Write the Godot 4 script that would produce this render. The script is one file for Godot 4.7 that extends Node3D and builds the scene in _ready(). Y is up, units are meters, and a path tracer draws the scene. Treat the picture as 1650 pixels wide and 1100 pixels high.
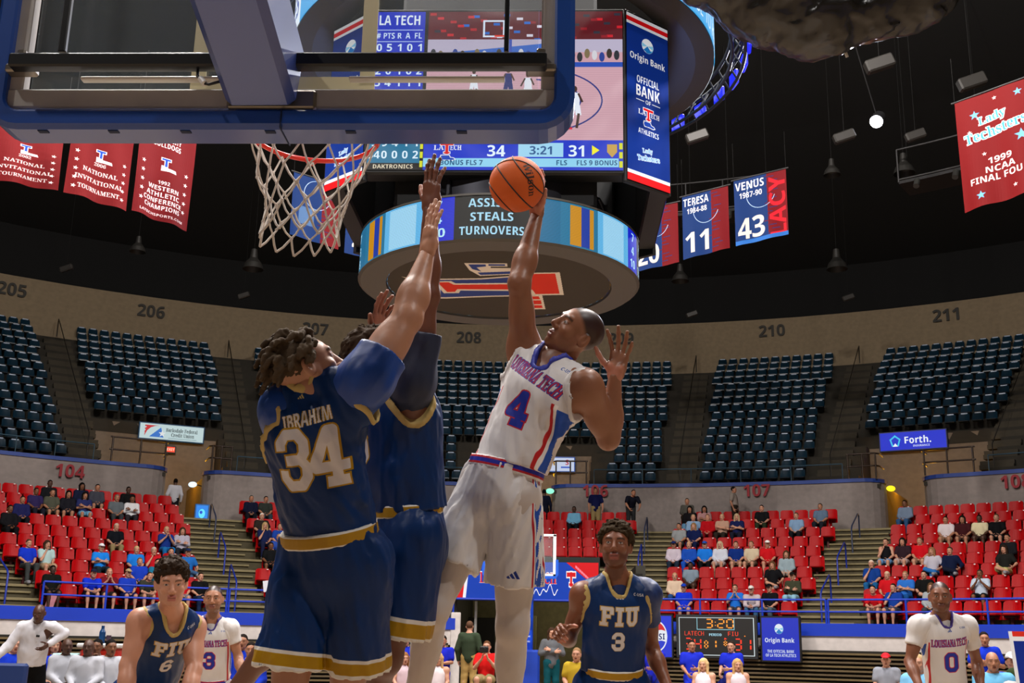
extends Node3D
# A basketball arena seen from behind one basket. y is up, metres; the court runs along -z.

const FL := 1835.0
const CAM := Vector3(0.9128, 1.2338, 3.4948)
const CZ := -13.1            # centre of the round bowl
const FLOOR := -0.12

var cr: Vector3
var cu: Vector3
var cf: Vector3
var mats := {}
var used := {}
var rng := RandomNumberGenerator.new()
var grain: Texture2D
var fold_noise := FastNoiseLite.new()
var fonts := {}

func at(px: float, py: float, d: float) -> Vector3:
	return CAM + (cf + cr * ((px - 825.0) / FL) - cu * ((py - 550.0) / FL)) * d

func reach(a: Vector3, px: float, py: float, l: float, far: float) -> Vector3:
	# the point on a pixel's ray at the distance l from a (far 1: the farther one, -1: the nearer one)
	var r := at(px, py, 1.0) - CAM
	var o := CAM - a
	var rr := r.dot(r)
	var b := o.dot(r) / rr
	var q := b * b - (o.dot(o) - l * l) / rr
	return CAM + r * (-b + far * sqrt(maxf(q, 0.0)))

func pol(deg: float, r: float, y: float) -> Vector3:
	var a := deg_to_rad(deg)
	return Vector3(r * sin(a), y, CZ - r * cos(a))

func pix(p: Vector3) -> Vector2:
	var v := p - CAM
	var z := v.dot(cf)
	if z < 0.05:
		return Vector2(-9999, -9999)
	return Vector2(825.0 + v.dot(cr) / z * FL, 550.0 - v.dot(cu) / z * FL)

func numbered(called: String) -> String:
	var n: int = used.get(called, 0)
	used[called] = n + 1
	return called if n == 0 else "%s_%03d" % [called, n]

func tag(o: Node, label: String, category := "", group := "", kind := "") -> Node:
	if label: o.set_meta("label", label)
	if category: o.set_meta("category", category)
	if group: o.set_meta("group", group)
	if kind: o.set_meta("kind", kind)
	return o

func thing(called: String, label: String, category: String, pos := Vector3.ZERO, group := "") -> Node3D:
	var o := Node3D.new()
	o.name = numbered(called)
	add_child(o)
	o.position = pos
	tag(o, label, category, group)
	return o

func part(called: String, mesh: Mesh, m: Material, parent: Node3D, pos := Vector3.ZERO, bas := Basis.IDENTITY) -> MeshInstance3D:
	var o := MeshInstance3D.new()
	o.name = called if parent != self else numbered(called)
	o.mesh = mesh
	o.material_override = m
	o.transform = Transform3D(bas, pos)
	parent.add_child(o, true)
	return o

func struct(called: String, mesh: Mesh, m: Material) -> MeshInstance3D:
	var o := part(called, mesh, m, self)
	o.set_meta("kind", "structure")
	return o

func mat(hex: String, rough := 0.7, metal := 0.0, extra := "") -> StandardMaterial3D:
	var key := "%s|%s|%s|%s" % [hex, rough, metal, extra]
	if mats.has(key): return mats[key]
	var m := StandardMaterial3D.new()
	m.resource_name = "m_" + hex + extra
	m.albedo_color = Color(hex)
	m.roughness = rough
	m.metallic = metal
	if extra == "grain":
		m.albedo_texture = grain
		m.uv1_triplanar = true
		m.uv1_world_triplanar = true
		m.uv1_scale = Vector3(0.35, 0.35, 0.35)
	if extra == "skin":
		m.vertex_color_use_as_albedo = true
		m.subsurf_scatter_enabled = true
		m.subsurf_scatter_strength = 0.06
	if extra == "crowd":
		m.vertex_color_use_as_albedo = true
	if extra == "low":
		m.metallic_specular = 0.22
	if extra == "cloth":
		m.rim_enabled = true
		m.rim = 0.35
		m.rim_tint = 0.6
	if extra == "coat":
		m.clearcoat_enabled = true
		m.clearcoat = 0.6
		m.clearcoat_roughness = 0.15
	mats[key] = m
	return m

func glow(hex: String, e: float) -> StandardMaterial3D:
	var key := "glow%s|%s" % [hex, e]
	if mats.has(key): return mats[key]
	var m := StandardMaterial3D.new()
	m.albedo_color = Color(hex).darkened(0.6)
	m.roughness = 0.5
	m.emission_enabled = true
	m.emission = Color(hex)
	m.emission_energy_multiplier = e
	mats[key] = m
	return m

func print_mat(c: Canvas, rough := 0.8, sheet := false) -> StandardMaterial3D:
	var m := StandardMaterial3D.new()
	m.albedo_texture = c.tex()
	m.roughness = rough
	m.metallic_specular = 0.3
	m.texture_repeat = false
	if sheet: m.cull_mode = BaseMaterial3D.CULL_DISABLED
	return m

func screen_mat(c: Canvas, e: float) -> StandardMaterial3D:
	var m := StandardMaterial3D.new()
	m.albedo_color = Color(0.01, 0.01, 0.01)
	m.roughness = 0.6
	m.emission_enabled = true
	m.emission_texture = c.tex()
	m.emission_operator = BaseMaterial3D.EMISSION_OP_MULTIPLY
	m.emission = Color.WHITE
	m.emission_energy_multiplier = e
	m.texture_repeat = false
	return m

func font(n: String, bold: bool) -> Font:
	var key := n + str(bold)
	if not fonts.has(key):
		var f := SystemFont.new()
		f.font_names = PackedStringArray([n])
		f.font_weight = 700 if bold else 400
		fonts[key] = f
	return fonts[key]

# ---------------------------------------------------------------- flat print: pictures computed for signs, screens and cloth
class Canvas:
	var im: Image
	var w: int
	var h: int
	var host: Node3D
	var t: Texture2D
	func _init(host_: Node3D, w_: int, h_: int, bg: String) -> void:
		host = host_
		w = w_
		h = h_
		im = Image.create_empty(w, h, false, Image.FORMAT_RGB8)
		im.fill(Color(bg))
	func tex() -> Texture2D:
		if t == null: t = ImageTexture.create_from_image(im)
		return t
	func rect(x: float, y: float, rw: float, rh: float, c: String) -> void:
		im.fill_rect(Rect2i(roundi(x), roundi(y), maxi(1, roundi(rw)), maxi(1, roundi(rh))), Color(c))
	func poly(p: PackedVector2Array, col: Color) -> void:
		var y0 := 1e9
		var y1 := -1e9
		for q in p:
			y0 = minf(y0, q.y)
			y1 = maxf(y1, q.y)
		for y in range(maxi(0, ceili(y0 - 0.5)), mini(h - 1, floori(y1 - 0.5)) + 1):
			var yc := y + 0.5
			var xs := PackedFloat32Array()
			for i in p.size():
				var a := p[i]
				var b := p[(i + 1) % p.size()]
				if (a.y <= yc) != (b.y <= yc):
					xs.append(a.x + (yc - a.y) / (b.y - a.y) * (b.x - a.x))
			xs.sort()
			for k in range(0, xs.size() - 1, 2):
				var xa := maxi(0, ceili(xs[k] - 0.5))
				var xb := mini(w - 1, floori(xs[k + 1] - 0.5))
				if xb >= xa: im.fill_rect(Rect2i(xa, y, xb - xa + 1, 1), col)
	func pts(a: Array, c: String, ox := 0.0, oy := 0.0, s := 1.0) -> void:
		var p := PackedVector2Array()
		for i in range(0, a.size(), 2): p.append(Vector2(ox + a[i] * s, oy + a[i + 1] * s))
		poly(p, Color(c))
	func disc(x: float, y: float, rx: float, ry: float, c: String, a0 := 0.0, a1 := 360.0) -> void:
		var p := PackedVector2Array()
		for i in 49:
			var a := deg_to_rad(lerpf(a0, a1, i / 48.0))
			p.append(Vector2(x + cos(a) * rx, y + sin(a) * ry))
		poly(p, Color(c))
	func line(a: Vector2, b: Vector2, th: float, c: String, square := true) -> void:
		var d := (b - a).normalized()
		var n := d.orthogonal() * th * 0.5
		if square:
			a -= d * th * 0.5
			b += d * th * 0.5
		poly(PackedVector2Array([a + n, b + n, b - n, a - n]), Color(c))
	func star(x: float, y: float, r: float, c: String, turn := 0.0) -> void:
		var p := PackedVector2Array()
		for i in 10:
			var a := -PI / 2 + i * PI / 5 + turn
			p.append(Vector2(x, y) + Vector2(cos(a), sin(a)) * (r if i % 2 == 0 else r * 0.42))
		poly(p, Color(c))
	func text(s: String, x: float, y: float, hgt: float, c: String, fam := "Droid Sans", bold := true, xs := 1.0, rot := 0.0, anchor := 0.5, fit := 0.0) -> void:
		# y is the baseline, hgt the height of capitals
		var tm := TextMesh.new()
		tm.text = s
		tm.font = host.font(fam, bold)
		tm.font_size = 64
		tm.pixel_size = 1.0
		tm.depth = 0.0
		tm.curve_step = 3.0
		tm.horizontal_alignment = HORIZONTAL_ALIGNMENT_LEFT
		var a := tm.get_mesh_arrays()
		var v: PackedVector3Array = a[0]
		if v.is_empty(): return
		var ix: PackedInt32Array = a[12] if a[12] != null else PackedInt32Array(range(v.size()))
		var lo := 1e9
		var hi := -1e9
		var bot := 1e9
		var top := -1e9
		for p in v:
			lo = minf(lo, p.x)
			hi = maxf(hi, p.x)
			bot = minf(bot, p.y)
			top = maxf(top, p.y)
		var k := hgt / (top - bot)
		var kx := k * xs
		if fit > 0.0: kx = fit / (hi - lo)
		var col := Color(c)
		var tr := Transform2D(rot, Vector2(x, y))
		var q := PackedVector2Array()
		q.resize(v.size())
		for i in v.size():
			q[i] = tr * Vector2((v[i].x - lo - (hi - lo) * anchor) * kx, -(v[i].y - bot) * k)
		for i in range(0, ix.size(), 3):
			poly(PackedVector2Array([q[ix[i]], q[ix[i + 1]], q[ix[i + 2]]]), col)
	# block capitals and figures, as sewn on shirts: strokes on a 4 x 6 grid
	const G := {
		"0": [0,1,0,5, 0,5,1,6, 1,6,3,6, 3,6,4,5, 4,5,4,1, 4,1,3,0, 3,0,1,0, 1,0,0,1],
		"3": [0,1.2,0,1, 0,1,1,0, 1,0,3,0, 3,0,4,1, 4,1,4,2.2, 4,2.2,3.2,3, 3.2,3,1.6,3, 3.2,3,4,3.8, 4,3.8,4,5, 4,5,3,6, 3,6,1,6, 1,6,0,5, 0,5,0,4.7],
		"4": [3,6,3,0, 3,0,2.4,0, 2.4,0,0,3.6, 0,3.6,0,4.3, 0,4.3,4,4.3, 2.2,6,3.8,6],
		"6": [4,1,3,0, 3,0,1,0, 1,0,0,1, 0,1,0,5, 0,5,1,6, 1,6,3,6, 3,6,4,5, 4,5,4,3.7, 4,3.7,3.2,2.8, 3.2,2.8,0.4,2.8],
		"9": [4,2.6,0.9,3.2, 0.9,3.2,0,2.4, 0,2.4,0,1, 0,1,1,0, 1,0,3,0, 3,0,4,1, 4,1,4,5, 4,5,3,6, 3,6,1,6, 1,6,0,5],
		"1": [2,0,2,6, 1,0.6,2,0, 0.9,6,3.1,6],
		"F": [1,0,1,6, 0.2,0,4,0, 4,0,4,1.4, 1,2.9,2.8,2.9, 0.2,6,1.8,6],
		"I": [2,0,2,6, 1.1,0,2.9,0, 1.1,6,2.9,6],
		"U": [0.6,0,0.6,4.8, 0.6,4.8,1.5,6, 1.5,6,2.6,6, 2.6,6,3.5,4.8, 3.5,4.8,3.5,0, -0.2,0,1.3,0, 2.8,0,4.2,0],
	}
	func block(s: String, cx: float, cy: float, gw: float, gh: float, th: float, gap: float, layers: Array) -> void:
		# layers: [colour, extra width] from the back to the front
		var total := s.length() * gw + (s.length() - 1) * gap
		for l in layers:
			var x := cx - total / 2.0
			var w: float = th + l[1]
			for ch in s:
				var g: Array = G[ch]
				var seen := {}
				for i in range(0, g.size(), 2):
					var key := Vector2(g[i], g[i + 1])
					seen[key] = seen.get(key, 0) + 1
				for i in range(0, g.size(), 4):
					var e0 := Vector2(g[i], g[i + 1])
					var e1 := Vector2(g[i + 2], g[i + 3])
					var a := Vector2(x + e0.x / 4.0 * gw, cy + (e0.y / 6.0 - 0.5) * gh)
					var b := Vector2(x + e1.x / 4.0 * gw, cy + (e1.y / 6.0 - 0.5) * gh)
					var d := (b - a).normalized() * w * 0.5
					line(a - (d if seen[e0] == 1 else Vector2.ZERO), b + (d if seen[e1] == 1 else Vector2.ZERO), w, l[0], false)
					for e in [[e0, a], [e1, b]]:
						if seen[e[0]] > 1: disc(e[1].x, e[1].y, w * 0.5, w * 0.5, l[0])
				x += gw + gap

# ---------------------------------------------------------------- mesh building
class MB:
	var v := PackedVector3Array()
	var n := PackedVector3Array()
	var uv := PackedVector2Array()
	var c := PackedColorArray()
	var ix := PackedInt32Array()
	func tri(a: Vector3, b: Vector3, d: Vector3, nn = null, ua := Vector2.ZERO, ub := Vector2.ZERO, ud := Vector2.ZERO) -> void:
		# corners counted against the clock as seen from the front
		var k := v.size()
		var nr := (b - a).cross(d - a).normalized()
		v.append_array([a, b, d])
		if nn is Array: n.append_array([nn[0], nn[1], nn[2]])
		else: n.append_array([nr, nr, nr])
		uv.append_array([ua, ub, ud])
		ix.append_array([k, k + 2, k + 1])
	func quad(a: Vector3, b: Vector3, d: Vector3, e: Vector3, u := [Vector2(0, 1), Vector2(1, 1), Vector2(1, 0), Vector2(0, 0)], nn = null) -> void:
		tri(a, b, d, null if nn == null else [nn[0], nn[1], nn[2]], u[0], u[1], u[2])
		tri(a, d, e, null if nn == null else [nn[0], nn[2], nn[3]], u[0], u[2], u[3])
	func conv(p: Array, centre: Vector3) -> void:
		# a flat face of a convex body round centre, whichever way its corners run
		var m := Vector3.ZERO
		for q in p: m += q
		m /= p.size()
		var nr: Vector3 = (p[1] - p[0]).cross(p[2] - p[0])
		if nr.dot(m - centre) < 0.0: p.reverse()
		for i in range(1, p.size() - 1): tri(p[0], p[i], p[i + 1])
	func box(ctr: Vector3, size: Vector3, bev := 0.0, b := Basis.IDENTITY) -> void:
		var h := size * 0.5
		bev = minf(bev, minf(h.x, minf(h.y, h.z)) * 0.9)
		if bev <= 0.0:
			for ax in 3:
				for s in [-1.0, 1.0]:
					var p := []
					for k in [[-1, -1], [1, -1], [1, 1], [-1, 1]]:
						var q := Vector3.ZERO
						q[ax] = s * h[ax]
						q[(ax + 1) % 3] = k[0] * h[(ax + 1) % 3]
						q[(ax + 2) % 3] = k[1] * h[(ax + 2) % 3]
						p.append(ctr + b * q)
					conv(p, ctr)
			return
		var cn := func(s: Vector3, ax: int) -> Vector3:
			var q := Vector3(s.x * (h.x - bev), s.y * (h.y - bev), s.z * (h.z - bev))
			q[ax] = s[ax] * h[ax]
			return ctr + b * q
		for ax in 3:
			for s in [-1.0, 1.0]:
				var p := []
				for k in [[-1, -1], [1, -1], [1, 1], [-1, 1]]:
					var q := Vector3.ZERO
					q[ax] = s
					q[(ax + 1) % 3] = k[0]
					q[(ax + 2) % 3] = k[1]
					p.append(cn.call(q, ax))
				conv(p, ctr)
		for ax in 3:
			var a1 := (ax + 1) % 3
			var a2 := (ax + 2) % 3
			for s1 in [-1.0, 1.0]:
				for s2 in [-1.0, 1.0]:
					var lo := Vector3.ZERO
					lo[a1] = s1
					lo[a2] = s2
					var hi := lo
					lo[ax] = -1.0
					hi[ax] = 1.0
					conv([cn.call(lo, a1), cn.call(hi, a1), cn.call(hi, a2), cn.call(lo, a2)], ctr)
		for sx in [-1.0, 1.0]:
			for sy in [-1.0, 1.0]:
				for sz in [-1.0, 1.0]:
					var s := Vector3(sx, sy, sz)
					conv([cn.call(s, 0), cn.call(s, 1), cn.call(s, 2)], ctr)
	func tube(p: Array, r: float, sides := 8, caps := true, closed := false) -> void:
		var m := p.size()
		var rings := []
		var dirs := []
		var t0: Vector3 = (p[1] - p[0]).normalized()
		var s := t0.cross(Vector3.UP if absf(t0.y) < 0.9 else Vector3.RIGHT).normalized()
		for i in m:
			var d: Vector3
			if closed: d = (p[(i + 1) % m] - p[(i - 1 + m) % m]).normalized()
			elif i == 0: d = (p[1] - p[0]).normalized()
			elif i == m - 1: d = (p[i] - p[i - 1]).normalized()
			else: d = ((p[i + 1] - p[i]).normalized() + (p[i] - p[i - 1]).normalized()).normalized()
			s = (s - d * s.dot(d)).normalized()
			var u := d.cross(s)
			var ring := []
			var dr := []
			for k in sides:
				var a := TAU * k / sides
				var q := s * cos(a) + u * sin(a)
				dr.append(q)
				ring.append(p[i] + q * r)
			rings.append(ring)
			dirs.append(dr)
		for i in (m if closed else m - 1):
			var j := (i + 1) % m
			for k in sides:
				var l := (k + 1) % sides
				quad(rings[i][k], rings[i][l], rings[j][l], rings[j][k], [Vector2.ZERO, Vector2.ZERO, Vector2.ZERO, Vector2.ZERO], [dirs[i][k], dirs[i][l], dirs[j][l], dirs[j][k]])
		if caps and not closed:
			for k in range(1, sides - 1):
				tri(rings[0][0], rings[0][k + 1], rings[0][k])
				tri(rings[m - 1][0], rings[m - 1][k], rings[m - 1][k + 1])
	func lathe(prof: Array, a0: float, a1: float, step: float, ctr: Vector3, inward := false, umul := 1.0) -> void:
		# prof: points (radius, height); angles in degrees from -z towards +x
		var nseg := maxi(1, ceili((a1 - a0) / step))
		for i in nseg:
			var p := deg_to_rad(lerpf(a0, a1, float(i) / nseg))
			var q := deg_to_rad(lerpf(a0, a1, float(i + 1) / nseg))
			var e := Vector3(sin(p), 0, -cos(p))
			var g := Vector3(sin(q), 0, -cos(q))
			var ua := umul * i / nseg
			var ub := umul * (i + 1) / nseg
			for k in prof.size() - 1:
				var r0: Vector2 = prof[k]
				var r1: Vector2 = prof[k + 1]
				var a := ctr + e * r0.x + Vector3.UP * r0.y
				var b := ctr + g * r0.x + Vector3.UP * r0.y
				var cc := ctr + g * r1.x + Vector3.UP * r1.y
				var d := ctr + e * r1.x + Vector3.UP * r1.y
				var nr := Vector2(r1.y - r0.y, r0.x - r1.x).normalized()
				if inward: nr = -nr
				var ne := e * nr.x + Vector3.UP * nr.y
				var ng := g * nr.x + Vector3.UP * nr.y
				var va := 1.0 - float(k) / (prof.size() - 1)
				var vb := 1.0 - float(k + 1) / (prof.size() - 1)
				if inward: quad(a, b, cc, d, [Vector2(ua, va), Vector2(ub, va), Vector2(ub, vb), Vector2(ua, vb)], [ne, ng, ng, ne])
				else: quad(b, a, d, cc, [Vector2(ub, va), Vector2(ua, va), Vector2(ua, vb), Vector2(ub, vb)], [ng, ne, ne, ng])
	func mesh() -> ArrayMesh:
		var a := []
		a.resize(Mesh.ARRAY_MAX)
		a[Mesh.ARRAY_VERTEX] = v
		a[Mesh.ARRAY_NORMAL] = n
		if uv.size() == v.size(): a[Mesh.ARRAY_TEX_UV] = uv
		if c.size() == v.size() and c.size(): a[Mesh.ARRAY_COLOR] = c
		a[Mesh.ARRAY_INDEX] = ix
		var m := ArrayMesh.new()
		m.add_surface_from_arrays(Mesh.PRIMITIVE_TRIANGLES, a)
		return m

func boxm(size: Vector3, bev := 0.0, ctr := Vector3.ZERO, b := Basis.IDENTITY) -> ArrayMesh:
	var m := MB.new()
	m.box(ctr, size, bev, b)
	return m.mesh()

func tubem(p: Array, r: float, sides := 8, closed := false) -> ArrayMesh:
	var m := MB.new()
	m.tube(p, r, sides, true, closed)
	return m.mesh()

func sheet(p00: Vector3, p10: Vector3, p11: Vector3, p01: Vector3, wave := 0.0, nx := 24, ny := 10, ph := 0.0) -> ArrayMesh:
	# hanging cloth: corners bottom left, bottom right, top right, top left as seen from the front
	var m := MB.new()
	var nr := (p10 - p00).cross(p01 - p00).normalized()
	var f := func(i: int, j: int) -> Vector3:
		var u := float(i) / nx
		var w := float(j) / ny
		return p00.lerp(p10, u).lerp(p01.lerp(p11, u), w) + nr * wave * (1.1 - w) * sin(u * 11.0 + ph + w * 1.5)
	for i in nx:
		for j in ny:
			m.quad(f.call(i, j), f.call(i + 1, j), f.call(i + 1, j + 1), f.call(i, j + 1), [Vector2(float(i) / nx, 1.0 - float(j) / ny), Vector2(float(i + 1) / nx, 1.0 - float(j) / ny), Vector2(float(i + 1) / nx, 1.0 - float(j + 1) / ny), Vector2(float(i) / nx, 1.0 - float(j + 1) / ny)])
	return m.mesh()

# ---------------------------------------------------------------- soft bodies: distance field on a grid, meshed with surface nets
class Field:
	var o: Vector3
	var cs: float
	var nx: int
	var ny: int
	var nz: int
	var f := PackedFloat32Array()
	var rl := PackedInt32Array()
	var rh := PackedInt32Array()
	func _init(lo: Vector3, hi: Vector3, cell: float) -> void:
		o = lo
		cs = cell
		nx = ceili((hi.x - lo.x) / cell) + 1
		ny = ceili((hi.y - lo.y) / cell) + 1
		nz = ceili((hi.z - lo.z) / cell) + 1
		f.resize(nx * ny * nz)
		f.fill(1.0)
		rl.resize(ny * nz)
		rl.fill(nx)
		rh.resize(ny * nz)
		rh.fill(-1)
	func cone(a: Vector3, b: Vector3, ra: float, rb: float, k := 0.03, n := Vector3.ZERO, s := 1.0, cut := false) -> void:
		var rm := maxf(ra, rb)
		if s < 1.0: rm /= s
		var pad := rm + k + cs * 2.0
		var x0 := maxi(0, floori((minf(a.x, b.x) - pad - o.x) / cs))
		var x1 := mini(nx - 1, ceili((maxf(a.x, b.x) + pad - o.x) / cs))
		var y0 := maxi(0, floori((minf(a.y, b.y) - pad - o.y) / cs))
		var y1 := mini(ny - 1, ceili((maxf(a.y, b.y) + pad - o.y) / cs))
		var z0 := maxi(0, floori((minf(a.z, b.z) - pad - o.z) / cs))
		var z1 := mini(nz - 1, ceili((maxf(a.z, b.z) + pad - o.z) / cs))
		var ba := b - a
		var bb := maxf(ba.dot(ba), 1e-9)
		var fl := s * s - 1.0
		var kk := 0.25 / maxf(k, 1e-6)
		var dr := rb - ra
		var bx := ba.x / bb
		var by := ba.y / bb
		var bz := ba.z / bb
		for z in range(z0, z1 + 1):
			var pz := o.z + z * cs - a.z
			for y in range(y0, y1 + 1):
				var py := o.y + y * cs - a.y
				var row := y + ny * z
				if rl[row] > x0: rl[row] = x0
				if rh[row] < x1: rh[row] = x1
				var i := x0 + nx * row
				var c0 := py * by + pz * bz
				var px := o.x + x0 * cs - a.x
				for x in range(x0, x1 + 1):
					var t := clampf(px * bx + c0, 0.0, 1.0)
					var qx := px - ba.x * t
					var qy := py - ba.y * t
					var qz := pz - ba.z * t
					var qq := qx * qx + qy * qy + qz * qz
					if fl != 0.0:
						var dn := qx * n.x + qy * n.y + qz * n.z
						qq += dn * dn * fl
					var d := sqrt(qq) - ra - dr * t
					var w: float = f[i]
					if cut:
						d = -d
						var h := maxf(k - absf(d - w), 0.0)
						f[i] = maxf(d, w) + h * h * kk
					else:
						var h := maxf(k - absf(d - w), 0.0)
						f[i] = minf(d, w) - h * h * kk
					px += cs
					i += 1
	func ball(c: Vector3, r: Vector3, b: Basis, k := 0.02, cut := false) -> void:
		var rm := maxf(r.x, maxf(r.y, r.z))
		var rs := minf(r.x, minf(r.y, r.z))
		var pad := rm + k + cs * 2.0
		var x0 := maxi(0, floori((c.x - pad - o.x) / cs))
		var x1 := mini(nx - 1, ceili((c.x + pad - o.x) / cs))
		var y0 := maxi(0, floori((c.y - pad - o.y) / cs))
		var y1 := mini(ny - 1, ceili((c.y + pad - o.y) / cs))
		var z0 := maxi(0, floori((c.z - pad - o.z) / cs))
		var z1 := mini(nz - 1, ceili((c.z + pad - o.z) / cs))
		var kk := 0.25 / maxf(k, 1e-6)
		var ax := b.x / r.x
		var ay := b.y / r.y
		var az := b.z / r.z
		for z in range(z0, z1 + 1):
			for y in range(y0, y1 + 1):
				var row := y + ny * z
				if rl[row] > x0: rl[row] = x0
				if rh[row] < x1: rh[row] = x1
				var i := x0 + nx * row
				var p := Vector3(o.x + x0 * cs, o.y + y * cs, o.z + z * cs) - c
				for x in range(x0, x1 + 1):
					var q := Vector3(p.dot(ax), p.dot(ay), p.dot(az))
					var l := q.length()
					var g := Vector3(q.x / r.x, q.y / r.y, q.z / r.z).length()
					var d := l * (l - 1.0) / g if g > 1e-5 else -rs
					var w: float = f[i]
					if cut:
						d = -d
						var h := maxf(k - absf(d - w), 0.0)
						f[i] = maxf(d, w) + h * h * kk
					else:
						var h := maxf(k - absf(d - w), 0.0)
						f[i] = minf(d, w) - h * h * kk
					p.x += cs
					i += 1
	func keep_below(p: Vector3, n: Vector3, k := 0.0) -> void:
		# keeps what lies on the side of the plane that n points away from
		for z in nz:
			for y in ny:
				var row := y + ny * z
				var x0 := rl[row]
				var i := x0 + nx * row
				var d := (Vector3(o.x + x0 * cs, o.y + y * cs, o.z + z * cs) - p).dot(n)
				for x in range(x0, rh[row] + 1):
					if d > f[i]: f[i] = d
					d += cs * n.x
					i += 1
	func rough(ns: FastNoiseLite, sc: Vector3, amp: float, b := Basis.IDENTITY) -> void:
		var bt := b.transposed()
		for z in nz:
			for y in ny:
				var row := y + ny * z
				var i := rl[row] + nx * row
				for x in range(rl[row], rh[row] + 1):
					if absf(f[i]) < 0.03:
						var q := bt * Vector3(o.x + x * cs, o.y + y * cs, o.z + z * cs)
						f[i] += amp * ns.get_noise_3d(q.x * sc.x, q.y * sc.y, q.z * sc.z)
					i += 1
	func twin() -> Field:
		var g := Field.new(o, o, cs)
		g.nx = nx
		g.ny = ny
		g.nz = nz
		g.f = PackedFloat32Array()
		g.f.resize(f.size())
		g.f.fill(1.0)
		g.rl = PackedInt32Array()
		g.rl.resize(ny * nz)
		g.rl.fill(nx)
		g.rh = PackedInt32Array()
		g.rh.resize(ny * nz)
		g.rh.fill(-1)
		return g
	func minus(k: Field) -> void:
		for row in k.rl.size():
			for i in range(maxi(rl[row], k.rl[row]) + nx * row, mini(rh[row], k.rh[row]) + nx * row + 1):
				if -k.f[i] > f[i]: f[i] = -k.f[i]
	func band(g: Field, k: Field, w: float, lift: float) -> void:
		# a strip of g's surface, w wide, along the edge of the hole k
		rl = k.rl.duplicate()
		rh = k.rh.duplicate()
		for row in rl.size():
			for i in range(rl[row] + nx * row, rh[row] + nx * row + 1):
				var q: float = k.f[i]
				f[i] = maxf(g.f[i] - lift, maxf(-q - 0.002, q - w))
	func net(out: MB, paint = null, map = null) -> void:
		var cells := {}
		var acc := PackedVector3Array()
		var cnt := PackedInt32Array()
		var quads := PackedInt32Array()
		var sx := 1
		var sy := nx
		var sz := nx * ny
		for z in range(1, nz - 1):
			for y in range(1, ny - 1):
				var row := y + ny * z
				var x0 := maxi(1, mini(rl[row], mini(rl[row + 1], rl[row + ny])) - 1)
				var x1 := mini(nx - 2, maxi(rh[row], maxi(rh[row + 1], rh[row + ny])) + 1)
				var i := x0 + nx * row
				for x in range(x0, x1 + 1):
					var a := f[i]
					for ax in 3:
						var st := sx if ax == 0 else (sy if ax == 1 else sz)
						var b := f[i + st]
						if (a < 0.0) != (b < 0.0):
							var t := a / (a - b)
							var p := Vector3(x, y, z)
							p[ax] += t
							var s1 := sy if ax == 0 else (sz if ax == 1 else sx)
							var s2 := sz if ax == 0 else (sx if ax == 1 else sy)
							var ids := PackedInt32Array([i - s1 - s2, i - s2, i, i - s1])
							for k in 4:
								var q := ids[k]
								var m: int = cells.get(q, -1)
								if m < 0:
									m = acc.size()
									cells[q] = m
									acc.append(p)
									cnt.append(1)
								else:
									acc[m] += p
									cnt[m] += 1
								ids[k] = m
							if a < 0.0: quads.append_array([ids[0], ids[1], ids[2], ids[3]])
							else: quads.append_array([ids[0], ids[3], ids[2], ids[1]])
					i += 1
		var k0 := out.v.size()
		var nrm := PackedVector3Array()
		nrm.resize(acc.size())
		for m in acc.size(): acc[m] = o + acc[m] * (cs / cnt[m])
		for q in range(0, quads.size(), 4):
			var a := quads[q]
			var b := quads[q + 1]
			var c := quads[q + 2]
			var d := quads[q + 3]
			var n := (acc[c] - acc[a]).cross(acc[d] - acc[b])
			nrm[a] += n
			nrm[b] += n
			nrm[c] += n
			nrm[d] += n
			out.ix.append_array([k0 + a, k0 + c, k0 + b, k0 + a, k0 + d, k0 + c])
		for m in acc.size(): nrm[m] = nrm[m].normalized()
		out.v.append_array(acc)
		out.n.append_array(nrm)
		if paint != null:
			for m in acc.size(): out.c.append(paint.call(acc[m]))
		if map != null:
			for m in acc.size(): out.uv.append(map.call(acc[m], nrm[m]))
		else:
			var z := PackedVector2Array()
			z.resize(acc.size())
			out.uv.append_array(z)

# ---------------------------------------------------------------- the building
const ORD := ["first", "second", "third", "fourth", "fifth", "sixth", "seventh", "eighth", "ninth", "tenth", "eleventh", "twelfth", "thirteenth", "fourteenth", "fifteenth", "sixteenth", "seventeenth", "eighteenth", "nineteenth", "twentieth", "21st", "22nd", "23rd", "24th", "25th", "26th"]
const BLOCKS := {"205": "furthest left", "206": "over the white box sign", "207": "behind the dreadlocked player", "208": "left of the middle stair", "209": "right of the middle stair", "210": "over the score clock", "211": "over the blue box sign", "212": "furthest right"}
const RED_R := 20.55
const RED_D := 0.85
const RED_Y := 1.80
const RED_S := 0.404
const BLU_R := 31.15
const BLU_D := 0.80
const BLU_Y := 7.47
const BLU_S := 0.516

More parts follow.
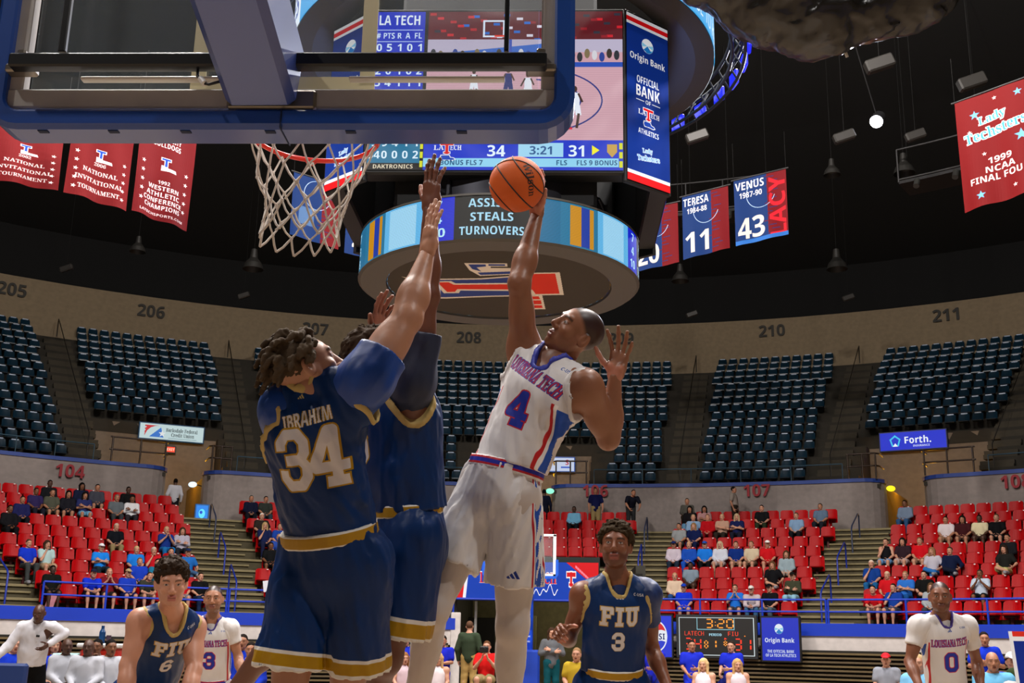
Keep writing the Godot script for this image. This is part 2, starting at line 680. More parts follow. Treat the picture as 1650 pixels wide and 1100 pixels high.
func stage() -> void:
	var yaw := -0.04178
	var th := 0.25884
	var roll := 0.0195
	cf = Vector3(sin(yaw) * cos(th), sin(th), -cos(yaw) * cos(th))
	var r0 := Vector3(cos(yaw), 0, sin(yaw))
	var u0 := Vector3(-sin(yaw) * sin(th), cos(th), cos(yaw) * sin(th))
	cr = r0 * cos(roll) + u0 * sin(roll)
	cu = u0 * cos(roll) - r0 * sin(roll)
	var cam := Camera3D.new()
	cam.name = "camera"
	cam.transform = Transform3D(Basis(cr, cu, -cf), CAM)
	cam.fov = rad_to_deg(2.0 * atan(550.0 / FL))
	cam.near = 0.05
	cam.far = 200.0
	cam.current = true
	add_child(cam)
	var env := Environment.new()
	env.background_mode = Environment.BG_COLOR
	env.background_color = Color(0, 0, 0)
	env.tonemap_mode = Environment.TONE_MAPPER_LINEAR
	env.tonemap_exposure = 1.0
	env.sdfgi_enabled = true
	env.ssao_enabled = true
	env.ssil_enabled = true
	var we := WorldEnvironment.new()
	we.name = "environment"
	we.environment = env
	add_child(we)
	# court floodlights on the catwalk round the court; each fitting is a glowing lens with the light just in front
	for a in [[-150, 10.0, 90.0, "behind the near basket on the left"], [-95, 9.5, 75.0, "over the left sideline"], [-42, 9.5, 75.0, "over the far left corner of the court"], [42, 9.5, 75.0, "over the far right corner of the court"], [95, 9.5, 75.0, "over the right sideline"], [150, 10.0, 90.0, "behind the near basket on the right"]]:
		floodlight(pol(a[0], a[1], 19.2), Vector3(0, 1.0, CZ), a[2] * LK, 62.0, "court floodlight on the high catwalk %s" % a[3], "floodlights above the court")
	# two key lights above the baseline behind the near basket
	for a in [[-8.0, "left"], [8.5, "right"]]:
		floodlight(Vector3(a[0], 14.5, 4.5), Vector3(0.4, 1.8, -5.0), 78.0, 60.0, "floodlight high above the near baseline on the %s" % a[1], "floodlights above the court")
	for a in [[-120, "left near"], [-60, "left far"], [60, "right far"], [120, "right near"]]:
		fill_lamp(pol(a[0], 7.0, 20.0), 84.0 * LK, a[1])
	grain = noise_tex(3, 0.02, Color(0.88, 0.88, 0.88), Color(1, 1, 1), 512)
	fold_noise.seed = 11
	fold_noise.frequency = 1.0
	fold_noise.noise_type = FastNoiseLite.TYPE_SIMPLEX_SMOOTH
	fold_noise.fractal_octaves = 3
	rng.seed = 2024

func noise_tex(sd: int, fr: float, a: Color, b: Color, size := 256) -> ImageTexture:
	var n := FastNoiseLite.new()
	n.seed = sd
	n.frequency = fr
	n.fractal_octaves = 4
	var im := n.get_seamless_image(size, size)
	im.convert(Image.FORMAT_RGB8)
	for y in size:
		for x in size:
			im.set_pixel(x, y, a.lerp(b, im.get_pixel(x, y).r))
	return ImageTexture.create_from_image(im)

const LK := 1.95

func fill_lamp(p: Vector3, e: float, where: String) -> void:  # added globe out of view, put in to brighten the upper stands
	var o := thing("fill_lamp", "added white globe fill lamp high above the court, %s quarter" % where, "lamp", p, "added fill lamps above the court")
	var sp := SphereMesh.new()
	sp.radius = 0.22
	sp.height = 0.44
	sp.radial_segments = 20
	sp.rings = 10
	part("globe", sp, glow("fff4e2", 4.0), o)
	part("stem", tubem([Vector3(0, 0.2, 0), Vector3(0, 3.4, 0)], 0.03, 6), mat("26262a", 0.6), o)
	var l := OmniLight3D.new()
	l.name = "lamp_light"
	l.light_color = Color("fff6ee")
	l.light_energy = e
	l.light_size = 0.2
	l.omni_range = 90.0
	l.omni_attenuation = 2.0
	l.shadow_enabled = true
	o.add_child(l)

func floodlight(p: Vector3, aim: Vector3, e: float, cone: float, label: String, group: String) -> Node3D:
	var d := (aim - p).normalized()
	var b := Basis.looking_at(d)
	var o := thing("floodlight", label, "floodlight", p, group)
	o.basis = b
	var h := MB.new()
	h.lathe([Vector2(0.0, 0.34), Vector2(0.12, 0.34), Vector2(0.16, 0.2), Vector2(0.3, 0.02), Vector2(0.3, 0.0)], 0, 360, 20, Vector3.ZERO)
	part("housing", h.mesh(), mat("30302e", 0.5, 0.4), o, Vector3.ZERO, Basis(Vector3.RIGHT, PI / 2))
	var l := MB.new()
	l.lathe([Vector2(0.27, 0.0), Vector2(0.2, -0.02), Vector2(0.001, -0.03)], 0, 360, 20, Vector3.ZERO)
	part("lens", l.mesh(), glow("fff4e2", 4.0), o, Vector3.ZERO, Basis(Vector3.RIGHT, PI / 2))
	part("yoke", tubem([Vector3(-0.34, 0, 0.1), Vector3(-0.34, 0.3, 0.1), Vector3(0, 0.5, 0.1), Vector3(0.34, 0.3, 0.1), Vector3(0.34, 0, 0.1)], 0.02, 6), mat("26262a", 0.6), o)
	var s := SpotLight3D.new()
	s.name = "beam"
	s.light_color = Color("fffaf6")
	s.light_energy = e
	s.light_size = 0.3
	s.spot_angle = cone
	s.spot_angle_attenuation = 0.9
	s.spot_range = 90.0
	s.spot_attenuation = 2.0
	s.shadow_enabled = true
	o.add_child(s)
	s.position = Vector3(0, 0, -0.08)
	return o

func arc(prof: Array, a0: float, a1: float, step := 2.0, inward := true) -> ArrayMesh:
	var m := MB.new()
	m.lathe(prof, a0, a1, step, Vector3(0, 0, CZ), inward)
	return m.mesh()

func arc_pts(r: float, y: float, a0: float, a1: float, step := 1.5) -> Array:
	var p := []
	var n := maxi(1, ceili(absf(a1 - a0) / step))
	for i in n + 1: p.append(pol(lerpf(a0, a1, float(i) / n), r, y))
	return p

func arena() -> void:
	var white := mat("a89c90", 0.75, 0.0, "grain")
	var ringw := mat("8e8480", 0.85, 0.0, "grain")
	var conc := mat("8b7f5c", 0.85, 0.0, "grain")
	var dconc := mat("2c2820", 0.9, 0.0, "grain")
	var blue := mat("1238b8", 0.4)
	# floor
	var fm := StandardMaterial3D.new()
	fm.albedo_color = Color("a8947e")
	fm.roughness = 0.35
	fm.albedo_texture = noise_tex(8, 0.01, Color(0.82, 0.8, 0.76), Color(1, 1, 1))
	fm.uv1_triplanar = true
	fm.uv1_world_triplanar = true
	fm.uv1_scale = Vector3(2.0, 0.2, 0.12)
	var fl := MB.new()
	fl.lathe([Vector2(30.2, FLOOR - 0.4), Vector2(30.2, FLOOR), Vector2(0.001, FLOOR)], 0, 360, 6, Vector3(0, 0, CZ))
	struct("floor", fl.mesh(), fm)
	# front wall of the lower stand, white with a blue cap, open at the tunnel
	var sp := [[-180.0, -6.4], [10.2, 180.0]]
	for s in sp:
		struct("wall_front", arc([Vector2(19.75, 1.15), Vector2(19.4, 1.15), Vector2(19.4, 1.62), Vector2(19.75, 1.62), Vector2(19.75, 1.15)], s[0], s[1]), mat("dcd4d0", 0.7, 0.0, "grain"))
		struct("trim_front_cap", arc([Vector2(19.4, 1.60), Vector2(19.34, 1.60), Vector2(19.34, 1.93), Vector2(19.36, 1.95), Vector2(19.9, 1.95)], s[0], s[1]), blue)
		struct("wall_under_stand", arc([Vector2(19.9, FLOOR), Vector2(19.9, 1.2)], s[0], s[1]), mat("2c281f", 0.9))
	# the wall's vertical white end beside the tunnel
	for a in [-6.35, 10.15]:
		var e := MB.new()
		e.box(pol(a, 19.75, 1.0), Vector3(0.3, 2.24, 0.8), 0.02, Basis(Vector3.UP, -deg_to_rad(a)))
		struct("wall_tunnel_end", e.mesh(), mat("dcd4d0", 0.7, 0.0, "grain"))
	# folded bleachers: slats
	for s in [[-62.0, -7.0, "left"], [10.6, 62.0, "right"]]:
		var o := thing("folded_bleachers", "bank of folded brown bleacher boards under the white wall to the %s of the tunnel" % s[2], "bleachers", pol((s[0] + s[1]) / 2, 19.2, FLOOR))
		for k in 11:
			var y := FLOOR + 0.06 + k * 0.115
			var ms := arc([Vector2(19.75, y), Vector2(18.85 + 0.012 * k, y), Vector2(18.85 + 0.012 * k, y + 0.05), Vector2(19.75, y + 0.05)], s[0], s[1], 2.0)
			part("slat", ms, mat(["6b5a3c", "75633f", "64543a"][k % 3], 0.55, 0.0, "grain"), o, -o.position)
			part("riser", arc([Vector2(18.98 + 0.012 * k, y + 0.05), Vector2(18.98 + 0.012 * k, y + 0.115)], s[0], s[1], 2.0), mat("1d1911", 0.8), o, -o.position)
	# lower stand: treads and risers
	var aisles := [-43.6, -25.4, -9.2, 9.2, 25.4, 43.6]
	var tr := MB.new()
	var ri := MB.new()
	for i in 10:
		var y := RED_Y + RED_S * i
		var r := RED_R + RED_D * i - 0.55
		var prof := [Vector2(r + 0.03, y - 0.07), Vector2(r - 0.04, y - 0.07), Vector2(r - 0.04, y - 0.015), Vector2(r - 0.025, y), Vector2(r + RED_D + 0.03, y)]
		if i == 0: prof = [Vector2(19.5, 1.78), Vector2(r + RED_D + 0.03, 1.80)]
		else:
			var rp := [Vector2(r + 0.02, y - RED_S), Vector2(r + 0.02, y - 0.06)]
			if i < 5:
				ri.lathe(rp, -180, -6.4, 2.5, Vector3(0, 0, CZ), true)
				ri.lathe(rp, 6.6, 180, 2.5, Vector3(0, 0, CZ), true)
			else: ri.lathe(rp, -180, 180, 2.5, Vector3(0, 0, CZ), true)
		if i < 5:
			tr.lathe(prof, -180, -6.4, 2.5, Vector3(0, 0, CZ), true)
			tr.lathe(prof, 6.6, 180, 2.5, Vector3(0, 0, CZ), true)
		else: tr.lathe(prof, -180, 180, 2.5, Vector3(0, 0, CZ), true)
	struct("floor_lower_stand", tr.mesh(), conc)
	struct("trim_stand_risers", ri.mesh(), mat("4e4732", 0.9, 0.0, "grain"))  # shade under the nosings is put into this darker riser colour
	struct("floor_lower_walkway", arc([Vector2(28.4, 5.43), Vector2(29.9, 5.43)], -180, 180, 3), conc)
	# aisle steps, one block between each pair of treads, and their handrails
	var step_slab := boxm(Vector3(1.9, 0.06, 0.34), 0.012)
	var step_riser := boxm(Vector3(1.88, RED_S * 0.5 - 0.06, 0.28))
	var an := ["far left", "left", "left tunnel", "right tunnel", "right", "far right"]
	for k in 6:
		var o := thing("aisle_stair", "tan concrete aisle stair through the red seats, on the %s side" % an[k], "stairs", pol(aisles[k], RED_R, RED_Y))
		o.set_meta("kind", "structure")
		for i in range(0, 9):
			var y := RED_Y + RED_S * i
			var r := RED_R + RED_D * i + 0.30 - 0.28
			var tb := Basis(Vector3.UP, -deg_to_rad(aisles[k]))
			part("step", step_slab, conc, o, pol(aisles[k], r + 0.12, y + RED_S * 0.5 - 0.03) - o.position, tb)
			part("step_riser", step_riser, mat("4e4732", 0.9, 0.0, "grain"), o, pol(aisles[k], r + 0.15, y + RED_S * 0.25 - 0.03) - o.position, tb)  # step risers carry the same nosing shade in their colour
		if k == 2: continue
		for i in 3:
			var r := 20.6 + i * 2.55
			var y := RED_Y + RED_S * (r - RED_R + 0.5) / RED_D - 0.1
			var q := [pol(aisles[k], r, y), pol(aisles[k], r, y + 0.85), pol(aisles[k], r + 0.12, y + 0.98), pol(aisles[k], r + 1.25, y + 1.5), pol(aisles[k], r + 1.4, y + 1.45), pol(aisles[k], r + 1.42, y + 0.66)]
			var h := thing("handrail", "%s blue tube handrail in the middle of the %s aisle stair" % [["lowest", "middle", "uppermost"][i], an[k]], "handrail", q[0], "blue aisle handrails")
			part("rail", tubem(q, 0.028, 6), mat("16309a" if i < 2 else "2a3550", 0.4), h, -q[0])
	# front railing
	for s in [[-41.8, -26.7, "left end"], [-26.5, -6.6, "left"], [10.2, 26.5, "right"], [26.7, 46.0, "right end"]]:
		var o := thing("front_railing", "bright blue two-bar tube railing along the front of the red seats, %s stretch" % s[2], "railing", pol((s[0] + s[1]) / 2, 19.5, 1.93))
		part("top_rail", tubem(arc_pts(19.5, 2.62, s[0], s[1]), 0.032, 6), blue, o, -o.position)
		part("mid_rail", tubem(arc_pts(19.5, 2.28, s[0], s[1]), 0.03, 6), blue, o, -o.position)
		var n := roundi((s[1] - s[0]) / 6.0)
		for i in n + 1:
			var a := lerpf(s[0], s[1], float(i) / n)
			part("post", tubem([pol(a, 19.5, 1.93), pol(a, 19.5, 2.62)], 0.032, 6), blue, o, -o.position)
	# tunnel under the middle of the far stand
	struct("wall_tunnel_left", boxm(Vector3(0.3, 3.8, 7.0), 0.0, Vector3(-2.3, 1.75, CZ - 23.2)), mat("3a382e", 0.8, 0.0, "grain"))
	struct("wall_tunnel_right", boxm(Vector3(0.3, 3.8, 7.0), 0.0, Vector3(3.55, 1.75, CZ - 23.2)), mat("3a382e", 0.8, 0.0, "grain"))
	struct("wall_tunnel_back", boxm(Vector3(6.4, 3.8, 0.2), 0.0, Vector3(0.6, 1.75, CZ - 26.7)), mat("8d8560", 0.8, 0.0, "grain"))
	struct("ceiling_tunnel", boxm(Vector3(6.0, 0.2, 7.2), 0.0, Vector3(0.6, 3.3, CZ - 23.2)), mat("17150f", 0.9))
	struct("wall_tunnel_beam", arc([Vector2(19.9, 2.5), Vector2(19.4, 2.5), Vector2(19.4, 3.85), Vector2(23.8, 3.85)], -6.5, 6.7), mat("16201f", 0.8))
	struct("door_1", boxm(Vector3(1.1, 2.2, 0.12), 0.02, Vector3(-1.75, 0.98, CZ - 24.5)), mat("1a1c18", 0.6))
	struct("door_2", boxm(Vector3(1.2, 2.3, 0.12), 0.02, Vector3(-0.35, 1.03, CZ - 24.5)), mat("7e7a58", 0.7))
	struct("trim_door_post", boxm(Vector3(0.09, 2.6, 0.09), 0.01, Vector3(-1.6, 1.2, CZ - 20.2)), mat("b8bab6", 0.4, 0.6))
	var tl := thing("tunnel_lamp", "white tube lamp on the ceiling inside the tunnel", "lamp", Vector3(1.9, 3.15, CZ - 23.4))
	part("diffuser", boxm(Vector3(0.35, 0.06, 1.6), 0.02), glow("f4f6e0", 3.0), tl)
	var ol := OmniLight3D.new()
	ol.name = "lamp_light"
	ol.light_color = Color("fff2cc")
	ol.light_energy = 1.6
	ol.light_size = 0.15
	ol.omni_range = 30.0
	ol.omni_attenuation = 2.0
	ol.shadow_enabled = true
	tl.add_child(ol)
	ol.position = Vector3(0, -0.15, 0)
	# ring wall behind the lower stand with its three gaps, ends curving back
	var gaps := [-26.6, 0.0, 27.6]
	var bounds := [-180.0, gaps[0], gaps[1], gaps[2], 180.0]
	for i in 4:
		var a0: float = bounds[i] + (1.55 if i > 0 else 0.0)
		var a1: float = bounds[i + 1] - (1.55 if i < 3 else 0.0)
		var pts := []
		if i > 0: for k in 5: pts.append(pol(a0 + 1.4 * (1.0 - cos(deg_to_rad(90.0 - k * 18.0))) * 0.0 + 1.5 * (1.0 - sin(deg_to_rad(90.0 - k * 18.0))) - 1.5 + 1.5 * 0.0, 29.6 + 0.8 * (1.0 - sin(deg_to_rad(k * 18.0))), 0))
		var n := ceili((a1 - a0 - 3.0) / 2.0)
		for k in n + 1: pts.append(pol(lerpf(a0 + (1.5 if i > 0 else 0.0), a1 - (1.5 if i < 3 else 0.0), float(k) / n), 29.6, 0))
		if i < 3: for k in range(1, 6): pts.append(pol(a1 - 1.5 + 1.5 * sin(deg_to_rad(k * 18.0)), 29.6 + 0.8 * (1.0 - cos(deg_to_rad(k * 18.0))), 0))
		if i > 0:
			for k in 5:
				var aa := deg_to_rad(90.0 - k * 18.0)
				pts[k] = pol(a0 + 1.5 - 1.5 * sin(aa), 29.6 + 0.8 * (1.0 - cos(aa)), 0)
		struct("wall_ring", path_wall(pts, 5.3, 7.42, 0.25), ringw)
		struct("trim_ring_cap", path_wall(pts, 7.36, 7.5, 0.34), mat("1c3a86", 0.6))
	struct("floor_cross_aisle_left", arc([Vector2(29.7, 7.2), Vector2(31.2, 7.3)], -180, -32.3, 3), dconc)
	# upper deck
	var up := MB.new()
	var holes := [[-32.3, -23.4], [-4.3, 4.2], [23.8, 32.8]]
	var edges := [-180.0, -32.3, -23.4, -4.3, 4.2, 23.8, 32.8, 180.0]
	for i in 7:
		var first := 5 if i % 2 == 1 else 0
		for j in range(first, 16):
			var r := BLU_R + BLU_D * j
			var y := BLU_Y + BLU_S * j
			up.lathe([Vector2(r, y - BLU_S), Vector2(r, y), Vector2(r + BLU_D + 0.01, y)], edges[i], edges[i + 1], 2.0, Vector3(0, 0, CZ), true)
		if i % 2 == 0:
			up.lathe([Vector2(29.7, 7.2), Vector2(31.2, 7.22)], edges[i], edges[i + 1], 2.0, Vector3(0, 0, CZ), true)
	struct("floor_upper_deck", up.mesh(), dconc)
	for g in 3:
		var h: Array = holes[g]
		var pale := mat("75695c", 0.85, 0.0, "grain")
		struct("wall_portal_back", arc([Vector2(35.2, 5.3), Vector2(35.15, BLU_Y + BLU_S * 5 - 0.05), Vector2(35.16, BLU_Y + BLU_S * 5)], h[0], h[1], 1.5), pale)
		for s in [0, 1]:
			var m := MB.new()
			for j in 5:
				var y := BLU_Y + BLU_S * j
				m.box(pol(h[s], BLU_R + BLU_D * (j + 0.5), (5.0 + y) / 2), Vector3(0.12, y - 5.0, BLU_D), 0.0, Basis(Vector3.UP, -deg_to_rad(h[s])))
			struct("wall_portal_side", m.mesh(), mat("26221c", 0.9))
			# landing beside the gap
			var ga: float = gaps[g] + (-1.5 if s == 0 else 1.5)
			struct("floor_portal_landing", arc([Vector2(29.8, 7.15), Vector2(29.8, 7.3), Vector2(35.2, 7.3)], minf(h[s], ga), maxf(h[s], ga), 1.0), dconc)
			var sm := MB.new()
			sm.box(pol(ga, 32.9, 6.3), Vector3(0.12, 2.0, 4.6), 0.0, Basis(Vector3.UP, -deg_to_rad(ga)))
			struct("wall_portal_passage", sm.mesh(), mat("9c8440", 0.85, 0.0, "grain"))
			var side := "left" if s == 0 else "right"
			var where: String = ["the left portal", "the middle portal", "the right portal"][g]
			var rl := thing("portal_railing", "dark tube railing round the landing on the %s of %s" % [side, where], "railing", pol((h[s] + ga) / 2, 29.6, 7.5))
			var e := ga + (-0.2 if s == 0 else 0.2)
			for y in [8.45, 7.98]:
				var q := arc_pts(29.62, y, h[s], e, 0.6)
				q.append(pol(ga, 29.85, y))
				q.append(pol(ga, 30.6, y))
				part("rail", tubem(q, 0.035, 6), mat("3a2f28", 0.35, 0.5), rl, -rl.position)
			for t in [0.05, 0.55, 1.0]:
				var a := lerpf(h[s], e, t)
				part("post", tubem([pol(a, 29.62, 7.5), pol(a, 29.62, 8.45)], 0.035, 6), mat("3a2f28", 0.35, 0.5), rl, -rl.position)
		var lp := thing("portal_lamp", ["oval white lamp disc on the wall of the left portal passage", "oval green-blue lamp disc at the middle portal's right railing", "oval yellow lamp disc on the wall of the right portal passage"][g], "lamp", pol([-25.95, 1.25, 26.6][g], 30.35 if g != 1 else 29.45, [6.98, 7.2, 7.18][g]))
		var lm := MB.new()
		lm.box(Vector3.ZERO, Vector3(0.3, 0.2, 0.06), 0.0)
		var dm := MB.new()
		dm.lathe([Vector2(0.17, 0.0), Vector2(0.16, 0.04), Vector2(0.001, 0.06)], 0, 360, 20, Vector3.ZERO)
		var lb := pol(gaps[g] + [1.5, 1.5, -1.5][g], 30.7 if g != 1 else 29.6, lp.position.y) - lp.position
		part("bracket", tubem([Vector3(0, 0, -0.03), lb * 0.5 + Vector3(0, 0.02, -0.03), lb * 0.82], 0.02, 6), mat("2a2620", 0.6), lp)
		part("disc", dm.mesh(), glow(["d8f0ff", "7fe8c0", "ffe81c"][g], 1.3), lp, Vector3.ZERO, Basis(Vector3.RIGHT, PI / 2).scaled(Vector3(1, 0.66, 1)))
		for s in [-0.6, 0.6]:
			var pl := OmniLight3D.new()
			pl.name = "lamp_light"
			pl.light_color = Color("ffb41e")
			pl.light_energy = 1.3
			pl.light_size = 0.12
			pl.omni_range = 20.0
			pl.omni_attenuation = 2.0
			pl.shadow_enabled = true
			lp.add_child(pl)
			pl.global_position = pol(gaps[g] + s * 2.0, 32.6, 7.7)
	# upper wall, roof
	struct("wall_upper", arc([Vector2(43.9, 15.0), Vector2(44.0, 18.2), Vector2(44.6, 18.25), Vector2(44.6, 15.0)], -180, 180, 3), mat("87775f", 0.9, 0.0, "grain"))
	struct("wall_above", arc([Vector2(44.5, 18.2), Vector2(44.6, 21.0)], -180, 180, 4), mat("08090a", 1.0))
	struct("ceiling", arc([Vector2(44.7, 21.0), Vector2(30, 22.5), Vector2(15, 23.6), Vector2(0.01, 24)], -180, 180, 4), mat("08090a", 1.0))
	for i in 7:
		var a := -33.0 + 11.0 * i
		var lo := 5 if i == 3 else 0
		var o := thing("upper_stair", "dark concrete stair between blue seat blocks, %s from the left of the upper deck" % ORD[i], "stairs", pol(a, BLU_R, BLU_Y))
		o.set_meta("kind", "structure")
		var m := MB.new()
		for j in range(lo, 15):
			for t in [0.33, 0.67]:
				m.box(pol(a, BLU_R + BLU_D * (j + 1) - 0.25 * (1.0 - t) * 2.0 + 0.05, BLU_Y + BLU_S * (j + t * 0.5)), Vector3(1.25, BLU_S * t, 0.27), 0.0, Basis(Vector3.UP, -deg_to_rad(a)))
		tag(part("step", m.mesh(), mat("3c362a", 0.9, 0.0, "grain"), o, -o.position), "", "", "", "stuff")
		var q := [pol(a, BLU_R + BLU_D * (lo + 1), BLU_Y + BLU_S * (lo + 1)), pol(a, BLU_R + BLU_D * (lo + 1), BLU_Y + BLU_S * (lo + 1) + 0.9), pol(a, BLU_R + 12.2, BLU_Y + BLU_S * 15.2 + 0.9), pol(a, BLU_R + 12.2, BLU_Y + BLU_S * 15.2)]
		var hr := thing("stair_rail", "thin dark centre rail up the %s upper stair from the left" % ORD[i], "handrail", q[0])
		part("rail", tubem(q, 0.025, 5), mat("1a1712", 0.5), hr, -q[0])
	# railing along the front of the upper deck
	for s in [[-46.0, -33.0, "far left"], [-22.8, -4.6, "left middle"], [4.6, 23.2, "right middle"], [33.2, 46.0, "far right"]]:
		var o := thing("deck_railing", "thin dark teal railing along the foot of the upper blue seats, %s stretch" % s[2], "railing", pol((s[0] + s[1]) / 2, 30.6, 7.3))
		part("top_rail", tubem(arc_pts(30.6, 8.25, s[0], s[1]), 0.025, 5), mat("1d3f50", 0.5), o, -o.position)
		part("toe_board", arc([Vector2(30.6, 7.25), Vector2(30.6, 7.62)], s[0], s[1], 2.0), mat("143a63", 0.6), o, -o.position)
		for i in 6:
			var a := lerpf(s[0], s[1], i / 5.0)
			part("post", tubem([pol(a, 30.6, 7.25), pol(a, 30.6, 8.25)], 0.022, 5), mat("1d3f50", 0.5), o, -o.position)
	# numbers on the walls
	for a in [["205", -35.9, 17.45], ["206", -27.2, 17.4], ["207", -16.1, 17.4], ["208", -5.2, 17.4], ["209", 5.7, 17.4], ["210", 16.2, 17.5], ["211", 27.6, 17.5]]:
		wall_text(a[0], a[1], a[2], 43.86, 0.62, "26241f", "black section number high on the upper wall, over the block %s" % BLOCKS[a[0]])
	for a in [["104", -34.9, 6.98], ["106", 4.8, 7.2], ["107", 17.2, 7.15], ["108", 35.4, 7.05]]:
		wall_text(a[0], a[1], a[2], 29.36, 0.46, "8e1c28", "red section number on the pale ring wall, %s" % {"104": "over the left red stand", "106": "behind the standing man in navy polo", "107": "over the score clock stand", "108": "cut by the right edge"}[a[0]])

func wall_text(s: String, a: float, y: float, r: float, h: float, col: String, label: String) -> void:
	var tm := TextMesh.new()
	tm.text = s
	tm.font = font("Droid Sans", true)
	tm.font_size = 64
	tm.pixel_size = h / 46.0
	tm.depth = 0.03
	var o := thing("section_number", label, "sign", pol(a, r, y))
	part("figure", tm, mat(col, 0.7), o, Vector3.ZERO, Basis(Vector3.UP, -deg_to_rad(a)))

func path_wall(p: Array, y0: float, y1: float, th: float) -> ArrayMesh:
	var m := MB.new()
	var ins := []
	var outs := []
	for i in p.size():
		var d: Vector3 = (p[mini(i + 1, p.size() - 1)] - p[maxi(i - 1, 0)]).normalized()
		var s := d.cross(Vector3.UP) * th * 0.5
		ins.append(p[i] - s)
		outs.append(p[i] + s)
	var up0 := Vector3.UP * y0
	var up1 := Vector3.UP * y1
	for i in p.size() - 1:
		m.quad(ins[i + 1] + up0, ins[i] + up0, ins[i] + up1, ins[i + 1] + up1)
		m.quad(outs[i] + up0, outs[i + 1] + up0, outs[i + 1] + up1, outs[i] + up1)
		m.quad(outs[i] + up1, outs[i + 1] + up1, ins[i + 1] + up1, ins[i] + up1)
	var e := p.size() - 1
	m.quad(outs[0] + up0, outs[0] + up1, ins[0] + up1, ins[0] + up0)
	m.quad(outs[e] + up0, ins[e] + up0, ins[e] + up1, outs[e] + up1)
	return m.mesh()

# ---------------------------------------------------------------- seats
var seat_spots := []      # [row, angle, section, index] of the red seats

func outside(p: Vector2) -> bool:
	return p.x < -60 or p.x > 1710 or p.y > 1125 or p.y < -5

func hidden(p: Vector2) -> bool:
	# behind the big players
	for r in [[440, 640, 600, 1100], [600, 620, 700, 1000], [700, 760, 860, 930], [640, 930, 720, 1100], [795, 930, 850, 1100], [770, 590, 910, 740]]:
		if p.x > r[0] and p.x < r[2] and p.y > r[1] and p.y < r[3]: return true
	return p.x < -12 or p.x > 1662 or p.y > 1105 or p.y < -5

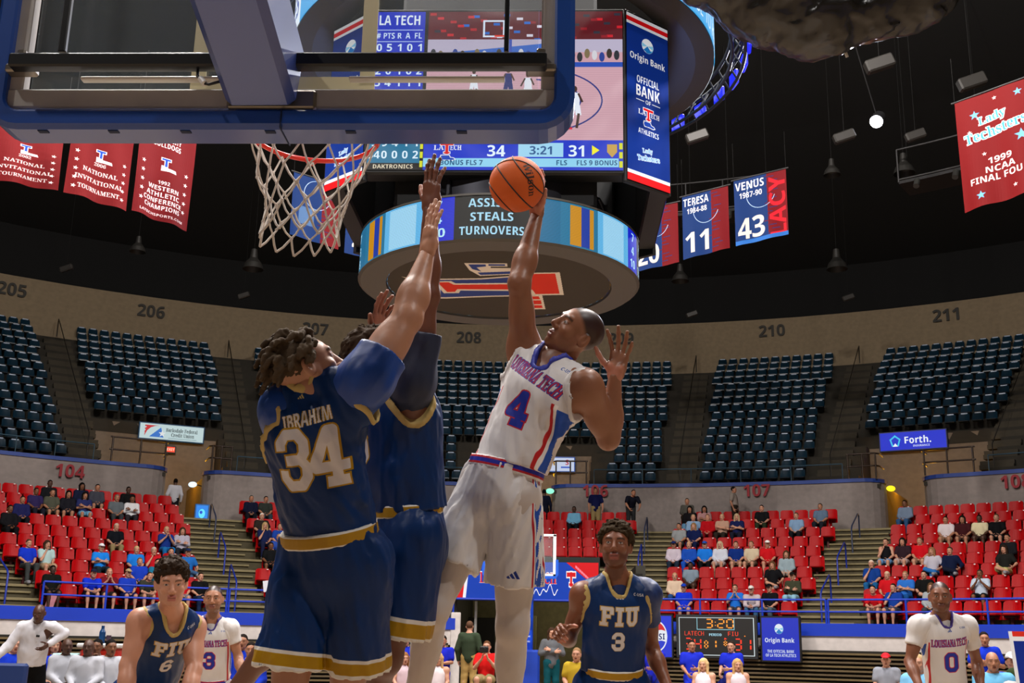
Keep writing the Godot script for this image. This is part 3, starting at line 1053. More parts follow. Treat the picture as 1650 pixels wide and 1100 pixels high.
func seats() -> void:
	var red := mat("a60006", 0.4, 0.0, "low")
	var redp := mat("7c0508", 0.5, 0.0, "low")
	var back := MB.new()
	shell(back, 0.253, 0.30, 0.82, 0.05, 0.045)
	var bm := back.mesh()
	var pan := boxm(Vector3(0.44, 0.05, 0.42), 0.02, Vector3(0, 0.43, 0.17))
	var leg := MB.new()
	leg.box(Vector3(0, 0.2, 0.04), Vector3(0.09, 0.4, 0.1), 0.015)
	leg.box(Vector3(0, 0.38, 0.12), Vector3(0.3, 0.04, 0.3), 0.01)
	var lm := leg.mesh()
	var tagm := boxm(Vector3(0.055, 0.03, 0.012), 0.003, Vector3(0.13, 0.79, 0.005))
	var names := {"-52": "far-left", "-35": "left", "-17": "left-middle", "0": "middle", "17": "right-middle", "35": "right", "52": "far-right"}
	var secs := [[-50.0, -45.2, "leftmost"], [-42.2, -27.6, "left"], [-23.2, -10.9, "left inner"], [-8.0, 8.0, "tunnel"], [10.9, 23.6, "right inner"], [27.4, 42.0, "right"]]
	var all := []
	for si in secs.size():
		var s: Array = secs[si]
		for i in 10:
			if si == 3 and i < 5: continue
			var r := RED_R + RED_D * i
			var inset := 0.0
			var step: float = rad_to_deg(0.53 / r)
			var n := floori((s[1] - s[0]) / step)
			var off: float = (s[1] - s[0] - n * step) / 2
			# shift the row a little so that seats fall under the people who sit in it
			var best := 0.0
			var want := []
			for c in crowd_seats:
				if c[0] == i and c[1] > s[0] and c[1] < s[1]: want.append(c[1])
			if want.size():
				var bs := 1e9
				for k in 12:
					var e := 0.0
					for w in want:
						var q := fposmod((w - s[0] - off - (0.5 + k / 12.0) * step) / step + 0.5, 1.0) - 0.5
						e += q * q
					if e < bs:
						bs = e
						best = k / 12.0 * step
			for k in n:
				var a: float = s[0] + off + (k + 0.5) * step + best
				if a > s[1]: continue
				var p := pol(a, r + 0.12, RED_Y + RED_S * i)
				var q := pix(p + Vector3(0, 0.6, 0))
				if outside(q): continue
				all.append([CAM.distance_to(p) + (1000.0 if hidden(q) else 0.0), a, r + 0.12, i, s[2], k, n])
				seat_spots.append([i, a])
	all.sort_custom(func(x, y): return x[0] < y[0])
	var proto: Node3D = null
	var mm := []
	for t in all.size():
		var s: Array = all[t]
		var p := pol(s[1], s[2], RED_Y + RED_S * s[3])
		var b := Basis(Vector3.UP, -deg_to_rad(s[1]))
		if t >= 300:
			mm.append(Transform3D(b, p))
			continue
		var label := "glossy red seat, %s row up, %s from the left in the %s red block" % [ORD[s[3]], ORD[s[5]], s[4]]
		if proto == null:
			proto = thing("red_seat", label, "seat", p, "red seats of the lower stand")
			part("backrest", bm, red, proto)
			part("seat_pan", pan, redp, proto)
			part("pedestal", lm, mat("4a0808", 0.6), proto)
			part("number_tag", tagm, mat("e8e4e0", 0.4), proto)
			proto.basis = b
		else:
			var o := proto.duplicate()
			o.name = numbered("red_seat")
			add_child(o)
			o.transform = Transform3D(b, p)
			o.set_meta("label", label)
	if mm.size():
		var all_in := MB.new()
		shell(all_in, 0.253, 0.30, 0.82, 0.05, 0.045)
		all_in.box(Vector3(0, 0.43, 0.17), Vector3(0.44, 0.05, 0.42), 0.02)
		all_in.box(Vector3(0, 0.2, 0.04), Vector3(0.09, 0.4, 0.1), 0.0)
		mass("red_seats_beyond", all_in.mesh(), red, mm, "further red seats of the upper rows of the lower stand", "seats")
	# blue seats of the upper deck
	var blue := mat("062434", 0.35)
	var b2 := MB.new()
	shell(b2, 0.225, 0.46, 0.80, 0.06, 0.05)
	var bb := b2.mesh()
	var bp := boxm(Vector3(0.42, 0.05, 0.34), 0.02, Vector3(0, 0.42, 0.13))
	var bt := boxm(Vector3(0.27, 0.05, 0.055), 0.015, Vector3(0, 0.79, -0.075))
	all = []
	var usecs := [[-43.5, -34.3, "205"], [-32.2, -22.9, "206"], [-20.4, -12.2, "207"], [-10.0, -1.1, "208"], [1.1, 9.6, "209"], [12.2, 20.6, "210"], [23.3, 32.6, "211"], [34.8, 43.5, "212"]]
	for s in usecs:
		for j in 16:
			var r := BLU_R + 0.35 + BLU_D * j
			var step := rad_to_deg(0.545 / r)
			var n := floori((s[1] - s[0]) / step)
			for k in n:
				var a: float = s[0] + (s[1] - s[0] - n * step) / 2 + (k + 0.5) * step
				if j < 5 and (a < -23.2 and a > -32.5 or absf(a) < 4.6 or a > 23.6 and a < 33.0): continue
				if j < 5 and s[2] in ["209", "208"] and absf(a) < 5.6: continue
				var p := pol(a, r, BLU_Y + BLU_S * j)
				var q := pix(p + Vector3(0, 0.6, 0))
				if outside(q): continue
				all.append([CAM.distance_to(p) + (1000.0 if hidden(q) else 0.0), a, r, j, s[2], k, n])
	all.sort_custom(func(x, y): return x[0] < y[0])
	proto = null
	mm = []
	for t in all.size():
		var s: Array = all[t]
		var p := pol(s[1], s[2], BLU_Y + BLU_S * s[3])
		# a few seat backs stay folded forward
		var b := Basis(Vector3.UP, -deg_to_rad(s[1]))
		if t >= 300:
			mm.append(Transform3D(b, p))
			continue
		var label := "dark blue seat, %s row, %s from left, upper block %s" % [ORD[s[3]], ORD[s[5]], BLOCKS[s[4]]]
		if proto == null:
			proto = thing("blue_seat", label, "seat", p, "blue seats of the upper deck")
			part("backrest", bb, blue, proto)
			part("seat_pan", bp, mat("041420", 0.6), proto)
			part("back_top", bt, mat("a4b4cc", 0.3), proto)
			proto.basis = b
		else:
			var o := proto.duplicate()
			o.name = numbered("blue_seat")
			add_child(o)
			o.transform = Transform3D(b, p)
			o.set_meta("label", label)
	if mm.size():
		var ai := MB.new()
		shell(ai, 0.225, 0.46, 0.80, 0.06, 0.05)
		ai.box(Vector3(0, 0.42, 0.13), Vector3(0.42, 0.05, 0.34), 0.0)
		mass("blue_seats_beyond", ai.mesh(), blue, mm, "further dark blue seats of the higher rows of the upper deck", "seats")
		mass("blue_seat_tops", bt, mat("a4b4cc", 0.3), mm, "pale top edges of the further dark blue seats", "seats")

func mass(called: String, mesh: Mesh, m: Material, at_: Array, label: String, cat: String) -> void:
	var mm := MultiMesh.new()
	mm.transform_format = MultiMesh.TRANSFORM_3D
	mm.mesh = mesh
	mm.instance_count = at_.size()
	for i in at_.size(): mm.set_instance_transform(i, at_[i])
	var o := MultiMeshInstance3D.new()
	o.name = called
	o.multimesh = mm
	o.material_override = m
	tag(o, label, cat, "", "stuff")
	add_child(o)

func shell(m: MB, hw: float, y0: float, y1: float, curve: float, th: float) -> void:
	# a moulded seat back, hollow towards the court (+z), with rounded upper corners
	var nx := 8
	var ny := 5
	var f := func(i: int, j: int, s: float) -> Vector3:
		var u := -1.0 + 2.0 * i / nx
		var w := float(j) / ny
		var top := y1 - 0.06 * pow(absf(u), 9.0)
		return Vector3(u * hw * (1.0 - 0.06 * w), lerpf(y0, top, w), -0.10 * w + curve * u * u + (0.0 if s > 0 else -th) + 0.03 * (1.0 - w) * (1.0 - w))
	for i in nx:
		for j in ny:
			m.quad(f.call(i, j, 1), f.call(i + 1, j, 1), f.call(i + 1, j + 1, 1), f.call(i, j + 1, 1))
			m.quad(f.call(i + 1, j, -1), f.call(i, j, -1), f.call(i, j + 1, -1), f.call(i + 1, j + 1, -1))
		m.quad(f.call(i, ny, 1), f.call(i + 1, ny, 1), f.call(i + 1, ny, -1), f.call(i, ny, -1))
		m.quad(f.call(i + 1, 0, 1), f.call(i, 0, 1), f.call(i, 0, -1), f.call(i + 1, 0, -1))
	for j in ny:
		m.quad(f.call(0, j + 1, 1), f.call(0, j + 1, -1), f.call(0, j, -1), f.call(0, j, 1))
		m.quad(f.call(nx, j, 1), f.call(nx, j, -1), f.call(nx, j + 1, -1), f.call(nx, j + 1, 1))

# ---------------------------------------------------------------- baskets
func rr_loop(hw: float, y0: float, y1: float, r: float, z: float, n := 6) -> Array:
	# a closed loop round a rectangle with rounded corners
	var p := []
	for c in [[hw - r, y0 + r, -90.0], [hw - r, y1 - r, 0.0], [-hw + r, y1 - r, 90.0], [-hw + r, y0 + r, 180.0]]:
		for k in n + 1:
			var a := deg_to_rad(c[2] + 90.0 * k / n)
			p.append(Vector3(c[0] + r * cos(a), c[1] + r * sin(a), z))
	return p

func sweep(path: Array, prof: PackedVector2Array, side: Vector3, closed := false) -> ArrayMesh:
	# prof in (side, normal) units carried along a path that lies across side
	var m := MB.new()
	var n := path.size()
	var rings := []
	for i in n:
		var d: Vector3
		if closed: d = (path[(i + 1) % n] - path[(i - 1 + n) % n]).normalized()
		else: d = (path[mini(i + 1, n - 1)] - path[maxi(i - 1, 0)]).normalized()
		var nr := side.cross(d).normalized()
		var ring := []
		for q in prof: ring.append(path[i] + side * q.x + nr * q.y)
		rings.append(ring)
	var k := prof.size()
	for i in (n if closed else n - 1):
		var j := (i + 1) % n
		for a in k:
			var b := (a + 1) % k
			m.quad(rings[i][b], rings[i][a], rings[j][a], rings[j][b])
	if not closed:
		for a in range(1, k - 1):
			m.tri(rings[0][0], rings[0][a], rings[0][a + 1])
			m.tri(rings[n - 1][0], rings[n - 1][a + 1], rings[n - 1][a])
	return m.mesh()

func glass_mat() -> StandardMaterial3D:
	var m := StandardMaterial3D.new()
	m.transparency = BaseMaterial3D.TRANSPARENCY_ALPHA
	m.albedo_color = Color(0.9, 0.97, 1.0, 0.04)
	m.roughness = 0.02
	return m

func near_goal() -> void:
	# the near basket, seen from behind: z = 0 is the glass, the rim is on the -z side
	var o := thing("basketball_goal", "near basketball goal seen from behind, blue padded glass backboard with orange rim and white net", "basketball goal", Vector3(-0.032, 0, 0))
	var pad := mat("0e3f8e", 0.38, 0.0, "coat")
	var steel := mat("b0aaa2", 0.5, 0.0, "grain")
	part("glass", boxm(Vector3(1.74, 0.98, 0.012), 0.0, Vector3(0, 3.47, 0)), glass_mat(), o)
	# steel frame round the glass
	var fr := MB.new()
	fr.box(Vector3(0, 2.985, 0.02), Vector3(1.90, 0.07, 0.05), 0.006)
	fr.box(Vector3(0, 3.955, 0.015), Vector3(1.84, 0.06, 0.05), 0.006)
	for s in [-1.0, 1.0]: fr.box(Vector3(s * 0.915, 3.46, 0.015), Vector3(0.07, 1.05, 0.05), 0.006)
	part("frame", fr.mesh(), steel, o)
	# white edge and target square on the glass
	var sq := MB.new()
	var cream := mat("cfc39a", 0.6)
	for s in [-1.0, 1.0]: sq.box(Vector3(s * 0.290, 3.28, 0.008), Vector3(0.051, 0.46, 0.003))
	sq.box(Vector3(0, 3.056, 0.008), Vector3(0.632, 0.051, 0.003))
	sq.box(Vector3(0, 3.50, 0.008), Vector3(0.632, 0.051, 0.003))
	part("target_square", sq.mesh(), cream, o)
	# blue padding: a U along the bottom and up the sides
	var path := []
	path.append(Vector3(-0.955, 3.45, -0.005))
	for k in 7:
		var a := deg_to_rad(180.0 + 15.0 * k)
		path.append(Vector3(-0.875 + 0.08 * cos(a), 2.985 + 0.08 * sin(a), -0.005))
	for k in 7:
		var a := deg_to_rad(270.0 + 15.0 * k)
		path.append(Vector3(0.875 + 0.08 * cos(a), 2.985 + 0.08 * sin(a), -0.005))
	path.append(Vector3(0.955, 3.45, -0.005))
	var prof := PackedVector2Array()
	for q in [[0.065, -0.03], [0.07, -0.022], [0.07, 0.022], [0.055, 0.038], [-0.055, 0.038], [-0.07, 0.022], [-0.07, -0.022], [-0.065, -0.03]]:
		prof.append(Vector2(q[0], -q[1]))
	var pm := sweep(path, prof, Vector3(0, 0, 1))
	var pd := part("padding", pm, pad, o)
	for x in [-0.79, -0.55, -0.305, -0.02, 0.25, 0.62]:
		var sl := MB.new()
		sl.box(Vector3(x, 2.866, 0.035), Vector3(0.035, 0.004, 0.022), 0.0015)
		part("bolt_slot", sl.mesh(), mat("061a3c", 0.8), pd)
	part("seam", boxm(Vector3(0.004, 0.07, 0.145), 0.0, Vector3(0.02, 2.90, -0.003)), mat("061a3c", 0.8), pd)
	# black tubes behind the glass
	var blk := mat("0b0b0c", 0.35)
	var tb := MB.new()
	tb.box(Vector3(0.0, 3.088, 0.10), Vector3(1.80, 0.05, 0.05), 0.006)
	for x in [-0.735, 0.765]: tb.box(Vector3(x, 3.46, 0.09), Vector3(0.016 if x > 0 else 0.026, 0.66, 0.022), 0.004)
	part("back_frame", tb.mesh(), blk, o)
	var br := MB.new()
	for s in [-1.0, 1.0]:
		br = MB.new()
		br.box(Vector3(s * 0.88, 3.08, 0.06), Vector3(0.10, 0.03, 0.05), 0.006)
		br.box(Vector3(s * 0.88, 3.12, 0.06), Vector3(0.03, 0.06, 0.05), 0.006)
		part("bracket", br.mesh(), mat("8d857a", 0.3, 0.8), o)
	br = MB.new()
	br.box(Vector3(-0.02, 2.975, 0.045), Vector3(0.30, 0.07, 0.03), 0.008)
	part("bracket", br.mesh(), mat("8d857a", 0.3, 0.8), o)
	var li := MB.new()
	li.box(Vector3(-0.36, 3.045, 0.06), Vector3(0.62, 0.012, 0.03), 0.003)
	li.box(Vector3(0.5, 3.045, 0.06), Vector3(0.52, 0.012, 0.03), 0.003)
	part("reflection_strip", li.mesh(), mat("d8d2c4", 0.3), o)  # pale bars modelled in place of the bright reflection under the black tube
	# padded arm that carries the board: from the board up and back over the camera's left
	var a0 := Vector3(-0.045, 2.935, 0.07)
	var a1 := Vector3(-0.07, 3.40, 1.55)
	var d := (a1 - a0).normalized()
	var b := Basis(Vector3.RIGHT, Vector3.UP, Vector3.BACK)
	b.z = d
	b.x = Vector3.UP.cross(d).normalized()
	b.y = b.z.cross(b.x)
	var am := MB.new()
	am.box(a0 + d * 0.75 + b.y * 0.12, Vector3(0.235, 0.26, 1.5), 0.025, b)
	part("arm_padding", am.mesh(), mat("2a3f86", 0.36, 0.0, "coat"), o)
	part("cable", tubem([Vector3(-0.27, 3.07, 0.08), Vector3(-0.25, 3.02, 0.13), Vector3(-0.225, 2.985, 0.15), Vector3(-0.20, 2.975, 0.16), Vector3(-0.17, 2.99, 0.15), Vector3(-0.12, 3.03, 0.12)], 0.005, 6), blk, o)
	part("cable_plug", tubem([Vector3(-0.235, 3.005, 0.142), Vector3(-0.215, 2.98, 0.156)], 0.011, 8), mat("d8d4cc", 0.4), o)
	# rim
	var c := Vector3(0.032, 3.05, -0.38)
	var ring := []
	for k in 48: ring.append(c + Vector3(sin(TAU * k / 48), 0, cos(TAU * k / 48)) * 0.2375)
	var orange := mat("e8240a", 0.3, 0.0, "coat")
	var rm := part("rim", tubem(ring, 0.0095, 10, true), orange, o)
	var hk := MB.new()
	for k in 12:
		var a := TAU * (k + 0.5) / 12
		var e := Vector3(sin(a), 0, cos(a))
		var t := Vector3(cos(a), 0, -sin(a))
		hk.tube([c + e * 0.235 - t * 0.022 + Vector3(0, -0.006, 0), c + e * 0.233 - t * 0.008 + Vector3(0, -0.024, 0), c + e * 0.233 + t * 0.008 + Vector3(0, -0.024, 0), c + e * 0.235 + t * 0.022 + Vector3(0, -0.006, 0)], 0.003, 5)
	part("net_hook", hk.mesh(), orange, rm)
	var pl := MB.new()
	pl.box(Vector3(0, 3.01, -0.035), Vector3(0.18, 0.12, 0.03), 0.006)
	pl.box(Vector3(0, 3.035, -0.1), Vector3(0.14, 0.012, 0.12), 0.003)
	for s in [-1.0, 1.0]: pl.box(Vector3(s * 0.06, 3.02, -0.09), Vector3(0.012, 0.05, 0.1), 0.003)
	part("rim_plate", pl.mesh(), orange, rm)
	# net: 12 pairs of cords crossing down five rows of knots, pulled a little to the left
	var nt := MB.new()
	var rows := 6
	var pos := func(k: float, j: int) -> Vector3:
		var a := TAU * k / 12.0
		var rad: float = [0.228, 0.196, 0.172, 0.152, 0.140, 0.137, 0.146][j]
		var y: float = [-0.018, -0.115, -0.185, -0.25, -0.31, -0.37, -0.425][j]
		var off := Vector3(-0.035, 0, 0) * (float(j) / 6.0)
		var p := c + off + Vector3(sin(a) * rad, y, cos(a) * rad)
		var h := fold_noise.get_noise_2d(k * 2.3 + j * 5.1, j * 3.7) * 0.016
		return p + Vector3(h, h * 0.9, -h)
	for k in 12:
		for j in rows:
			for s in [-0.5, 0.5]:
				var k0 := k + (0.5 if j % 2 == 0 else 0.0)
				var p: Vector3 = pos.call(k0, j)
				var q: Vector3 = pos.call(k0 + s, j + 1)
				var mid := (p + q) * 0.5 + Vector3(0, -0.004, 0) + (p - c).normalized() * 0.003
				nt.tube([p, mid, q], 0.0038 if j < 5 else 0.0045, 5)
			if j > 0: nt.box(pos.call(k + (0.5 if j % 2 == 0 else 0.0), j), Vector3(0.012, 0.014, 0.012), 0.004)
	tag(part("net", nt.mesh(), mat("cfc6ba", 0.9), o), "white braided cord net")

func far_goal() -> void:
	var z := -26.2
	var o := thing("basketball_goal", "far basketball goal on a tall blue padded stand, at the other end of the court", "basketball goal", Vector3(0, FLOOR, z - 2.4))
	var p := -o.position
	var white := mat("e8e8ea", 0.4)
	var blue := mat("1a5ad0", 0.4)
	part("glass", boxm(Vector3(1.78, 1.05, 0.015), 0.0, Vector3(0, 3.43, z)), glass_mat(), o, p)
	var fr := MB.new()
	fr.box(Vector3(0, 2.93, z + 0.01), Vector3(1.83, 0.06, 0.05), 0.005)
	fr.box(Vector3(0, 3.94, z + 0.01), Vector3(1.83, 0.06, 0.05), 0.005)
	for s in [-1.0, 1.0]: fr.box(Vector3(s * 0.875, 3.43, z + 0.01), Vector3(0.08, 1.07, 0.05), 0.005)
	part("frame", fr.mesh(), white, o, p)
	var sq := MB.new()
	for s in [-1.0, 1.0]: sq.box(Vector3(s * 0.28, 3.28, z + 0.02), Vector3(0.05, 0.46, 0.01))
	sq.box(Vector3(0, 3.06, z + 0.02), Vector3(0.61, 0.05, 0.01))
	sq.box(Vector3(0, 3.5, z + 0.02), Vector3(0.61, 0.05, 0.01))
	part("target_square", sq.mesh(), white, o, p)
	var path := [Vector3(-0.935, 3.32, z), Vector3(-0.935, 2.95, z), Vector3(-0.9, 2.88, z), Vector3(0.9, 2.88, z), Vector3(0.935, 2.95, z), Vector3(0.935, 3.32, z)]
	part("padding", sweep(path, PackedVector2Array([Vector2(0.06, 0.03), Vector2(0.06, -0.04), Vector2(-0.06, -0.04), Vector2(-0.06, 0.03)]), Vector3(0, 0, 1)), blue, o, p)
	var ring := []
	for k in 32: ring.append(Vector3(sin(TAU * k / 32) * 0.2375, 3.05, z + 0.38 + cos(TAU * k / 32) * 0.2375))
	part("rim", tubem(ring, 0.011, 8, true), mat("e8240a", 0.3, 0.0, "coat"), o, p)
	var nt := MB.new()
	for k in 12:
		for j in 4:
			for s in [-0.5, 0.5]:
				var k0 := k + (0.5 if j % 2 == 0 else 0.0)
				var f := func(kk: float, jj: int) -> Vector3:
					var a := TAU * kk / 12.0
					var r: float = [0.228, 0.18, 0.155, 0.14, 0.135][jj]
					return Vector3(sin(a) * r, 3.03 - jj * 0.1, z + 0.38 + cos(a) * r)
				nt.tube([f.call(k0, j), f.call(k0 + s, j + 1)], 0.005, 4)
	part("net", nt.mesh(), mat("d8d0c4", 0.9), o, p)
	part("rim_plate", boxm(Vector3(0.2, 0.12, 0.16), 0.01, Vector3(0, 3.02, z + 0.08)), mat("e8240a", 0.3, 0.0, "coat"), o, p)
	# stand: leaning blue mast, arms, base, with sponsor panels on the front pads
	var ms := MB.new()
	ms.box(Vector3(0.0, 1.5, z - 1.9), Vector3(0.62, 3.0, 0.5), 0.04)
	part("mast_padding", ms.mesh(), mat("0e3cae", 0.5), o, p)
	part("base_padding", boxm(Vector3(1.0, 1.15, 0.9), 0.05, Vector3(0.0, 0.5, z - 1.75)), mat("0e3cae", 0.5), o, p)
	var arm := MB.new()
	for s in [-0.16, 0.16]: arm.tube([Vector3(s, 2.6, z - 1.9), Vector3(s, 3.1, z - 0.05)], 0.05, 8)
	arm.tube([Vector3(0, 1.9, z - 1.9), Vector3(0, 3.5, z - 0.05)], 0.04, 8)
	part("arm", arm.mesh(), mat("1a2a66", 0.4), o, p)
	var c := Canvas.new(self, 256, 700, "0e3cae")
	c.text("Origin Bank", 138, 118, 30, "e8eef8", "Droid Sans", true, 1.0, 0.0, 0.5, 150)
	c.disc(40, 106, 16, 16, "bfe0f8")
	la_tech(c, 128, 250, 1.05)
	c.rect(10, 420, 236, 220, "1a4ad0")
	c.text("Orthopaedic", 128, 500, 28, "e8eef8", "Droid Sans", true, 1.0, 0.0, 0.5, 200)
	c.text("& Spine Clinic", 128, 556, 28, "e8eef8", "Droid Sans", true, 1.0, 0.0, 0.5, 200)
	var m := MB.new()
	m.quad(Vector3(-0.31, 0.9, z - 1.64), Vector3(0.31, 0.9, z - 1.64), Vector3(0.31, 2.6, z - 1.64), Vector3(-0.31, 2.6, z - 1.64))
	part("sponsor_panel", m.mesh(), print_mat(c, 0.5), o, p)

# ---------------------------------------------------------------- recurring prints
func la_tech(c: Canvas, x: float, y: float, s: float) -> void:
	# a red T over the outline of a state, LA and TECH beside it
	c.text("LA", x - 52 * s, y + 6 * s, 34 * s, "f4f4f8", "Droid Serif", true, 1.0, 0.0, 0.5)
	c.text("ECH", x + 58 * s, y + 6 * s, 34 * s, "f4f4f8", "Droid Serif", true, 1.0, 0.0, 0.5, 74 * s)
	for l in [["f4f4f8", 9.0], ["d8141c", 0.0]]:
		c.line(Vector2(x - 34 * s, y - 36 * s), Vector2(x + 34 * s, y - 36 * s), (16.0 + l[1]) * s, l[0])
		c.line(Vector2(x, y - 36 * s), Vector2(x, y + 26 * s), (18.0 + l[1]) * s, l[0])
		c.line(Vector2(x - 14 * s, y + 26 * s), Vector2(x + 14 * s, y + 26 * s), (10.0 + l[1]) * s, l[0])
	c.pts([-40, 40, 20, 40, 26, 56, 48, 60, 60, 74, 40, 84, 10, 80, -36, 82, -44, 60], "f4f4f8", x, y, s)
	c.pts([-34, 45, 16, 45, 22, 60, 44, 64, 52, 73, 38, 78, 10, 75, -32, 77, -38, 60], "1a48b8", x, y, s)

func origin_mark(c: Canvas, x: float, y: float, r: float) -> void:
	c.disc(x, y, r, r, "e8f2fa")
	c.disc(x, y, r * 0.98, r * 0.98, "4aa8e0", 20, 110)
	c.pts([0, 0, 0.7, 0.7, 0, 1, -0.7, 0.7], "1c7ac8", x, y, r)
	c.pts([0, 0, -0.95, -0.3, -0.95, 0.3], "86cdf0", x, y, r)
	c.pts([0, 0, 0.95, -0.3, 0.95, 0.3], "86cdf0", x, y, r)
	c.pts([0, 0, -0.5, -0.8, 0.5, -0.8], "e8f2fa", x, y, r)

func script_name(c: Canvas, x: float, y: float, s: float, rot := -0.25) -> void:
	# two-line script wordmark
	for l in [["e9eef6", 1.16, 3.0], ["3f9ad8", 1.0, 0.0]]:
		for dx in ([-2, 0, 2] if l[2] > 0 else [0]):
			for dy in ([-2, 0, 2] if l[2] > 0 else [0]):
				c.text("Lady", x - 6 * s + dx * s, y - 16 * s + dy * s, 34 * s, l[0], "Droid Serif", true, 0.9, rot)
				c.text("Techsters", x + dx * s, y + 24 * s + dy * s, 34 * s, l[0], "Droid Serif", true, 0.8, rot)

# ---------------------------------------------------------------- the hanging scoreboard
func scoreboard() -> void:
	var C := Vector3(0, 0, CZ)
	var o := thing("hanging_scoreboard", "huge four-sided hanging video scoreboard with light rings above the middle of the court", "scoreboard", Vector3(0, 6.48, CZ))
	var p := -o.position
	var dark := mat("0d0e10", 0.6)
	var steel := mat("3a3a42", 0.4, 0.6)
	# lower drum with its lit band; the four quarters repeat
	var c := Canvas.new(self, 1024, 240, "0a0a0a")
	var deg := 1024.0 / 90.0
	c.rect(0, 0, 28 * deg, 240, "0b0b06")
	c.text("ASSISTS", 14 * deg, 66, 48, "a8dcf8", "Droid Sans", true, 1.0, 0.0, 0.5, 200)
	c.text("STEALS", 14 * deg, 142, 48, "a8dcf8", "Droid Sans", true, 1.0, 0.0, 0.5, 180)
	c.text("TURNOVERS", 14 * deg, 218, 48, "a8dcf8", "Droid Sans", true, 1.0, 0.0, 0.5, 272)
	c.rect(28 * deg, 0, 12 * deg, 240, "186a92")
	var n1 := ["7", "3", "8"]
	var n2 := ["7", "4", "10"]
	for k in 3:
		c.text(n1[k], 30.5 * deg, 66 + 76 * k, 50, "b8ecff", "Droid Sans", true)
		c.text(n2[k], 83.5 * deg, 66 + 76 * k, 50, "b8ecff", "Droid Sans", true)
	c.rect(40 * deg, 0, 17 * deg, 240, "20749a")
	c.rect(57 * deg, 0, 21 * deg, 240, "5fb4e6")
	c.rect(78 * deg, 0, 12 * deg, 240, "0c22c8")
	# mascot faces on the band are left out: plain gold, white and blue fields in their place
	c.rect(44 * deg, 10, 5 * deg, 220, "c88a14")
	c.rect(49 * deg, 10, 4 * deg, 220, "1a3aa0")
	c.rect(53 * deg, 10, 2 * deg, 220, "c88a14")
	c.rect(60 * deg, 10, 14 * deg, 220, "9cd2f0")
	c.text("7", 83.5 * deg, 66, 50, "b8ecff")
	for k in 3: c.text(n2[k], 83.5 * deg, 66 + 76 * k, 50, "b8ecff", "Droid Sans", true)
	for y in range(0, 240, 4): c.rect(0, y, 1024, 1, "04060a") if y % 8 == 0 else null
	var sm := screen_mat(c, 1.15)
	sm.texture_repeat = true
	var db := MB.new()
	db.lathe([Vector2(2.13, 6.50), Vector2(2.13, 7.13)], -180, 180, 3.0, C, false, 4.0)
	# put the start of the picture 14 degrees left of the middle of the camera's side
	var rot := Basis(Vector3.UP, PI - deg_to_rad(14.0 + 90.0 * 2.0) + PI)
	var band := MB.new()
	for q in 4:
		var a0 := 180.0 + 14.0 - 90.0 * q
		for k in 30:
			var aa := deg_to_rad(a0 - 3.0 * k)
			var ab := deg_to_rad(a0 - 3.0 * (k + 1))
			var ea := Vector3(sin(aa), 0, -cos(aa))
			var eb := Vector3(sin(ab), 0, -cos(ab))
			band.quad(C + ea * 2.13 + Vector3.UP * 6.5, C + eb * 2.13 + Vector3.UP * 6.5, C + eb * 2.13 + Vector3.UP * 7.13, C + ea * 2.13 + Vector3.UP * 7.13, [Vector2(k / 30.0, 1), Vector2((k + 1) / 30.0, 1), Vector2((k + 1) / 30.0, 0), Vector2(k / 30.0, 0)], [ea, eb, eb, ea])
	part("lower_display_band", band.mesh(), sm, o, p)
	var dr := MB.new()
	dr.lathe([Vector2(1.72, 6.47), Vector2(2.10, 6.47), Vector2(2.14, 6.50)], 0, 360, 6, C)
	dr.lathe([Vector2(2.14, 7.13), Vector2(2.14, 7.16), Vector2(1.6, 7.18), Vector2(1.5, 6.7)], 0, 360, 6, C)
	part("drum_rim", dr.mesh(), mat("4a4640", 0.6), o, p)
	var uc := Canvas.new(self, 512, 512, "3c362e")
	under_logo(uc)
	var ud := MB.new()
	for k in 48:
		var a := TAU * k / 48
		var b := TAU * (k + 1) / 48
		var f := func(t: float) -> Vector2: return Vector2(0.5 + 0.5 * cos(t), 0.5 - 0.5 * sin(t))
		ud.tri(C + Vector3(0, 6.5, 0), C + Vector3(cos(a) * 1.70, 6.5, sin(a) * 1.70), C + Vector3(cos(b) * 1.70, 6.5, sin(b) * 1.70), null, Vector2(0.5, 0.5), f.call(a), f.call(b))
	part("underside_disc", ud.mesh(), print_mat(uc, 0.7), o, p)
	var gr := MB.new()
	gr.lathe([Vector2(1.70, 6.5), Vector2(1.72, 6.47)], 0, 360, 5, C, true)
	part("disc_edge", gr.mesh(), dark, o, p)
	# struts between the drum and the screens
	var st := MB.new()
	for k in 8:
		var a := TAU * (k + 0.5) / 8
		var e := Vector3(sin(a), 0, cos(a))
		var t := Vector3(cos(a), 0, -sin(a))
		st.tube([C + e * 1.75 + Vector3.UP * 7.15, C + e * 1.72 + Vector3.UP * 7.56], 0.045, 6)
		st.tube([C + e * 1.75 + t * 0.3 + Vector3.UP * 7.15, C + e * 1.72 - t * 0.3 + Vector3.UP * 7.56], 0.035, 6)
	st.lathe([Vector2(1.75, 7.2), Vector2(1.75, 7.6)], 0, 360, 30, C)
	part("strut", st.mesh(), steel, o, p)
	part("core", boxm(Vector3(2.9, 4.4, 2.9), 0.05, C + Vector3(0, 9.4, 0)), dark, o, p)
	# four main screens and four corner banners
	var vc := Canvas.new(self, 1024, 720, "050507")
	video(vc)
	var vm := screen_mat(vc, 0.95)
	var bc := Canvas.new(self, 256, 816, "0c2f86")
	corner_banner(bc)
	var bm := print_mat(bc, 0.5)
	bm.emission_enabled = true
	bm.emission_texture = bc.tex()
	bm.emission_operator = BaseMaterial3D.EMISSION_OP_MULTIPLY
	bm.emission = Color.WHITE
	bm.emission_energy_multiplier = 0.35
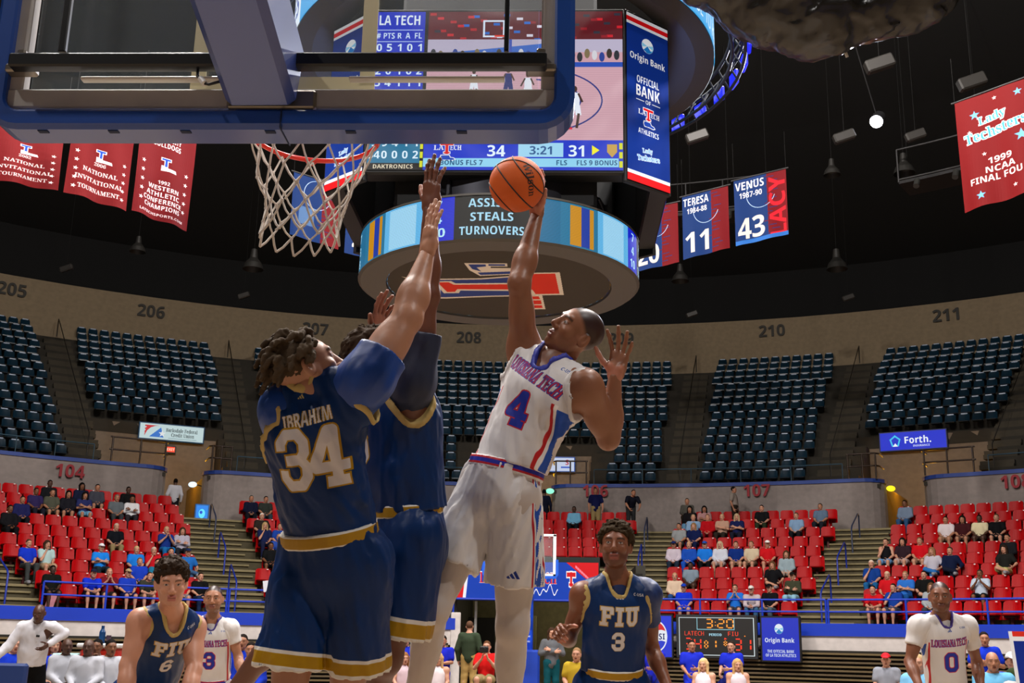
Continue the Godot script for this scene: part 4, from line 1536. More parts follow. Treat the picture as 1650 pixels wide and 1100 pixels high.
	for sx in [-1.0, 1.0]:
		for sz in [-1.0, 1.0]:
			var f0 := C + Vector3(1.86 * sx, 0, 1.84 * sz)
			var f1 := C + Vector3(2.5 * sx, 0, 1.30 * sz)
			if sx * sz < 0.0:
				var sw := f0
				f0 = f1
				f1 = sw
			var n := MB.new()
			n.quad(f0 + Vector3.UP * 7.5, f1 + Vector3.UP * 7.5, f1 + Vector3.UP * 10.1, f0 + Vector3.UP * 10.1)
			part("corner_banner", n.mesh(), bm, o, p)
			var ax := (f1 - f0).normalized()
			part("banner_frame", boxm(Vector3(0.90, 2.68, 0.08), 0.01, (f0 + f1) / 2.0 + Vector3.UP * 8.8 - ax.cross(Vector3.UP) * 0.05, Basis(ax, Vector3.UP, ax.cross(Vector3.UP))), dark, o, p)
	for k in 4:
		var b := Basis(Vector3.UP, PI / 2 * k)
		var hw := 1.80 if k % 2 == 0 else 1.24
		var zf := 1.84 if k % 2 == 0 else 2.5
		var q := func(x: float, y: float, z: float) -> Vector3: return C + b * Vector3(x, y, z)
		var m := MB.new()
		m.quad(q.call(-hw, 7.62, zf), q.call(hw, 7.62, zf), q.call(hw, 10.10, zf), q.call(-hw, 10.10, zf))
		part("video_screen", m.mesh(), vm, o, p)
		part("screen_case", boxm(Vector3(hw * 2 + 0.08, 2.60, 0.3), 0.03, Vector3(0, 8.86, zf - 0.16)), dark, o, p + C, b)
		var al := AreaLight3D.new()
		al.name = "screen_light"
		al.light_color = Color("8fb0ff")
		al.light_energy = 2.5
		al.area_size = Vector2(hw * 1.9, 2.4)
		al.area_range = 40.0
		al.shadow_enabled = true
		o.add_child(al)
		al.transform = Transform3D(b * Basis(Vector3.UP, PI), p + q.call(0, 8.86, zf + 0.1))
	# upper light ring and the blue truss ring round it
	var rc := Canvas.new(self, 1024, 128, "38a8e8")
	rc.rect(0, 0, 330, 128, "e4f0fa")
	rc.text("REEVES", 165, 98, 66, "1c4aa8", "Droid Sans", true, 1.0, 0.0, 0.5, 280)
	rc.text("TRUSTED", 600, 54, 40, "dff4ff", "Droid Sans", false, 1.0, 0.0, 0.0)
	rc.text("CLOSE TO HOME", 600, 112, 40, "dff4ff", "Droid Sans", false, 1.0, 0.0, 0.0)
	rc.text("CLOSE TO HOME", 345, 54, 34, "dff4ff", "Droid Sans", false, 1.0, 0.0, 0.0, 220)
	var rb := MB.new()
	for q in 4:
		var a0 := 180.0 + 92.0 - 90.0 * q
		for k in 30:
			var aa := deg_to_rad(a0 - 3.0 * k)
			var ab := deg_to_rad(a0 - 3.0 * (k + 1))
			var ea := Vector3(sin(aa), 0, -cos(aa))
			var eb := Vector3(sin(ab), 0, -cos(ab))
			rb.quad(C + ea * 3.35 + Vector3.UP * 10.12, C + eb * 3.35 + Vector3.UP * 10.12, C + eb * 3.35 + Vector3.UP * 11.0, C + ea * 3.35 + Vector3.UP * 11.0, [Vector2(k / 30.0, 1), Vector2((k + 1) / 30.0, 1), Vector2((k + 1) / 30.0, 0), Vector2(k / 30.0, 0)], [ea, eb, eb, ea])
	part("upper_display_band", rb.mesh(), screen_mat(rc, 1.0), o, p)
	var rr := MB.new()
	rr.lathe([Vector2(2.6, 10.3), Vector2(3.05, 10.10), Vector2(3.34, 10.11), Vector2(3.34, 11.04), Vector2(2.8, 11.2)], 0, 360, 5, C)
	part("ring_case", rr.mesh(), mat("2a2622", 0.6), o, p)
	var tr := MB.new()
	for y in [10.2, 10.55]:
		for r in [3.62, 3.82]:
			var ring := []
			for k in 60: ring.append(C + Vector3(sin(TAU * k / 60) * r, y, cos(TAU * k / 60) * r))
			tr.tube(ring, 0.03, 5, false, true)
	for k in 60:
		var a := TAU * k / 60
		var e := Vector3(sin(a), 0, cos(a))
		tr.tube([C + e * 3.62 + Vector3.UP * 10.2, C + e * 3.82 + Vector3.UP * 10.55], 0.02, 4)
		tr.tube([C + e * 3.82 + Vector3.UP * 10.2, C + e * 3.62 + Vector3.UP * 10.55], 0.02, 4)
	part("truss_ring", tr.mesh(), mat("20242c", 0.5, 0.4), o, p)
	for k in 40:
		var a := TAU * (k + 0.25) / 40
		var e := Vector3(sin(a), 0, cos(a))
		part("blue_lamp", boxm(Vector3(0.30, 0.26, 0.07), 0.02), glow("1420f0", 1.3), o, p + C + e * 3.88 + Vector3.UP * 10.38, Basis(Vector3.UP, a))
	var cb := MB.new()
	for k in 4:
		var a := TAU * (k + 0.5) / 4
		cb.tube([C + Vector3(sin(a) * 2.0, 11.2, cos(a) * 2.0), C + Vector3(sin(a) * 1.5, 23.0, cos(a) * 1.5)], 0.03, 6)
	part("cable", cb.mesh(), dark, o, p)

func under_logo(c: Canvas) -> void:
	# u runs to +x (right of the picture), v towards +z (near the camera)
	var W := "d9cfc4"
	var B := "2c3f86"
	var R := "d3301c"
	# letters above and below the bar, then the state's outline and the big lying T
	c.pts([196, 62, 306, 62, 306, 88, 262, 88, 262, 100, 320, 100, 330, 150, 230, 166, 206, 120], W, 22.0, 38.0, 0.85)
	c.pts([206, 72, 250, 72, 250, 88, 226, 96, 236, 130, 214, 110], B, 22.0, 38.0, 0.85)
	c.pts([258, 70, 300, 70, 300, 82, 258, 82], B, 22.0, 38.0, 0.85)
	c.pts([226, 138, 318, 126, 320, 146, 232, 158], B, 22.0, 38.0, 0.85)
	c.pts([20, 176, 60, 196, 230, 186, 330, 160, 338, 344, 250, 352, 120, 372, 20, 366, 60, 340, 4, 330, 44, 300, 14, 270, 70, 240], W, 22.0, 38.0, 0.85)
	c.pts([36, 188, 66, 206, 232, 196, 322, 172, 328, 334, 246, 342, 120, 360, 44, 358, 76, 334, 26, 322, 60, 296, 34, 270, 84, 238], B, 22.0, 38.0, 0.85)
	c.pts([100, 216, 150, 212, 160, 232, 350, 222, 346, 138, 440, 132, 452, 330, 362, 336, 356, 296, 168, 296, 162, 320, 120, 322], W, 22.0, 38.0, 0.85)
	c.pts([112, 224, 142, 222, 154, 244, 362, 234, 358, 148, 428, 142, 440, 318, 374, 324, 366, 284, 160, 284, 152, 308, 130, 310], R, 22.0, 38.0, 0.85)
	c.pts([330, 340, 392, 334, 400, 470, 300, 476, 300, 350], W, 22.0, 38.0, 0.85)
	c.pts([338, 350, 382, 344, 386, 372, 340, 376], R, 22.0, 38.0, 0.85)
	c.pts([340, 386, 388, 382, 390, 420, 366, 422, 364, 404, 342, 404], R, 22.0, 38.0, 0.85)
	c.pts([342, 432, 390, 430, 392, 458, 344, 460], R, 22.0, 38.0, 0.85)

func video(c: Canvas) -> void:
	# left: figures; right: the game
	c.rect(0, 0, 212, 700, "0c2cc0")
	c.text("LA TECH", 106, 62, 46, "e8f4ff", "Droid Sans", true, 1.0, 0.0, 0.5, 170)
	c.rect(4, 84, 200, 3, "cfe4ff")
	c.text("# PTS R  A  FL", 106, 126, 28, "d8ecff", "Droid Sans", true, 1.0, 0.0, 0.5, 188)
	c.rect(4, 138, 200, 3, "cfe4ff")
	c.rect(0, 400, 212, 320, "1a7298")
	var rows := ["0 5 1 0 1", "1 9 2 2 0", "2 0 1 0 2", "5 4 1 1 1", "8 2 0 1 0", "11 3 4 0 1", "3 1 1 1 1", "6 3 0 0 0", "9 9 4 1 1", "34 0 0 0 2"]
	for k in rows.size():
		var f: PackedStringArray = rows[k].split(" ")
		for j in f.size(): c.text(f[j], 26 + j * 42, 184 + k * 54, 34, "dff2ff", "Droid Sans", true)
	c.rect(0, 690, 212, 30, "040404")
	c.text("DAKTRONICS", 106, 714, 18, "e8dcc0", "Droid Sans", true, 1.0, 0.0, 0.5, 160)
	# the court
	c.rect(226, 0, 798, 590, "c99aa6")
	for k in 30: c.rect(226, 300 + k * 10, 798, 2, "bf8e9b")
	c.rect(226, 0, 798, 140, "5a0a18")
	for k in 46:
		var r := fmod(k * 137.0, 780.0)
		c.rect(232 + r, 6 + fmod(k * 53.0, 120.0), 26, 12, ["b01020", "1a66c8", "d8d8e8", "8c1020", "2a2a38", "c81828"][k % 6])
	c.rect(226, 130, 798, 60, "b8b0c8")
	c.pts([226, 200, 700, 150, 700, 190, 226, 250], "2a62c0")
	for k in 26: c.disc(250 + k * 30, 196 + (k % 3) * 8, 11, 22, ["20242e", "7a6a4a", "d0d0d8", "1a3a90", "30281e"][k % 5])
	c.rect(226, 236, 798, 22, "1848b0")
	c.rect(226, 258, 798, 330, "cfa2ae")
	for k in 32: c.rect(226, 262 + k * 10, 798, 2, "c296a2")
	# backboard
	c.rect(452, 40, 90, 8, "dcecff")
	c.rect(452, 40, 8, 80, "dcecff")
	c.rect(534, 40, 8, 80, "dcecff")
	c.rect(452, 112, 90, 8, "dcecff")
	c.rect(500, 110, 50, 8, "e83010")
	c.rect(560, 130, 12, 60, "2a4ab0")
	# arcs
	for l in [[640.0, 300.0, 300.0, 150.0], [640.0, 300.0, 214.0, 96.0]]:
		var prev := Vector2.ZERO
		for k in 40:
			var a := deg_to_rad(-80.0 + 170.0 * k / 39.0)
			var q := Vector2(l[0] + cos(a) * l[2], l[1] + 110 + sin(a) * l[3])
			if k > 0: c.line(prev, q, 6, "1c2c7c")
			prev = q
	# players
	figure_2d(c, 830, 430, 1.15, "e6ebf6", "3a2014")
	figure_2d(c, 560, 330, 0.9, "14206a", "50301e")
	figure_2d(c, 640, 350, 0.9, "e6ebf6", "3a2014")
	figure_2d(c, 420, 330, 0.8, "e6ebf6", "3a2014")
	# heads at the bottom edge
	for k in [[290, "1a48b0"], [420, "c81828"], [456, "8aa8c0"], [640, "18181c"], [720, "101014"], [570, "18181c"]]:
		c.disc(k[0], 562, 16, 20, "3a2418")
		c.disc(k[0], 596, 34, 26, k[1])
	# score strip
	c.rect(226, 588, 798, 132, "1034c8")
	c.rect(226, 668, 780, 38, "8fd4f2")
	la_tech(c, 320, 628, 0.62)
	c.text("34", 518, 660, 50, "e8f6ff", "Droid Sans", true)
	c.rect(606, 600, 180, 62, "9fd8f4")
	c.text("3:21", 696, 652, 38, "2a5a90", "Droid Sans", true)
	c.text("31", 838, 660, 50, "e8f6ff", "Droid Sans", true)
	c.pts([900, 610, 930, 632, 900, 654], "f8f020")
	# the team's animal emblem at the right is left out; a plain gold and white shield stands there
	c.pts([960, 606, 1000, 606, 1000, 640, 980, 664, 960, 640], "c8a04a")
	c.text("BONUS FLS 7", 380, 698, 22, "14507c", "Droid Sans", true, 1.0, 0.0, 0.5, 170)
	c.text("FLS", 780, 698, 22, "14507c", "Droid Sans", true)
	c.text("FLS 9 BONUS", 920, 698, 22, "14507c", "Droid Sans", true, 1.0, 0.0, 0.5, 160)
	for k in 3:
		c.rect(1008, 600 + k * 40, 14, 28, "d8dc20")
		c.rect(212, 600 + k * 40, 12, 28, "d8dc20")

func figure_2d(c: Canvas, x: float, y: float, s: float, shirt: String, skin: String) -> void:
	c.disc(x, y - 62 * s, 9 * s, 12 * s, skin)
	c.pts([-16, -48, 16, -48, 18, 6, -16, 6], shirt, x, y, s)
	c.line(Vector2(x - 14 * s, y - 42 * s), Vector2(x - 30 * s, y - 8 * s), 7 * s, skin)
	c.line(Vector2(x + 14 * s, y - 42 * s), Vector2(x + 26 * s, y - 14 * s), 7 * s, skin)
	c.pts([-17, 2, 19, 2, 24, 40, 4, 40, 1, 18, -4, 42, -22, 40], shirt, x, y, s)
	c.line(Vector2(x - 12 * s, y + 40 * s), Vector2(x - 18 * s, y + 88 * s), 9 * s, skin)
	c.line(Vector2(x + 14 * s, y + 38 * s), Vector2(x + 8 * s, y + 86 * s), 9 * s, skin)
	c.line(Vector2(x - 24 * s, y + 92 * s), Vector2(x - 12 * s, y + 92 * s), 8 * s, "d81838")

func corner_banner(c: Canvas) -> void:
	c.rect(0, 0, 256, 16, "e8f0fa")
	c.rect(0, 16, 256, 22, "d8141c")
	c.rect(0, 38, 256, 14, "e8f0fa")
	origin_mark(c, 128, 130, 36)
	c.text("Origin Bank", 128, 232, 46, "f0f4fa", "Droid Sans", true, 1.0, 0.0, 0.5, 216)
	c.text("OFFICIAL", 128, 330, 36, "e8eef8", "Droid Sans", true, 1.0, 0.0, 0.5, 136)
	c.text("BANK", 128, 394, 54, "f4f6fa", "Droid Sans", true, 1.0, 0.0, 0.5, 144)
	c.text("OF", 128, 424, 20, "e8eef8")
	c.rect(54, 412, 50, 4, "e8eef8")
	c.rect(152, 412, 50, 4, "e8eef8")
	la_tech(c, 128, 478, 0.72)
	c.text("ATHLETICS", 128, 576, 26, "e8eef8", "Droid Sans", true, 1.0, 0.0, 0.5, 124)
	script_name(c, 128, 680, 0.8, -0.15)
	c.rect(0, 766, 256, 16, "e8f0fa")
	c.rect(0, 782, 256, 34, "d8141c")

# ---------------------------------------------------------------- banners
func hang(called: String, label: String, group: String, px: Array, d: Array, c: Canvas, wave := 0.05) -> void:
	# px: bottom left, bottom right, top right, top left
	var q := []
	for i in 4: q.append(at(px[i * 2], px[i * 2 + 1], d[i]))
	# hang straight down: the lower corners under the upper ones
	var h: float = (q[3].y - q[0].y + q[2].y - q[1].y) / 2.0
	q[0] = Vector3(q[3].x, q[3].y - h, q[3].z)
	q[1] = Vector3(q[2].x, q[2].y - h, q[2].z)
	var mid: Vector3 = (q[0] + q[1]) / 2.0
	var o := thing(called, label, "banner", mid, group)
	var m := sheet(q[0] - mid, q[1] - mid, q[2] - mid, q[3] - mid, wave, 28, 10, mid.x)
	part("cloth", m, print_mat(c, 0.7, true), o)
	var dir: Vector3 = (q[2] - q[3]).normalized() * 0.08
	part("rod", tubem([q[3] - mid - dir, q[2] - mid + dir], 0.025, 6), mat("2a2a2c", 0.5), o)
	var st := MB.new()
	for k in [q[3], q[2]]: st.tube([k - mid, k - mid + Vector3(0, 1.2, 0)], 0.008, 4)
	part("cord", st.mesh(), mat("060606", 1.0), o)

func banners() -> void:
	var red := "6c040a"
	# three red banners hanging at the left
	var txt := [["2002|NATIONAL|INVITATIONAL|TOURNAMENT", [-12, 296, 94, 318, 104, 216, -12, 190], 21.0], ["2006|NATIONAL|INVITATIONAL|TOURNAMENT", [108, 322, 209, 352, 217, 221, 120, 185], 21.0], ["1992|WESTERN|ATHLETIC|CONFERENCE|CHAMPIONS", [216, 356, 308, 386, 318, 218, 229, 180], 20.0]]
	for k in 3:
		var c := Canvas.new(self, 320, 560 if k == 2 else 460, red)
		var h: int = c.h
		if k == 2:
			for l in [["LOUISIANA", 34], ["TECH", 72], ["UNIVERSITY", 110], ["BULLDOGS", 148]]: c.text(l[0], 160, l[1], 30, "e8e0e0", "Droid Sans", true, 1.0, 0.0, 0.5, 150)
		c.pts([-30, -40, 30, -40, 30, -20, 12, -20, 12, 20, 60, 24, 66, 44, 20, 40, -24, 44, -24, 10, -10, 10, -10, -20, -30, -20], "e8e6ee", 160, h * 0.36 + 20 if k != 2 else 240.0, 0.9)
		c.pts([-24, -36, 24, -36, 24, -24, 8, -24, 8, 14, -6, 14, -6, -24, -24, -24], "1c48b0", 160, h * 0.36 + 20 if k != 2 else 240.0, 0.9)
		var ls: PackedStringArray = txt[k][0].split("|")
		var y0 := 250.0 if k < 2 else 356.0
		for j in ls.size():
			c.text(ls[j], 160, y0 + j * (54 if k < 2 else 36), 26 if j > 0 else 20, "e6dcdc", "Droid Serif" if k < 2 else "Droid Sans", true, 1.0, 0.0, 0.5, 0.0 if j == 0 else 44.0 + 17.0 * ls[j].length())
		for j in 5:
			c.star(36, 200 + j * 52 + (60 if k == 2 else 0), 13, "e8e0e0", 0.2)
			c.star(284, 200 + j * 52 + (60 if k == 2 else 0), 13, "e8e0e0", 0.2)
		if k == 2: c.text("LATECHSPORTS.COM", 160, 536, 14, "e0d4d4", "Droid Sans", true, 1.0, 0.0, 0.5, 250)
		var d: float = txt[k][2]
		hang("championship_banner", ["red banner of a 2002 tournament, leftmost under the blue backboard padding", "red banner of a 2006 tournament, second of the three at the left", "red conference champions banner, nearest the net of the three at the left"][k], "red banners at the left", txt[k][1], [d, d * 1.04, d * 1.04, d], c)
	# red final four banner at the right
	var c := Canvas.new(self, 360, 620, "6c0408")
	c.star(90, 110, 26, "6aaade")
	c.star(300, 60, 22, "6aaade")
	c.star(190, 50, 12, "e8e0e0")
	c.star(300, 300, 34, "6aaade")
	c.star(60, 200, 12, "e8e0e0")
	c.star(120, 340, 12, "e8e0e0")
	c.star(330, 230, 12, "e8e0e0")
	script_name(c, 185, 210, 1.75, -0.1)
	c.text("1999", 190, 400, 34, "e8e2e0", "Droid Sans", true, 1.15)
	c.text("NCAA", 190, 448, 34, "e8e2e0", "Droid Sans", true, 1.15)
	c.text("FINAL FOUR", 186, 496, 36, "e8e2e0", "Droid Sans", true, 1.0, 0.0, 0.5, 280)
	c.star(90, 560, 24, "6aaade")
	c.star(250, 556, 12, "e8e0e0")
	c.star(340, 540, 20, "6aaade")
	hang("championship_banner", "large red banner reading 1999 NCAA FINAL FOUR at the right edge", "", [1556, 362, 1662, 322, 1658, 122, 1538, 166], [28.0, 27.0, 27.0, 28.0], c, 0.06)
	# retired numbers: blue with a red stripe down one side
	var jr := [["43", "VENUS", "1987-90", "LACY", [1184, 406, 1267, 388, 1266, 271, 1182, 291], 34.0, "blue and red banner of number 43, rightmost of the jersey banners"],
		["11", "TERESA", "1984-88", "", [1103, 428, 1174, 408, 1173, 298, 1099, 317], 34.0, "blue and red banner of number 11, between the banners of 20 and 43"],
		["20", "  M", "  -84", "", [1026, 448, 1092, 430, 1092, 325, 1022, 340], 34.0, "blue and red banner of number 20, partly behind the scoreboard on its right"],
		["4", "", "", "", [562, 416, 624, 428, 624, 330, 560, 318], 34.0, "blue and red banner of number 4, partly behind the scoreboard on its left"],
		["", "", "", "", [470, 390, 551, 408, 551, 300, 474, 276], 34.0, "blue and red jersey banner hanging behind the net"]]
	for j in jr:
		var k := Canvas.new(self, 256, 400, "0e2e66")
		k.rect(160, 0, 96, 400, "6a0812")
		for i in 24: k.rect(140 + (i * 37) % 40, (i * 53) % 400, 40, 4, "6a0812" if i % 2 else "0e2e66")
		for i in 20:
			var a := deg_to_rad(i * 12.0 + 20)
			k.line(Vector2(130 + cos(a) * 70, 110 + sin(a) * 90), Vector2(130 + cos(a + 0.21) * 70, 110 + sin(a + 0.21) * 90), 3, "a8c4e4")
		k.text(j[1], 76, 72, 50, "d8d8e0", "Droid Sans", true, 1.0, 0.0, 0.5, minf(140.0, 28.0 * j[1].length()))
		k.text(j[2], 80, 122, 34, "d8d8e0", "Droid Sans", true, 1.0, 0.0, 0.5, 110)
		k.text(j[0], 78, 370, 128, "cfcac4", "Droid Sans", true, 1.0, 0.0, 0.5, 130.0 if j[0].length() > 1 else 66.0)
		if j[0] == "": k.rect(40, 200, 80, 110, "4a6a96")
		if j[3] == "LACY": k.text(j[3], 248, 390, 80, "d01828", "Droid Sans", true, 1.0, -PI / 2, 0.0, 360)
		elif j[3] != "": k.text(j[3], 232, 390, 50, "8c1220", "Droid Sans", true, 1.0, -PI / 2, 0.0, 360)
		if j[3] == "LACY": k.rect(0, 376, 256, 24, "2a66b4")
		hang("jersey_banner", j[6], "jersey banners", j[4], [j[5], j[5], j[5], j[5]], k, 0.03)

# ---------------------------------------------------------------- roof gear
func roof_gear() -> void:
	for s in [[4.0, 21.0, "nearer the scoreboard"], [33.0, 62.0, "above the red script banner"]]:
		var a0: float = s[0]
		var a1: float = s[1]
		var o := thing("catwalk", "dark catwalk with thin rails under the roof, %s" % s[2], "catwalk", pol((a0 + a1) / 2, 22, 16.0))
		var pale := mat("2c2c2e", 0.6)
		for y in [16.1, 17.15]: part("rail", tubem(arc_pts(22.0, y, a0, a1), 0.03, 5), pale, o, -o.position)
		part("walkway", arc([Vector2(22.0, 15.95), Vector2(22.0, 16.05), Vector2(23.2, 16.05), Vector2(23.2, 15.95), Vector2(22.0, 15.95)], a0, a1, 3.0), mat("161618", 0.8), o, -o.position)
		for i in 6:
			var a := lerpf(a0, a1, i / 5.0)
			part("post", tubem([pol(a, 22.0, 16.0), pol(a, 22.0, 17.15)], 0.03, 5), pale, o, -o.position)
			part("hanger", tubem([pol(a, 23.2, 16.0), pol(a, 23.2, 23.0)], 0.012, 4), mat("040404", 1.0), o, -o.position)
		for i in 9:
			var a := lerpf(a0, a1, (i + 0.5) / 9.0)
			part("lamp_head", tubem([pol(a, 21.9, 15.9), pol(a, 21.75, 15.65)], 0.10, 8), mat("343432", 0.4), o, -o.position)
	# the one lit lamp
	var lp := at(1412, 196, 34.0)
	var d := (Vector3(0, 0, CZ) - lp).normalized()
	var b := Basis.looking_at(d)
	var o := thing("lit_floodlight", "single lit floodlight glaring white among dark ones under the roof", "floodlight", lp)
	o.basis = b
	part("housing", tubem([Vector3(0, 0, 0.4), Vector3(0, 0, 0.02)], 0.2, 14), mat("1c1c1e", 0.5), o)
	var sp := SphereMesh.new()
	sp.radius = 0.19
	sp.height = 0.2
	part("lens", sp, glow("f4f6ff", 14.0), o, Vector3.ZERO, Basis(Vector3.RIGHT, PI / 2))
	part("hanger", tubem([Vector3(0, 0.15, 0.2), Vector3(0, 4.0, 0.2)], 0.02, 4), mat("161618", 0.8), o)
	var s := SpotLight3D.new()
	s.name = "beam"
	s.light_color = Color("eef2ff")
	s.light_energy = 160.0
	s.light_size = 0.2
	s.spot_angle = 40.0
	s.spot_range = 80.0
	s.spot_attenuation = 2.0
	s.shadow_enabled = true
	o.add_child(s)
	s.position = Vector3(0, 0, -0.2)
	# dark fittings
	var k := 0
	for f in [[1417, 103, 30.0, 0.35, "box"], [1123, 220, 33.0, 0.3, "box"], [1360, 220, 34.0, 0.3, "box"], [1475, 218, 34.0, 0.28, "box"], [1566, 132, 31.0, 0.35, "box"], [1340, 268, 38.0, 0.32, "bell"], [1456, 262, 38.0, 0.4, "bell"], [1348, 416, 44.0, 0.45, "bell"], [1096, 438, 46.0, 0.4, "bell"], [409, 416, 44.0, 0.45, "bell"], [223, 392, 44.0, 0.35, "bell"], [107, 432, 48.0, 0.25, "box"], [393, 476, 52.0, 0.25, "box"], [1367, 479, 52.0, 0.25, "box"], [1115, 506, 54.0, 0.25, "box"]]:
		var p := at(f[0], f[1], f[2])
		var lab: String = ["first long box fitting under the tarpaulin", "box fitting just right of the scoreboard's corner banner", "slim box fitting left below the lit floodlight", "box fitting right of the lit floodlight", "box fitting left of the red script banner", "bell lamp below the lit floodlight, left one", "bell lamp below the lit floodlight, right one", "bell lamp low over the upper wall near number 210", "bell lamp under the number 20 banner", "bell lamp left below the net", "faint bell lamp below the red champions banner", "small pale fitting above the wall left of number 206", "small pale fitting above the upper wall between the net and the dreadlocked player", "small pale fitting above the upper wall right of the scoreboard", "small pale fitting low above the wall behind the dunking player's raised left hand"][k]
		var t := thing("roof_fitting", "unlit " + lab, "fitting", p, "unlit fittings under the roof")
		if f[4] == "box":
			part("case", boxm(Vector3(f[3] * 2.2, f[3], f[3] * 0.8), 0.04, Vector3.ZERO, Basis(Vector3.FORWARD, -0.35)), mat("2a2826", 0.5), t)
		else:
			var m := MB.new()
			m.lathe([Vector2(f[3] * 0.9, -f[3]), Vector2(f[3] * 0.75, -f[3] * 0.5), Vector2(f[3] * 0.35, 0.0), Vector2(f[3] * 0.25, f[3] * 0.8), Vector2(0.01, f[3] * 0.85)], 0, 360, 24, Vector3.ZERO)
			part("shade", m.mesh(), mat("22211f", 0.5), t)
		part("stem", tubem([Vector3(0, f[3] * 0.4, 0), Vector3(0, 22.6 - p.y, 0)], 0.008, 4), mat("040404", 1.0), t)
		k += 1
	# dark tarpaulin bundle at the top right
	var c := at(1352, 6, 11.0)
	var t := thing("tarpaulin_bundle", "big dark shiny tarpaulin bundle slung under the roof at the top right", "tarpaulin", c)
	var F := Field.new(Vector3(-2.6, -1.4, -1.3), Vector3(2.6, 1.6, 1.3), 0.05)
	var pr := [[-1.9, 0.5, 0.55], [-1.0, 0.2, 0.75], [-0.35, -0.08, 0.72], [0.4, 0.12, 0.62], [1.1, 0.3, 0.62], [1.8, 0.75, 0.5]]
	for i in pr.size() - 1: F.cone(Vector3(pr[i][0], pr[i][1], 0), Vector3(pr[i + 1][0], pr[i + 1][1], 0), pr[i][2], pr[i + 1][2], 0.25)
	F.rough(fold_noise, Vector3(1.6, 3.0, 1.6), 0.16)
	F.rough(fold_noise, Vector3(5.0, 9.0, 5.0), 0.02)
	var tm := MB.new()
	F.net(tm)
	var bas := Basis(cr, Vector3.UP, -cf).orthonormalized()
	part("tarpaulin", tm.mesh(), mat("14110d", 0.25), t, Vector3.ZERO, bas.scaled(Vector3.ONE * 0.647))
	part("rope", tubem([at(1361, 66, 11.0) - c, at(1362, 84, 11.0) - c, at(1365, 92, 11.0) - c], 0.016, 5), mat("c8c4bc", 0.8), t)
	part("sling", tubem([bas * Vector3(-0.9, 0.26, 0), bas * Vector3(-0.9, 0.26, 0) + Vector3(0, 14.5, 0)], 0.03, 5), mat("161618", 0.8), t)
	part("sling", tubem([bas * Vector3(0.9, 0.4, 0), bas * Vector3(0.9, 0.4, 0) + Vector3(0, 14.5, 0)], 0.03, 5), mat("161618", 0.8), t)

# ---------------------------------------------------------------- signs at the far side
func panel(called: String, label: String, cat: String, a: float, r: float, w: float, y0: float, y1: float, m: Material, frame: Material, depth := 0.14, tilt := 0.0) -> Node3D:
	var o := thing(called, label, cat, pol(a, r, y0))
	o.basis = Basis(Vector3.UP, -deg_to_rad(a)) * Basis(Vector3.FORWARD, tilt)
	var q := MB.new()
	q.quad(Vector3(-w / 2, 0, depth / 2 + 0.003), Vector3(w / 2, 0, depth / 2 + 0.003), Vector3(w / 2, y1 - y0, depth / 2 + 0.003), Vector3(-w / 2, y1 - y0, depth / 2 + 0.003))
	part("face", q.mesh(), m, o)
	part("case", boxm(Vector3(w + 0.1, y1 - y0 + 0.1, depth), 0.015, Vector3(0, (y1 - y0) / 2, 0)), frame, o)
	return o

func area_lamp(o: Node3D, w: float, h: float, col: String, e: float, z: float) -> void:
	var al := AreaLight3D.new()
	al.name = "face_light"
	al.light_color = Color(col)
	al.light_energy = e
	al.area_size = Vector2(w, h)
	al.area_range = 25.0
	al.shadow_enabled = true
	o.add_child(al)
	al.transform = Transform3D(Basis(Vector3.UP, PI), Vector3(0, h / 2, z))

